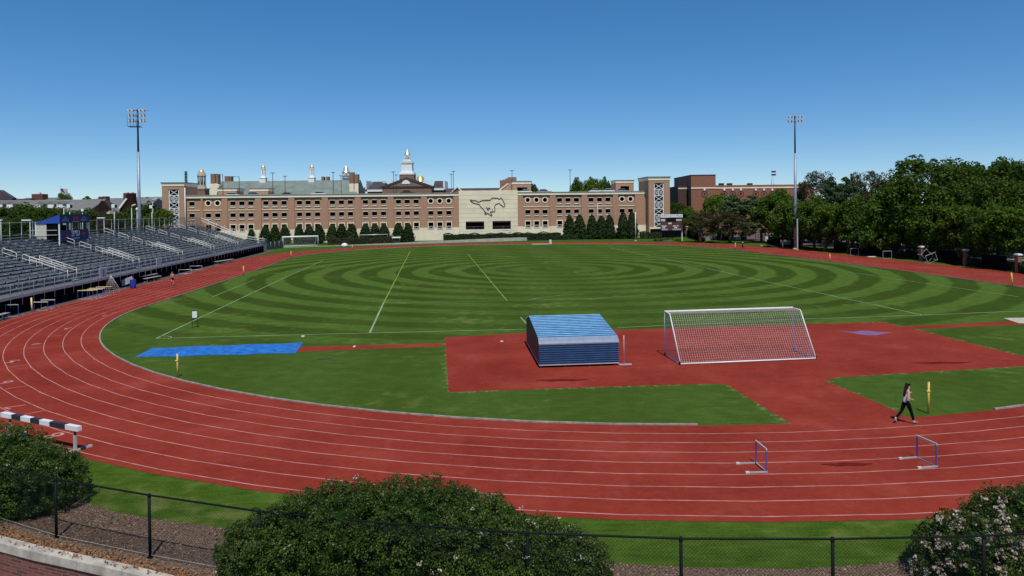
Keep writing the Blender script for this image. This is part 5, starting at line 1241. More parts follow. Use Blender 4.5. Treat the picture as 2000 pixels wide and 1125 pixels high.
# long low dark roof, small gable and the stepped brick gable by the emblem wall
Y = 292; T6 = W(925, 375, Y); lw = thing("low_slate_building", "low dark slate roof with a small white-trimmed brick gable left of the emblem wall", "building", (T6[0], Y, 0))
mb = MB(); xa, xb = W(868, 370, Y)[0], W(985, 370, Y)[0]; z_e, z_r = W(925, 383, Y)[2], W(925, 367.5, Y + 9)[2]
mb.add([(xa, Y, z_e), (xb, Y, z_e), (xb, Y + 9, z_r), (xa, Y + 9, z_r), (xa, Y + 18, z_e), (xb, Y + 18, z_e)], [(0, 1, 2, 3), (3, 2, 5, 4), (0, 3, 4), (1, 5, 2)]); world_build(mb, "slate_roof", M['darkroof'], lw, T6)
mb = MB(); mb.box(xa + .2, xb - .2, Y + .3, Y + 17.7, 0, z_e - .02); world_build(mb, "brick_wall", M['brickdark'], lw, T6)
mb = MB(); mb.prism([(W(881, 376, Y - 4)[0], z_e - 1), (W(905, 376, Y - 4)[0], z_e - 1), (W(905, 376, Y - 4)[0], W(893, 376, Y - 4)[2]), (W(893, 376, Y - 4)[0], W(893, 366, Y - 4)[2]), (W(881, 376, Y - 4)[0], W(893, 376, Y - 4)[2])], Y - 4, Y + 5); world_build(mb, "brick_gable", M['brickdark'], lw, T6)
mb = MB()
for p, q in (((880, 377), (893, 365)), ((893, 365), (906, 377))): a, b = W(*p, Y - 4.2), W(*q, Y - 4.2); mb.beam((a[0], a[1], a[2]), (b[0], b[1], b[2]), .5, .4)
world_build(mb, "white_verge", M['whitestone'], lw, T6)
Y = 240; T7 = W(992, 360, Y); sg = thing("stepped_brick_gable", "brick gable with stepped chimney stacks behind the emblem wall's right end", "building", (T7[0], Y, 0))
mb = MB()
for a, b, c in ((976, 981.5, 352), (982, 987, 350.5), (987.2, 991, 348.5), (991.2, 1008.5, 346)): tbox(mb, a, b, c, 400, Y + 1 + (a - 976) * .02, 4, zb=5)
world_build(mb, "chimney_stack", M['brownbrick'], sg, T7)
mb = MB(); a = [W(*q, Y) for q in ((968, 376), (992, 358), (1001, 358), (1001, 385), (968, 385))]; mb.prism([(q[0], q[2]) for q in a], Y, Y + .9); world_build(mb, "sloping_gable", M['brick'], sg, T7)
mb = MB(); a, b = W(969, 376.5, Y - .1), W(992, 358.5, Y - .1); mb.beam(a, b, .4, .35); world_build(mb, "white_coping", M['cast'], sg, T7)

# ------------------------------------------------------------------ brick field house on the right
Y = 236; T8 = W(1375, 400, Y); fh = thing("brick_field_house", "large dark red brick building with cream band behind the right-hand trees", "building", (T8[0], Y, 0))
def fx(px, py=390, Y_=Y): return W(px, py, Y_)[0]
def fz(px, py, Y_=Y): return W(px, py, Y_)[2]
RB = fx(1398); 
mb = MB(); mb.box(fx(1350), RB, Y, Y + 26, 0, fz(1375, 342.5)); mb.box(fx(1350) - .1, RB + .1, Y - .12, Y + 26, fz(1375, 342.5), fz(1375, 341), 1); world_build(mb, "main_block", [M['brickdark'], M['darkroof']], fh, T8)
mb = MB(); Yb = Y + 1.5; mb.box(RB - .5, fx(1590, 390, Yb), Yb, Yb + 40, 0, fz(1480, 361, Yb)); world_build(mb, "long_wing", M['brickdark'], fh, T8)
mb = MB(); mb.box(fx(1350) - .05, RB + .05, Y - .15, Y - .002, fz(1375, 368.3), fz(1375, 366)); mb.box(RB + .06, fx(1590, 390, Yb), Yb - .15, Yb - .002, fz(1480, 367.6, Yb), fz(1480, 365.3, Yb)); world_build(mb, "cream_band", M['cast'], fh, T8)
mb = MB(); mb.box(fx(1303, 390, Y + 22), fx(1351), Y + 4, Y + 22, 0, fz(1330, 364, Y + 8)); mb.box(fx(1303, 390, Y + 22), fx(1351), Y + 3.9, Y + 3.99, fz(1330, 369, Y + 4), fz(1330, 367, Y + 4), 1); world_build(mb, "left_wing", [mat("shaded_side_brick", (.07, .035, .025), .85, var=.2), M['cast']], fh, T8)  # left wing's unlit side: shade put into the brick colour
for px in (1375.8, 1414.5, 1431, 1447, 1476, 1492, 1508):
    Yq = Y if px < 1398 else Yb; cx, cz = fx(px, 376, Yq), fz(px, 377, Yq); mb = MB(); ring(mb, cx, cz - .3, .75, 1.1, Yq - .08, Yq - .002, 0, 20)
    o = world_build(mb, "arch_opening", [mat("arch_brick", (.13, .05, .035), .9), M['whitestone'], M['glass']], fh, T8)
    mb.v, mb.f, mb.m, mb.sm = [], [], [], []
    mb.prism([(cx + .35 * math.cos(a), cz + 1.15 + .35 * math.sin(a)) for a in [2 * math.pi * k / 10 for k in range(10)]], Yq - .25, Yq - .1, 0); mb.build("white_keystone", M['whitestone'], o)
    mb = MB(); mb.prism([(cx + .32 * math.cos(a), cz - .3 + .4 * math.sin(a)) for a in [2 * math.pi * k / 10 for k in range(10)]], Yq - .06, Yq - .01, 0); mb.build("small_window", M['glass'], o)
mb = MB()
for k, px in enumerate((1412, 1428, 1468)): a = fx(px - 4, 360, Yb + 3), fx(px + 4, 360, Yb + 3); mb.box(a[0], a[1], Yb + 4, Yb + 6, fz(px, 362, Yb + 3), fz(px, 357.5, Yb + 3))
world_build(mb, "roof_unit", M['darkmetal'], fh, T8)
mb = MB(); [mb.box(fx(1371), fx(1380), Y - .3, Y - .05, fz(1375, 415 - 3 * k), fz(1375, 413.2 - 3 * k)) for k in range(3)]; world_build(mb, "white_wall_vent", M['whitestone'], fh, T8)
# distant floodlight above the field house
x, _, z = W(1511, 335.5, 330); t = thing("floodlight_pole", "small distant floodlight standing beyond the brick field house roof", "floodlight", (x, 330, 0), 0)
mb = MB(); mb.tube([(0, 0, 0), (0, 0, z)], .3, 6); mb.tube([(-1.0, 0, z - 8), (-1.0, 0, z - 1)], .12, 5); mb.build("pole", M['galv'], t); mb = MB(); mb.box(-1, 1, -.3, .3, z - .3, z + .4); mb.box(-1, 1, -.3, .3, z - 1.7, z - 1.0); mb.build("lamp_rack", M['darkmetal'], t)

# ------------------------------------------------------------------ grey-roofed buildings at far left
BDK = mat("aged_dark_brick", (.13, .048, .030), .9, var=.3)
GABLE_SHADE = mat("shaded_gable_brick", (.032, .015, .012), .95, var=.3, spec=.05)  # brick darkened so that the gables' shade is in its colour
def roof_building(lab, pts_ridge, Y_r, py_eave, Y_e, roofm='greyroof', wall='greyroof', dormers=(), cat="building", name="shingled_house"):
    (a, pa), (b, pb) = pts_ridge; T = W((a + b) / 2, pa, Y_e); t = thing(name, lab, cat, (T[0], Y_e, 0))
    zr = W((a + b) / 2, (pa + pb) / 2, Y_r)[2]; ze = W((a + b) / 2, py_eave, Y_e)[2]; xa, xb = W(a, pa, Y_r)[0], W(b, pb, Y_r)[0]; Y2 = 2 * Y_r - Y_e
    mb = MB(); mb.add([(xa, Y_e, ze), (xb, Y_e, ze), (xb, Y_r, zr), (xa, Y_r, zr), (xa, Y2, ze), (xb, Y2, ze)], [(0, 1, 2, 3), (3, 2, 5, 4), (0, 3, 4), (1, 5, 2)]); rf = world_build(mb, "roof", M[roofm], t, T)
    mb = MB(); mb.box(xa + .3, xb - .3, Y_e + .6, Y2 - .6, 0, ze - .02); mb.box(xa, xb, Y_e - .05, Y_e + .5, ze - .45, ze - .03, 1); world_build(mb, "wall", [M[wall], M['whitestone']], t, T)
    for px in dormers:
        Yd = Y_e + (Y_r - Y_e) * .35; x, _, z = W(px, 403, Yd); mb = MB(); mb.prism([(x - 1.0, z - 1.3), (x + 1.0, z - 1.3), (x + 1.0, z + .7), (x, z + 1.5), (x - 1.0, z + .7)], Yd - .6, Yd + 5, 0); mb.box(x - .85, x + .85, Yd - .7, Yd - .61, z - 1.1, z + .5, 1); world_build(mb, "dormer", [M['greyroof'], M['whitestone']], t, T)
    return t, T
t, T = roof_building("long grey shingled roof with white dormers behind the left stand's trees", ((-140, 392), (208, 390)), 212, 413, 203, dormers=(2, 22, 80, 102, 119))
mb = MB(); x, _, z = W(201, 392, 204); z0 = W(201, 411.5, 204)[2]; hw = W(217, 400, 204)[0] - x; mb.prism([(x - hw, z0), (x + hw, z0), (x, z)], 203.2, 204.6); world_build(mb, "dark_gable", GABLE_SHADE, t, T)
for a, b, c in ((192, 199, 384), (201, 207, 383.5)):
    mb = MB(); tbox(mb, a, b, c, 395, 214, 2); world_build(mb, "chimney", BDK, t, T)
t, T = roof_building("grey shingled roof with a tall brick chimney gable left of the floodlight pole", ((210, 388), (310, 387)), 222, 414, 212)
mb = MB(); q = [W(*p, 209) for p in ((232, 413), (249, 377), (258, 378), (266, 411), (258, 418), (240, 418))]; mb.prism([(a[0], a[2]) for a in q], 209, 210.6); g_ = world_build(mb, "chimney_gable", GABLE_SHADE, t, T)
for a, b in ((240.5, 247), (248.5, 257.5)):
    mb = MB(); tbox(mb, a, b, 377, 390, 209.5, 2.5); q_ = W((a + b) / 2, 376.8, 209.5); mb.box(q_[0] - .5, q_[0] + .5, 210, 211, q_[2] - .1, q_[2] + .25, 1); world_build(mb, "chimney", [BDK, M['whitestone']], t, T)
mb = MB(); a, b = W(233, 407, 208.8), W(247, 388, 208.8); mb.beam(a, b, .35, .5); world_build(mb, "white_verge", M['whitestone'], t, T)
roof_building("distant pale roof line right of the tall floodlight pole", ((252, 385), (330, 384)), 300, 396, 290, 'slate', name="distant_building")
t, T = roof_building("distant grey roof with a wide brick chimney at far left", ((52, 386), (125, 386)), 262, 395, 252, name="distant_building")
mb = MB(); tbox(mb, 61.5, 83, 379, 394, 256, 3); x_, _, z_ = W(72, 378.6, 256); mb.box(x_ - .8, x_ + .3, 257, 258, z_ - .1, z_ + .5, 1); world_build(mb, "chimney", [BDK, M['whitestone']], t, T)
t, T = roof_building("dark steep roof corner cut off by the photo's left edge", ((-60, 371), (0, 371)), 230, 392, 222, 'darkroof', name="shingled_house")
mb = MB(); q = [W(*p, 221) for p in ((-40, 395), (-2, 371), (24, 387), (22, 391), (-2, 395))]; mb.prism([(a[0], a[2]) for a in q], 221, 223); world_build(mb, "dark_gable", M['darkroof'], t, T)
roof_building("long flat dark roof between the corner gable and the brick chimney", ((20, 387), (64, 389)), 240, 396, 232, 'darkroof', name="distant_building")
t, T = roof_building("pale low roof behind the long shingled roof, right of the small round tree", ((190, 387), (245, 387)), 262, 396, 255, name="distant_building")
# flag
x, _, z = W(117.5, 362, 300); t = thing("flagpole", "distant flagpole with a stars and stripes flag above the small round tree", "flag", (x, 300, 0))
mb = MB(); mb.tube([(0, 0, 0), (0, 0, z)], .12, 6); mb.build("pole", M['galv'], t)
mb = MB(); fw, fhh = 3.0, 1.8; zt_ = W(117.5, 368, 300)[2]
for i in range(13):
    for k in range(8):
        x0_, x1_ = fw * k / 8, fw * (k + 1) / 8; y0_, y1_ = .3 * math.sin(x0_ * 2.4), .3 * math.sin(x1_ * 2.4); d0_, d1_ = -.12 * x0_, -.12 * x1_
        m_ = 2 if (i < 7 and k < 3) else (i % 2)
        a, b = zt_ - fhh * i / 13, zt_ - fhh * (i + 1) / 13; mb.add([(x0_, y0_, a + d0_), (x1_, y1_, a + d1_), (x1_, y1_, b + d1_), (x0_, y0_, b + d0_)], [(0, 1, 2, 3)], m_)
mb.build("stars_and_stripes", [M['redprint'], M['whitestone'], M['banner']], t)

# ------------------------------------------------------------------ paved street, paths and terrain beyond the right fence
def uvp(u, v): return uv2xy(u, v)
flat("street", [uvp(64, -140), uvp(64, 60), uvp(56, 95), uvp(75, 118), uvp(300, 118), uvp(300, -140)], .02, M['paver'])
flat("pavement", [uvp(72, -140), uvp(72, 20), uvp(78, 20), uvp(78, -140)], .03, mat("pale_pavement", (.42, .40, .35), .9, var=.1))
flat("campus_lawn", [uvp(84, -140), uvp(84, 60), uvp(150, 60), uvp(150, -140)], .03, mat("bright_lawn", (.12, .17, .045), .9, var=.25, scale=.6))
flat("far_bank", [uvp(-60, 80), uvp(-20, 88.5), uvp(20, 89.5), uvp(50, 80), uvp(60, 95), uvp(50, 150), uvp(-60, 110)], .0025, M['grass']) if False else None

# low curved stone edging behind the far bend
lwp = [G(*q) for q in ((520, 486), (560, 483.8), (640, 481), (760, 477.8), (880, 474.2), (1000, 470.8), (1100, 466.8), (1200, 461.5), (1340, 456.5))]
T = lwp[4]; t = thing("low_stone_wall", "low pale stone retaining wall curving behind the far bend of the track", "wall", (*T, 0))
lwl = [(x - T[0], y - T[1]) for x, y in densify(lwp, 4)]
mb = MB()
for i in range(len(lwl) - 1):
    h0 = .12 + .75 * min(1, max(0, (i - 9) / 10)); h1 = .12 + .75 * min(1, max(0, (i - 8) / 10)); a, b = lwl[i], lwl[i + 1]; o = .6
    mb.add([(*a, 0), (*b, 0), (*b, h1), (*a, h0), (a[0], a[1] + o, h0), (b[0], b[1] + o, h1)], [(0, 1, 2, 3), (3, 2, 5, 4)])
mb.build("stone_course", M['concrete'], t)

# ------------------------------------------------------------------ trees
def make_tree(name, lab, loc, rz, h, w_, leaf, nclump, per, lsize, seed, crown0=.22, group=None, cat="tree", crad=None, sq=.85, lean=0, airy=.25):
    t = thing(name, lab, cat, loc, rz, group); q = random.Random(seed); ch = h * (1 - crown0); cz = h * crown0 + ch * .5; bl = []
    bl.append((0, 0, cz, w_ * .36, w_ * .36, ch * .48))
    for k in range(7):
        a = k * 1.05 + q.uniform(-.3, .3); r_ = w_ * q.uniform(.16, .27); zz = cz + ch * q.uniform(-.36, .22); s = q.uniform(.20, .30)
        bl.append((math.cos(a) * r_, math.sin(a) * r_, zz, w_ * s, w_ * s, ch * s * 1.05))
    P, N_ = crown_pts(bl, nclump, per, crad or w_ * .085, .3, airy, sq)
    k_ = P[:, 2] > h * crown0 * .55; P, N_ = P[k_], N_[k_]
    quads_mesh("crown", P, N_, lsize * (.6 + .8 * nrng.random(len(P))), M[leaf], t, .7)
    mb = MB(); tree_trunk(mb, h * .8, max(.12, h * .024), w_ * .42, 7, seed); mb.build("trunk", M['bark'], t); t["src"] = 1; del t["src"]
    return t
# prototypes are made at their first place and copied
def place_tree(first, proto, loc, rz, h0, w0, h, w_, lab):
    return dup(proto, loc, rz, lab, (w_ / w0, w_ / w0, h / h0))
PR_ = {}
def tree(kind, lab, px, Y, pytop, wpx, pybase=None, rz=None, group="trees along the street beyond the right fence"):
    x, _, zt_ = W(px, pytop, Y); zt_ += 0; w_ = wpx / FPX * Y; rz = rz if rz is not None else rnd.uniform(0, 6.28)
    spec = {'oak': ("leaf_oak", 420, 66, .24, "oak_tree"), 'mid': ("leaf_mid", 420, 66, .22, "street_tree"), 'lime': ("leaf_lime", 340, 62, .21, "street_tree"), 'pale': ("leaf_pale", 340, 62, .21, "street_tree"), 'brown': ("leaf_brown", 330, 60, .16, "street_tree")}[kind]; w_ *= 1.06
    if kind not in PR_:
        PR_[kind] = (make_tree(spec[4], lab, (x, Y, 0), rz, zt_, w_, spec[0], spec[1], spec[2], spec[3], len(PR_) + 3, .10, group), zt_, w_)
        return PR_[kind][0]
    p, h0, w0 = PR_[kind]; o = dup(p, (x, Y, 0), rz, lab, (w_ / w0, w_ / w0, zt_ / h0)); o["group"] = group; return o
# right side, back row first
tree('oak', "huge dark dome-shaped oak, the tallest crown on the right", 1818, 118, 305, 175)
tree('oak', "dark green tree right of the dome-shaped oak, lower and shaded", 1925, 128, 318, 130)
tree('oak', "dark tree at the right edge of the photo behind the front row", 2010, 112, 312, 150)
tree('oak', "dark tree low at the foot of the dome-shaped oak, left side", 1745, 128, 352, 100)
tree('oak', "dark tree filling the gap under the right edge trees", 1955, 105, 350, 140)
tree('oak', "dark tree filling the gap beneath the dome-shaped oak's right side", 1862, 124, 338, 120)
tree('brown', "tall brownish budding tree left of the big trees, behind the floodlight pole", 1600, 165, 334, 95)
tree('brown', "rusty brown tree between the pale tree and the dome-shaped oak", 1712, 172, 333, 85)
tree('brown', "narrow brownish tree touching the left side of the rusty brown one", 1672, 178, 336, 60)
tree('pale', "pale olive tall tree just right of the brownish budding tree", 1640, 150, 338, 62)
tree('pale', "pale wispy treetop showing between the two tallest dark crowns", 1890, 160, 309, 60)
tree('oak', "open-branched tree against the sky at the upper right corner", 1975, 150, 309, 90)
# front row along the fence
tree('lime', "bright yellow-green tree in front of the brick field house", 1402, 190, 374, 70)
tree('pale', "pale grey-green flowering tree in front of the field house arches", 1452, 182, 376, 82)
tree('mid', "mid green tree right of the pale flowering tree", 1520, 168, 372, 92)
tree('mid', "green street tree just left of the right floodlight pole's foot", 1545, 150, 388, 82)
tree('mid', "green street tree just right of the right floodlight pole", 1590, 142, 385, 82)
tree('lime', "lighter green street tree, third right of the floodlight pole", 1632, 135, 392, 76)
tree('mid', "green street tree above the left pair of far hurdles", 1675, 130, 385, 88)
tree('mid', "broad green street tree above the tipped far hurdles' left", 1730, 122, 375, 98)
tree('lime', "lit green street tree beneath the dome-shaped oak", 1775, 118, 378, 84)
tree('mid', "green street tree beneath the right half of the dome-shaped oak", 1830, 112, 385, 98)
tree('lime', "light green street tree left of the blue street sign", 1880, 106, 392, 92)
tree('mid', "green street tree behind the blue street sign", 1930, 100, 398, 92)
tree('lime', "lit green street tree nearest the right edge of the photo", 1985, 94, 395, 110)
tree('oak', "dark tree showing between the garage tower and the field house", 1322, 226, 395, 60)
tree('mid', "small green tree right of the scoreboard, below the field house", 1345, 215, 405, 46)
tree('brown', "low purple-brown budding tree right of the scoreboard", 1372, 176, 412, 72)
tree('brown', "second low purple-brown budding tree left of the blue banner", 1425, 170, 412, 78)
# shaded second row under the big crowns
for k, (px, Y_, py, wpx, lab) in enumerate(((1560, 172, 400, 90, "shaded tree behind the fence left of the floodlight pole, second row"), (1610, 165, 405, 95, "shaded tree right of the floodlight pole, second row"), (1665, 158, 405, 95, "shaded tree behind the first far hurdle, second row"), (1715, 150, 402, 95, "shaded tree behind the second far hurdle, second row"), (1770, 143, 402, 100, "shaded tree behind the tipped hurdles, second row"), (1835, 138, 405, 110, "shaded tree behind the red parked car, second row"), (1900, 132, 405, 115, "shaded tree behind the blue street sign, second row"), (1975, 126, 405, 120, "shaded tree at the photo's right edge, second row"))): tree('oak', lab, px, Y_, py, wpx)
# around the garage roof
tree('lime', "round-crowned tree above the garage roof left of the last roof hut", 1160, 252, 341, 46, group="trees behind the buildings")
tree('mid', "tree top above the garage roof left of the round-crowned tree", 1128, 262, 350, 42, group="trees behind the buildings")
tree('oak', "tree top peeking out right of the roof hut by the emblem wall", 1043, 262, 357, 22, group="trees behind the buildings")
tree('mid', "tree tip just right of the round-crowned tree over the garage", 1182, 258, 349, 34, group="trees behind the buildings")
# left side behind the stand
G2 = "trees behind the left grandstand"
for k, (kind, px, Y, py, wpx, lab) in enumerate((('oak', 18, 150, 402, 95, "dark leafy tree at the photo's left edge behind the stand"), ('oak', 62, 156, 397, 80, "green tree behind the stand left of the blue booth"), ('oak', 104, 160, 404, 76, "dark green tree directly behind the blue booth's left side"), ('oak', 150, 164, 408, 80, "green tree behind the blue booth's right side"),
     ('brown', 196, 168, 411, 70, "olive-brown tree right of the blue booth under the dark gable"), ('oak', 236, 170, 413, 64, "green tree below the tall chimney gable"), ('oak', 288, 176, 395, 56, "green tree between the floodlight pole and the left stair tower"), ('lime', 312, 170, 402, 50, "yellow-green tree touching the left side of the stair tower"), ('oak', 262, 186, 405, 46, "dark tree right behind the left floodlight pole"),
     ('oak', 124, 262, 375, 38, "small round distant tree under the flag"), ('lime', 290, 250, 382, 46, "distant bright green trees beyond the floodlight pole"), ('mid', 172, 290, 386, 50, "distant low tree on the skyline left of the twin chimneys"))):
    tree(kind, lab, px, Y, py, wpx, group=G2)
tree('brown', "low bushy tree filling the gap under the booth's right side", 226, 150, 424, 80, group=G2)
tree('oak', "low dark tree at the left end behind the rear screen", 40, 140, 424, 80, group=G2)
tree('mid', "low green tree behind the rear screen near the floodlight pole", 290, 158, 420, 56, group=G2)

# conifers in front of the garage
cps = []
def conifer(px, Y, pytop, wpx, lab, grp):
    x, _, zt_ = W(px, pytop, Y); w_ = wpx / FPX * Y * 1.08
    if len(cps) < 4:
        t = thing("conifer_tree", lab, "conifer", (x, Y, 0), 0, grp); n = 8500; u = nrng.random(n) ** .85; ang = nrng.random(n) * 6.283; p1, p2, p3 = nrng.random(3) * 6.28
        env = np.where(u < .15, .82 + u * 1.2, (1 - ((u - .15) / .85) ** 1.35) ** .60); lob = 1 + .20 * np.sin(ang * 3 + u * 13 + p1) * np.sin(u * 21 + p2) + .13 * np.sin(ang * 5 - u * 37 + p3)
        r_ = w_ / 2 * env * lob * (.62 + .42 * nrng.random(n)); z = zt_ * (.03 + .97 * u)
        P = np.stack([r_ * np.cos(ang), r_ * np.sin(ang), z], 1) + nrng.normal(0, .09, (n, 3)); N_ = np.stack([np.cos(ang), np.sin(ang), np.full(n, .2)], 1) + nrng.normal(0, .6, (n, 3))
        quads_mesh("crown", P, N_, .17 * (.5 + nrng.random(n)), M['leaf_con'], t, .45)
        mb = MB(); mb.tube([(0, 0, 0), (0, 0, zt_ * .9)], [.16, .03], 7); mb.build("trunk", M['bark'], t)
        cps.append((t, zt_, w_)); return
    q = rnd.choice(cps); dup(q[0], (x, Y, 0), rnd.uniform(0, 6.28), lab, (w_ / q[2] * rnd.uniform(.88, 1.1), w_ / q[2], zt_ / q[1] * rnd.uniform(.96, 1.03)))
ord_ = ["first", "second", "third", "fourth", "fifth", "sixth", "seventh", "eighth", "ninth", "tenth", "eleventh", "twelfth", "thirteenth", "fourteenth", "fifteenth", "sixteenth"]
lc = [(491, 449), (518, 442), (537, 441), (556, 441), (584, 441), (604, 440), (623, 440), (648.5, 438.5), (667.5, 438), (687, 437.5), (713.5, 437), (732, 437), (750, 437), (778, 436), (797, 436.5)]
for k, (px, py) in enumerate(lc): conifer(px, 190.5 + (k % 3) * .4, py, 21 if k else 16, ord_[k] + " dark conifer counted from the left along the garage wall", "conifers along the garage wall")
for k, (px, py) in enumerate(((1112, 422), (1132, 421), (1156, 419), (1174.5, 421), (1190, 419.5), (1217, 416.5), (1234, 414.5))): conifer(px, 199, py, 22, "large dark conifer right of the emblem wall, number " + ["one", "two", "three", "four", "five", "six", "seven"][k] + " of seven from the left", "conifers along the garage wall")

# hedges
def hedge(lab, p0, p1, h, dep, leaf='leaf_con', n=2600, col=None):
    a, b = Vector((*p0, 0)), Vector((*p1, 0)); d = b - a; L2 = d.length; t = thing("hedge", lab, "hedge", (a.x, a.y, 0), math.atan2(d.y, d.x))
    P = nrng.random((n, 3)); sd = nrng.random(n); X = P[:, 0] * L2; lum = .86 + .14 * np.sin(X * 1.3) * np.sin(X * .37 + 1)
    Y_ = np.where(sd < .5, 0, P[:, 1] * dep); Z = np.where(sd < .5, P[:, 2] * h, h) * lum; Y_ = Y_ + nrng.normal(0, .08, n)
    Pm = np.stack([X, Y_, Z + nrng.normal(0, .06, n)], 1); N_ = np.where((sd < .5)[:, None], [0, -1, .3], [0, 0, 1]) + nrng.normal(0, .5, (n, 3))
    quads_mesh("foliage", Pm, N_, .14 * (.6 + .8 * nrng.random(n)), M[leaf], t, .6)
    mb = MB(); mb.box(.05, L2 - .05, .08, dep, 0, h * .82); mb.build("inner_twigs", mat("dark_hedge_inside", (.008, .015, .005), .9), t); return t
def seg(px0, py0, px1, py1, Y0, Y1): a, b = W(px0, py0, Y0), W(px1, py1, Y1); return (a[0], a[1]), (b[0], b[1])
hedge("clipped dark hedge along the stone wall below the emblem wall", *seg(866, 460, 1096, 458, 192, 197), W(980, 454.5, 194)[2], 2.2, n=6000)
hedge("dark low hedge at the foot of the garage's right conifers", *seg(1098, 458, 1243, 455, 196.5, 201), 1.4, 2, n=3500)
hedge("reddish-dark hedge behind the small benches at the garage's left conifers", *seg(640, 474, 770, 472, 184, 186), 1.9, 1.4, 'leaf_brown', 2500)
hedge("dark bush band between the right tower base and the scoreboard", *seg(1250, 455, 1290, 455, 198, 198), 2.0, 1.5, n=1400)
# low planting bed under the scoreboard
for k, (px, py, wpx, h, lf, lab) in enumerate(((1296, 462, 14, 1.3, 'leaf_con', "dark shrub left below the scoreboard"), (1323, 462, 14, 1.3, 'leaf_con', "dark shrub right below the scoreboard"), (1305, 471, 50, .75, 'leaf_mid', "wide low green planting in front of the scoreboard"))):
    x, y = G(px, py); w_ = wpx / FPX * y; t = thing("planting", lab, "shrub", (x, y, 0)); P, N_ = crown_pts([(-w_ * .2, 0, 0, w_ * .35, 1.4, h), (w_ * .2, 0, 0, w_ * .35, 1.4, h * .85)], 90, 26, .3, .3, .15)
    k_ = P[:, 2] > 0; quads_mesh("foliage", P[k_], N_[k_], .13 * (.6 + .8 * nrng.random(k_.sum())), M[lf], t, .6); mb = MB(); mb.lathe(0, 0, [(w_ * .3, 0), (w_ * .28, h * .4), (w_ * .1, h * .6)], 10); mb.build("branches", M['bark'], t)

# ------------------------------------------------------------------ scoreboard
Y = 182; x, _, z1 = W(1311.5, 418.5, Y); t = thing("scoreboard", "scoreboard with white WESTCOTT FIELD header standing right of the garage tower", "scoreboard", (x, Y, 0))
hw = W(1333, 430, Y)[0] - x; z2 = W(1311, 424.5, Y)[2]; z3 = W(1311, 450, Y)[2]
mb = MB(); mb.box(-hw, hw, -.2, .2, z2, z1); hd = mb.build("header_panel", M['whitestone'], t)
q = text_mesh("lettering", "WESTCOTT FIELD", (z1 - z2) * .82, mat("dark_lettering", (.05, .06, .10), .6), hd, .004); q.matrix_local = Matrix.Translation((0, -.21, (z1 + z2) / 2)) @ Matrix.Rotation(R(90), 4, 'X')
dx_ = q.dimensions.x if q.dimensions.x > 0 else 1; bb = [v.co.x for v in q.data.vertices]; k_ = (hw * 1.86) / (max(bb) - min(bb)); q.scale = (k_, 1.05, 1)
mb = MB(); mb.box(-hw, hw, -.18, .18, z3, z2 - .08); bd = mb.build("score_panel", mat("maroon_scoreboard", (.085, .032, .032), .6, var=.3, scale=1.5), t)
mb = MB(); hh = z2 - z3
for a, b, c, d in ((-.95, -.6, .72, .86), (.35, .92, .74, .84), (-.32, 0, .48, .60), (-.95, -.62, .30, .38), (-.6, -.48, .30, .40), (.1, .42, .30, .38), (.5, .62, .30, .40), (.22, .5, .17, .27), (-.85, -.6, .17, .26)): mb.box(a * hw, b * hw, -.2, -.185, z3 + c * hh, z3 + d * hh)
mb.build("white_captions", M['offwhite'], bd)
mb = MB(); mb.box(-.9 * hw, -.35 * hw, -.2, -.185, z3 + .02 * hh, z3 + .14 * hh); mb.box(.05 * hw, .85 * hw, -.2, -.185, z3 + .02 * hh, z3 + .14 * hh); mb.build("sponsor_panel", mat("lilac_grey_panel", (.32, .29, .36), .7, var=.2, scale=3), bd)
mb = MB(); mb.box(-.5 * hw, .4 * hw, -.2, -.185, z3 + .66 * hh, z3 + .97 * hh); mb.build("clock_display", M['black'], bd)
for s in (-hw + .2, hw - .1): mb = MB(); mb.box(s - .1, s + .1, .19, .4, 0, z1); mb.build("post", M['whitestone'] if s > 0 else M['darkmetal'], t)

# ------------------------------------------------------------------ brick pier and dark iron fence on the right
PB = [((1988.5, 533), 37), ((1886, 519), 32), ((1800, 509.5), 28.5), ((1728, 501), 26), ((1655, 494), 25), ((1612, 489), 25), ((1565, 485), 24), ((1487, 473), 23.5), ((1455, 470), 23), ((1431, 470), 24), ((1407, 466), 20), ((1367, 472), 25), ((1341, 463), 21)]
fn = thing("iron_fence", "dark iron fence with planted screens between brick piers along the right side of the track", "fence", (*G(1728, 501), 0))
T = G(1728, 501)
plab = ["brick gate pier nearest the right edge of the photo", "brick gate pier left of the blue street sign", "brick gate pier behind the tipped hurdles", "brick gate pier right of the second far hurdle", "brick gate pier behind the first far hurdle", "brick gate pier left of the first far hurdle", "brick gate pier just right of the floodlight pole", "brick gate pier right of the dark walker", "brick gate pier above the dark walker", "brick gate pier with pale plinth left of the dark walker", "slim brick gate pier second right of the scoreboard", "brick gate pier at the fence corner right of the scoreboard", "brick gate pier closest to the scoreboard"]
for k, ((px, py), hp) in enumerate(PB):
    x, y = G(px, py); h = hp / FPX * y; t = thing("brick_pier", plab[k], "pier", (x, y, 0), TH, "brick piers of the right fence")
    mb = MB(); mb.box(-.25, .25, -.25, .25, 0, h - .16); mb.build("brick_shaft", M['brickdark'], t); mb = MB(); mb.box(-.36, .36, -.36, .36, h - .16, h - .02); mb.box(-.26, .26, -.26, .26, h - .02, h + .05); mb.build("stone_cap", M['whitestone'], t)
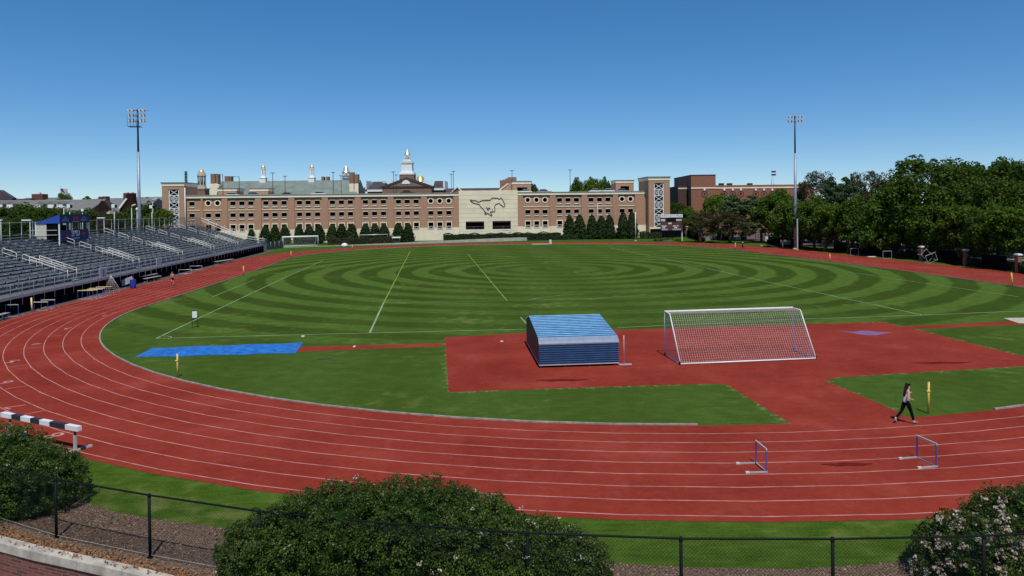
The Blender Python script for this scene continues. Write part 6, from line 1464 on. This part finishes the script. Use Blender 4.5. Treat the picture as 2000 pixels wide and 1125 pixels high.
for k in range(len(PB) - 1):
    a, b = Vector((*G(*PB[k][0]), 0)), Vector((*G(*PB[k + 1][0]), 0)); a -= Vector((*T, 0)); b -= Vector((*T, 0)); d = (b - a); L2 = d.length; d /= L2; h = 2.0; mb = MB()
    for z in (.15, h - .1): mb.beam(a + d * .4 + Vector((0, 0, z)), b - d * .4 + Vector((0, 0, z)), .05, .06)
    s = .5
    while s < L2 - .4: p = a + d * s; mb.tube([p + Vector((0, 0, .05)), p + Vector((0, 0, h))], .022, 4); s += .24
    mb.build("iron_panel", M['black'], fn)
a, b = Vector(G(1800, 509.5)), Vector(G(1988, 533))
def screen(px0, py0, px1, py1, h, lab, i_=0):
    p, q = Vector((*G(px0, py0), 0)), Vector((*G(px1, py1), 0)); d = q - p; t = thing("windscreen", lab, "screen", (p.x, p.y, .05), math.atan2(d.y, d.x), "dark screens tied to the right fence")
    mb = MB(); mb.box(0, d.length, .0, .03, 0.05, h); mb.build("dark_fabric", M['darkcloth'], t); mb = MB(); mb.box(0, d.length, -.01, .04, h, h + .04); mb.build("hem", M['darkmetal'], t)
screen(1500, 479, 1562, 486, 1.9, "dark screen left of the right floodlight pole"); screen(1628, 492, 1652, 494.5, 1.8, "short dark screen right of the floodlight pole"); screen(1681, 497, 1724, 501.5, 2.2, "tall dark screen above the far right hurdles"); screen(1831, 514, 1872, 518, 2.0, "dark screen left of the brick pier by the blue sign"); screen(1918, 525, 1966, 531.5, 2.0, "dark screen left of the rightmost brick pier"); screen(1343, 464.5, 1364, 471, 2.2, "dark screen at the fence corner by the scoreboard"); screen(1270, 466, 1338, 463, 2.6, "long dark screen beneath the scoreboard"); screen(1410, 467.5, 1428, 470.5, 2.0, "dark screen between the two corner piers")
for k, (px0, px1, py0, py1) in enumerate(((1369, 1405, 472, 466.5), (1433, 1455, 470.2, 466.5))):
    p, q = Vector((*G(px0, py0), 0)), Vector((*G(px1, py1), 0)); d = q - p; t = thing("low_plinth", ["pale low plinth wall right of the fence corner pier", "pale low plinth wall left above the dark walker"][k], "wall", (p.x, p.y, 0), math.atan2(d.y, d.x)); mb = MB(); mb.box(0, d.length, 0, .4, 0, .75); mb.box(-.03, d.length + .03, -.03, .43, .751, .85); mb.build("stone_block", M['concrete'], t, .01)
for k, (p0, p1, hh) in enumerate((((1560, 484), (1500, 478), 1.3), ((1722, 500), (1655, 494), 1.2), ((1800, 508), (1735, 502), 1.2), ((1884, 517.5), (1803, 509.5), 1.3), ((1986, 531), (1890, 519.5), 1.1), ((2080, 548), (1990, 533), 1.3))):
    a, b = G(*p1), G(*p0); hedge(["dark hedge inside the fence left of the floodlight pole", "dark hedge inside the fence behind the first far hurdle", "dark hedge inside the fence right of the second far hurdle", "dark hedge inside the fence behind the tipped hurdles", "dark hedge inside the fence below the blue street sign", "dark hedge inside the fence cut by the photo's right edge"][k], (a[0], a[1] + 1.2), (b[0], b[1] + 1.2), hh, .9, n=1400)
# notices tied to the fence
for px, py, w2, h2, lab in ((1501, 464, .9, 1.1, "pale grey notice board hanging on the dark fence screen"), (1534.5, 471, 1.3, 1.0, "dull wooden notice board hanging on the fence left of the floodlight pole")):
    x, y = G(px, py + 13); t = thing("notice_board", lab, "notice board", (x, y - .4, 0), TH); mb = MB(); mb.box(-w2, w2, -.05, .02, .7, .7 + h2); mb.build("board_panel", M['offwhite'] if px < 1510 else mat("worn_wood_board", (.26, .22, .18), .8, var=.2), t); mb = MB(); mb.box(-w2 * .9, -w2 * .86, .0, .05, 0, 1.2); mb.box(w2 * .86, w2 * .9, 0, .05, 0, 1.2); mb.build("leg", M['darkmetal'], t)

# far right hurdles
for (px, py), lab in (((1669, 499), "upright white hurdle on the grass, first right of the floodlight pole"), ((1733, 505), "upright white hurdle on the grass, second right of the floodlight pole")):
    make_hurdle("hurdle", lab, 1.5, 1.25, .8, (*G(px, py), .01), .12, bar='alulight', post='alulight', group="hurdles on the right verge")
for (px, py), tl_, lab in (((1806, 512), .75, "left of two tipped white hurdles crossing each other on the right verge"), ((1822, 515), -.35, "right of two tipped white hurdles crossing each other on the right verge")):
    o = make_hurdle("hurdle", lab, 1.6, 1.25, .8, (*G(px, py), .02), .1, bar='alulight', post='alulight', group="hurdles on the right verge"); o.rotation_euler = (0, tl_, .1); o.location.z = .02 + (.55 if tl_ > 0 else .27)
for (px, py), lab in (((1490.5, 480.5), "left white slab lying on the far right grass verge"), ((1512, 481.5), "right white slab lying on the far right grass verge"), ((1702, 502), "white slab lying on the grass between the two far hurdles")):
    small_box("ground_slab", lab, "slab", px, py, 1.3, .7, .08, 'whitestone', .2)

# parked cars, street signs and lamps beyond the right fence
for k, (px, Y_, c_, lab) in enumerate(((1712, 134, cw, "white car parked on the street behind the trees, left of the group"), (1738, 130, cw, "second white car parked behind the right fence"), (1765, 127, cg, "grey car parked behind the right fence right of the white ones"), (1832, 120, cdk, "black car behind the fence left of the red car"), (1862, 116, crd, "red car parked behind the fence left of the blue sign"), (1905, 118, cg, "grey car behind the blue street sign"), (1545, 160, cw, "white car beyond the fence left of the floodlight pole"))):
    x = W(px, 480, Y_)[0]; car("parked_car", lab, (x, Y_, .03), TH + 1.5 if k % 2 else TH + .2, c_, "cars parked beyond the right fence")
def street_sign(px, Y_, py0, py1, wpx, m, lab, marks=True):
    x, _, zt_ = W(px, py0, Y_); zb_ = W(px, py1, Y_)[2]; w_ = wpx / FPX * Y_; t = thing("street_sign", lab, "sign", (x, Y_, 0)); mb = MB()
    for s in (-1, 1): mb.tube([(s * w_ * .55, 0, 0), (s * w_ * .55, 0, zt_ + .3)], .05, 6)
    mb.build("post", M['darkmetal'], t); mb = MB(); mb.box(-w_ / 2, w_ / 2, -.04, .04, zb_, zt_); o = mb.build("sign_panel", M[m], t)
    if marks: mb = MB(); h = zt_ - zb_; mb.box(-w_ * .22, w_ * .25, -.05, -.041, zb_ + h * .58, zb_ + h * .75); mb.box(-w_ * .22, w_ * .22, -.05, -.041, zb_ + h * .25, zb_ + h * .4); mb.build("white_marks", M['whitestone'], o)
street_sign(1924.5, 104, 477.5, 487.5, 9, 'hurdleblue', "blue street sign with two white marks beyond the right fence")
street_sign(1478, 190, 439.5, 447, 5, 'banner' if False else 'hurdleblue', "pale blue banner sign by the path below the field house"); street_sign(1491, 195, 434, 438.5, 7, 'offwhite', "small cream sign on the lawn right of the pale blue banner", False)
# street lamps at left behind the stand
def street_lamp(px, Y_, pytop, style, lab):
    x, _, zt_ = W(px, pytop, Y_); t = thing("street_lamp", lab, "street lamp", (x, Y_, 0), 0, "street lamps behind the left grandstand"); mb = MB(); mb.tube([(0, 0, 0), (0, 0, zt_)], [.11, .07], 7); mb.build("pole", M['galv'], t); mb = MB()
    if style == 'arm': mb.box(-1.25, .2, -.16, .16, zt_ - .05, zt_ + .14); mb.build("lamp_head", M['whitestone'], t)
    elif style == 'box': mb.box(-.25, .35, -.5, .1, zt_ - .3, zt_ + .35); mb.box(.351, .5, -.45, .05, zt_ - .35, zt_ + .2, 1); mb.build("lamp_head", [M['whitestone'], M['black']], t)
    elif style == 'curve': mb.tube([(0, 0, zt_ - .2), (.15, 0, zt_ + .15), (.8, 0, zt_ + .35)], .14, 7); mb.build("lamp_head", M['offwhite'], t)
    else: mb.lathe(0, 0, [(.05, zt_ - .1), (.22, zt_ + .05), (.24, zt_ + .35), (.1, zt_ + .55), (.001, zt_ + .6)], 10); mb.build("lamp_head", M['whitestone'], t)
for a in ((58.5, 112, 430.5, 'arm', "flat-headed lamp on the tall post left of the blue booth"), (1.5, 108, 430.5, 'arm', "flat-headed lamp cut by the photo's left edge"), (124.5, 135, 403.5, 'arm', "thin lamp post behind the blue booth, left one"), (136, 135, 402.5, 'box', "box floodlight on a pole rising behind the blue booth"), (161, 138, 414, 'ball', "white globe lamp showing above the blue booth"), (203, 135, 426, 'arm', "low flat-headed lamp right of the blue booth"),
          (223, 134, 402.5, 'box', "box floodlight on a pole below the dark gable"), (257, 140, 403, 'curve', "curved lamp head left of the floodlight pole"), (267.5, 146, 411, 'ball', "small white globe lamps beside the floodlight pole"), (296.5, 142, 404, 'box', "box floodlight left of the garage's stair tower"), (298, 168, 391, 'curve', "distant curved street lamp in front of the green trees")): street_lamp(*a)

# ------------------------------------------------------------------ far end: goals, frames, carts, poles, benches
def small_goal(lab, p, q, hp, dep, m='white', net=True, tube=.09):
    a, b = Vector(G(*p)), Vector(G(*q)); d = b - a; W2 = d.length; h = hp / FPX * a.y; t = thing("soccer_goal", lab, "goal", (a.x, a.y, 0), math.atan2(d.y, d.x), "goals behind the far bend")
    mb = MB(); mb.tube([(0, 0, 0), (0, 0, h), (W2, 0, h), (W2, 0, 0)], tube, 6); mb.build("goal_frame", M[m], t)
    mb = MB()
    for s in (0, W2): mb.tube([(s, 0, h), (s, dep * .35, h), (s, dep, .05), (s, 0, .05)], tube * .6, 5)
    mb.tube([(0, dep, .05), (W2, dep, .05)], tube * .6, 5); mb.build("back_frame", M[m], t)
    if net:
        mb = MB(); k = 0
        while k <= 24: mb.tube([(W2 * k / 24, dep * .35, h), (W2 * k / 24, dep, .05)], .012, 3, cap=False); k += 1
        for k in range(9): mb.tube([(0, dep * (.35 + .65 * k / 8), h * (1 - k / 8)), (W2, dep * (.35 + .65 * k / 8), h * (1 - k / 8))], .012, 3, cap=False)
        mb.build("net", M['net'], t)
small_goal("white soccer goal standing behind the far left end of the track", (553, 483), (621, 480.5), 20, 3.0, tube=.21)
small_goal("thin-framed goal in front of the conifers left of the golf cart", (702, 476.5), (757, 475), 17.5, 2.4, 'alulight', False, .10)
small_goal("thin-framed goal right of the golf cart", (768, 474.5), (806, 473), 16, 2.4, 'alulight', False, .10)
a, b = Vector(G(902, 471)), Vector(G(961, 469)); d = b - a; t = thing("ball_stop_frame", "long low rail on two white posts in front of the hedge under the emblem wall", "frame", (a.x, a.y, 0), math.atan2(d.y, d.x)); L2 = d.length; h = 18 / FPX * a.y
for s in (0, L2): mb = MB(); mb.tube([(s, 0, 0), (s, 0, h)], .10, 6); mb.build("post", M['white'], t)
mb = MB(); mb.tube([(-5, 0, h - .5), (0, 0, h), (L2 + 6, 0, h + .1)], .06, 5); mb.build("top_bar", M['white'], t)
x, y = G(774.5, 476); t = thing("golf_cart", "small white and black golf cart beyond the far bend", "golf cart", (x, y, 0)); mb = MB(); mb.box(-1.0, 1.0, -.55, .55, .35, .8); mb.build("body", M['darkmetal'], t, .05)
mb = MB(); mb.box(-1.1, 1.1, -.65, .65, 1.45, 1.8); mb.build("roof", M['whitestone'], t, .05)
for s in (-.9, .9): mb = MB(); mb.tube([(s, -.5, .8), (s, -.5, 1.45)], .03, 5); mb.tube([(s, .5, .8), (s, .5, 1.45)], .03, 5); mb.build("post", M['galv'], t)
for s in (-.7, .7):
    for y_ in (-.5, .5): mb = MB(); mb.tube([(s, y_ - .08, .25), (s, y_ + .08, .25)], .25, 10); mb.build("wheel", M['black'], t)
x, y = G(673, 482.5); t = thing("water_tank", "round white tank lying on the kerb behind the far bend", "tank", (x, y, 0)); mb = MB(); mb.lathe(0, 0, [(.02, 0), (.7, .05), (.8, .4), (.6, .8), (.2, .95), (.001, 1)], 12); mb.build("tank_shell", M['whitestone'], t)
for k, (px, py) in enumerate(((640, 477), (655, 476.5))):
    x, y = G(px, py); t = thing("picnic_table", ["left small picnic bench beside the far white goal", "right small picnic bench beside the far white goal"][k], "picnic table", (x, y, 0)); mb = MB(); mb.box(-1, 1, -.4, .4, .72, .8); mb.build("table_top", M['offwhite'], t); mb = MB(); mb.box(-1, 1, -.9, -.6, .42, .48); mb.box(-1, 1, .6, .9, .42, .48); mb.build("bench_seat", M['offwhite'], t)
    for s in (-.8, .8): mb = MB(); mb.beam((s, -.7, 0), (s, .2, .75), .06, .1); mb.beam((s, .7, 0), (s, -.2, .75), .06, .1); mb.build("leg", M['darkmetal'], t)
for px, py, py2, lab, m in ((1241.5, 471, 414, "slim white pole on the grass left of the scoreboard planting", 'whitestone'), (1168, 466, 398, "slim dark-topped pole in front of the right conifers", 'galv')):
    x, y = G(px, py); h = (py - py2) / FPX * y; t = thing("slim_pole", lab, "pole", (x, y, 0)); mb = MB(); mb.tube([(0, 0, 0), (0, 0, h)], .10, 7); mb.build("pole", M[m], t); mb = MB(); mb.lathe(0, 0, [(.35, 0), (.35, .15), (.1, .2)], 10); mb.build("base", M['concrete'], t)
t = thing("mesh_fence", "low green mesh fence between the grandstand's far end and the far white goal", "fence", (*G(520, 488.5), 0)); T = G(520, 488.5); a, b = Vector((*G(520, 488.5), 0)), Vector((*G(553, 484.5), 0)); d = b - a; mb = MB(); mb.add([(0, 0, .05), (d.x, d.y, .05), (d.x, d.y, 1.7), (0, 0, 1.7), (0, .03, .05), (d.x, d.y + .03, .05), (d.x, d.y + .03, 1.7), (0, .03, 1.7)], [(0, 1, 2, 3), (7, 6, 5, 4)]); mb.build("green_mesh", mat("green_windscreen", (.035, .06, .06), .9, var=.2), t)
mb = MB(); [mb.tube([(d.x * k / 4, d.y * k / 4, 0), (d.x * k / 4, d.y * k / 4, 1.8)], .04, 5) for k in range(5)]; mb.build("posts", M['galv'], t)
x, y = G(1075, 477); t = thing("throwing_frame", "small white stand at the far kerb below the hedge", "stand", (x, y, 0)); mb = MB(); mb.box(-.3, .3, -.2, .2, 0, 1.1); mb.build("box", M['offwhite'], t, .05); mb = MB(); mb.box(-4.5, -.4, -.25, .05, .02, .14); mb.build("white_board", M['whitestone'], t)

# ------------------------------------------------------------------ people
def skin_obj(name, V, E, Rr, m, parent, sub=2, root=0):
    me = bpy.data.meshes.new(name); me.from_pydata(V, E, []); me.update()
    o = link_mesh(name, me, m, parent); sk = o.modifiers.new("skin", 'SKIN'); sk.use_smooth_shade = True
    if not me.skin_vertices: return o
    for i, sv in enumerate(me.skin_vertices[0].data):
        r = Rr[i]; sv.radius = (r, r) if not hasattr(r, '__len__') else r; sv.use_root = (i == root)
    ss = o.modifiers.new("sub", 'SUBSURF'); ss.levels = sub; ss.render_levels = sub
    return o
class SK:
    def __init__(s): s.v = []; s.e = []; s.r = []
    def add(s, p, r, par=None):
        s.v.append(tuple(p)); s.r.append(r); i = len(s.v) - 1
        if par is not None: s.e.append((par, i))
        return i
    def chain(s, pts, rs, par=None):
        for p, r in zip(pts, rs): par = s.add(p, r, par)
        return par
    def build(s, name, m, parent, sub=2): return skin_obj(name, s.v, s.e, s.r, m, parent, sub)
def lerp(a, b, t): return tuple(a[i] + (b[i] - a[i]) * t for i in range(3))
def person(lab, loc, rz, k, J, look, fingers=True):
    """J: joints; faces +X locally"""
    t = thing("person", lab, "person", loc, rz); t.scale = (k, k, k)
    b = SK(); pel = b.add(J['pelvis'], (.105, .125)); sp = b.add(J['waist'], (.085, .105), pel); ch = b.add(J['chest'], (.095, .125), sp); nk = b.add(J['neck'], .05, ch); hb = b.add(J['jaw'], .055, nk)
    hd = b.add(J['head'], (.082, .075), hb); tp = b.add(J['crown'], (.055, .055), hd); b.add((J['jaw'][0] + .075, J['jaw'][1], J['jaw'][2] + .045), .018, hb)
    for s, nm in ((1, 'l'), (-1, 'r')):
        hip, kn, an, to = J['hip_' + nm], J['knee_' + nm], J['ankle_' + nm], J['toe_' + nm]
        i = b.add(hip, .085, pel); i = b.chain([lerp(hip, kn, .5), kn, lerp(kn, an, .35), an], [.075, .052, .055, .035], i); b.chain([lerp(an, to, .5), to], [.035, .026], i)
        sh, el, wr = J['shoulder_' + nm], J['elbow_' + nm], J['wrist_' + nm]
        i = b.add(sh, .052, ch); i = b.chain([lerp(sh, el, .5), el, lerp(el, wr, .4), wr], [.043, .034, .033, .022], i)
        d = Vector(wr) - Vector(el); d.normalize(); w_ = Vector(wr); palm = w_ + d * .05; pi_ = b.add(palm, .030, i)
        side = d.cross(Vector((0, 0, 1))); side = side.normalized() if side.length > .1 else Vector((0, 1, 0)); upv = side.cross(d)
        if fingers:
            for q, ln in zip((-1.5, -.5, .5, 1.5), (.062, .075, .07, .055)):
                r0 = palm + d * .025 + side * q * .015; p1 = r0 + d * ln * .5 - upv * .01; p2 = p1 + d * ln * .3 - upv * .03; b.chain([r0, p1, p2], [.011, .009, .008], pi_)
            th0 = w_ + d * .02 + side * .028; b.chain([th0, th0 + d * .03 + side * .018 - upv * .015], [.011, .009], pi_)
    b.build("body", M['skin'], t)
    c = SK()                                  # legwear follows the legs
    pel2 = c.add(J['pelvis'], (.118, .138))
    for nm in 'lr':
        hip, kn, an = J['hip_' + nm], J['knee_' + nm], J['ankle_' + nm]; i = c.add(hip, .098, pel2)
        if look['legs'] == 'long': c.chain([lerp(hip, kn, .5), kn, lerp(kn, an, .35), lerp(kn, an, .9)], [.087, .064, .065, .046], i)
        else: c.chain([lerp(hip, kn, .35), lerp(hip, kn, .72)], [.10, .10], i)
    c.add(lerp(J['pelvis'], J['waist'], .55), (.105, .125), pel2); c.build(look['legname'], look['legmat'], t)
    if look.get('top'):
        c = SK(); i = c.add(lerp(J['pelvis'], J['waist'], -.55), (.15, .165)); i = c.add(lerp(J['pelvis'], J['waist'], .25), (.135, .145), i); i = c.add(J['waist'], (.125, .135), i); i = c.add(J['chest'], (.115, .142), i)
        for nm in 'lr':
            if look.get('sleeves'): c.chain([J['shoulder_' + nm], lerp(J['shoulder_' + nm], J['elbow_' + nm], .55), J['elbow_' + nm], lerp(J['elbow_' + nm], J['wrist_' + nm], .85)], [.065, .054, .046, .036], i)
            else: c.add(lerp(J['chest'], J['shoulder_' + nm], .75), .045, i)
        c.build(look['top'], look['topmat'], t)
    h = SK(); hp_ = Vector(J['head']); i = h.add(hp_ + Vector((-.018, 0, .025)), (.092, .088)); j_ = h.add(hp_ + Vector((-.012, 0, .075)), (.075, .075), i); h.add(hp_ + Vector((-.018, 0, .115)), (.035, .035), j_); 
    if look.get('longhair'): h.chain([hp_ + Vector((-.09, 0, -.06)), hp_ + Vector((-.13, 0, -.22)), hp_ + Vector((-.15, 0, -.38)), hp_ + Vector((-.13, 0, -.50))], [.075, .078, .072, .04], i)
    else: h.add(hp_ + Vector((-.05, 0, -.02)), .06, i)
    h.build("hair", M['hair'], t)
    mb = MB()
    for s in (-1, 1):
        mb.lathe(hp_.x + .072, hp_.y + s * .03, [(.001, -.008), (.009, 0), (.001, .008)], 8, 0, z0=hp_.z + .0)
        mb.box(hp_.x + .066, hp_.x + .082, hp_.y + s * .03 - .014, hp_.y + s * .03 + .014, hp_.z + .018, hp_.z + .024)
    mb.box(hp_.x + .066, hp_.x + .079, hp_.y - .02, hp_.y + .02, J['jaw'][2] + .038, J['jaw'][2] + .047, 1); mb.build("eyes_and_mouth", [M['hair'], M['redprint']], t)
    for nm in 'lr':
        an, to = Vector(J['ankle_' + nm]), Vector(J['toe_' + nm]); d = to - an; c = SK(); heel = an + Vector((0, 0, -.04)) - Vector((d.x, d.y, 0)).normalized() * .045 - Vector((0, 0, d.z)) * -.0
        i = c.add(an + d * .12 + Vector((0, 0, -.01)), .045); c.add(heel, .036, i); c.chain([an + d * .55, to + d * .06], [.042, .034], i); c.build("shoe", look['shoemat'], t)
        if look.get('sock'): s_ = SK(); s_.chain([an + Vector((0, 0, .0)), lerp(J['ankle_' + nm], J['knee_' + nm], .16)], [.045, .042]); s_.build("sock", M['white'], t)
    return t
run = dict(pelvis=(0, 0, .95), waist=(.02, 0, 1.12), chest=(.045, 0, 1.30), neck=(.06, 0, 1.43), jaw=(.085, 0, 1.49), head=(.09, 0, 1.575), crown=(.085, 0, 1.635),
           hip_r=(.01, -.085, .90), knee_r=(.17, -.09, .50), ankle_r=(.28, -.09, .10), toe_r=(.44, -.09, .045), hip_l=(-.01, .085, .90), knee_l=(-.14, .09, .51), ankle_l=(-.43, .09, .20), toe_l=(-.38, .09, .05),
           shoulder_r=(.03, -.165, 1.36), elbow_r=(-.09, -.215, 1.12), wrist_r=(.14, -.19, 1.06), shoulder_l=(.05, .165, 1.36), elbow_l=(.02, .22, 1.12), wrist_l=(.22, .15, 1.24))
x, y = G(1770, 827.5)
wt = person("young woman with long black hair striding along the inner lane in tank top and leggings", (x, y, .012), .10, 1.6 / 1.68, run,
       dict(legs='long', legname='leggings', legmat=mat("black_leggings", (.005, .005, .007), .9, spec=.1), top='tank_top', topmat=mat("pale_grey_tank_top", (.52, .52, .58), .8, var=.1), longhair=True, shoemat=mat("black_white_shoes", (.30, .30, .30), .6, var=.8, scale=30), sock=True))
run2 = dict(run); run2.update(knee_r=(.26, -.09, .62), ankle_r=(.12, -.09, .27), toe_r=(.26, -.09, .20), knee_l=(.05, .09, .50), ankle_l=(-.02, .09, .08), toe_l=(.14, .09, .03), wrist_r=(.16, -.10, 1.22), elbow_r=(-.02, -.24, 1.10), elbow_l=(-.10, .24, 1.12), wrist_l=(.12, .14, 1.20))
x, y = G(337, 558.5)
person("shirtless man in black shorts running along the left straight towards the camera", (x, y, .012), -1.25, 1.02, run2, dict(legs='short', legname='shorts', legmat=M['black'], shoemat=M['darkmetal']), fingers=True)
stand = dict(run); stand.update(knee_r=(.06, -.10, .50), ankle_r=(.10, -.10, .08), toe_r=(.25, -.11, .03), knee_l=(-.02, .10, .50), ankle_l=(-.12, .10, .09), toe_l=(.02, .11, .03), elbow_r=(-.03, -.24, 1.10), wrist_r=(.07, -.23, .88), elbow_l=(.0, .24, 1.10), wrist_l=(.12, .22, .90))
x, y = G(1450.5, 487)
person("distant walker in dark clothes on the far right bend next to the orange post", (x, y, .012), -1.6, 1.02, stand, dict(legs='long', legname='trousers', legmat=M['black'], top='jacket', topmat=mat("dark_teal_jacket", (.02, .045, .06), .8), sleeves=True, shoemat=M['darkmetal']))
bpy.context.view_layer.update()
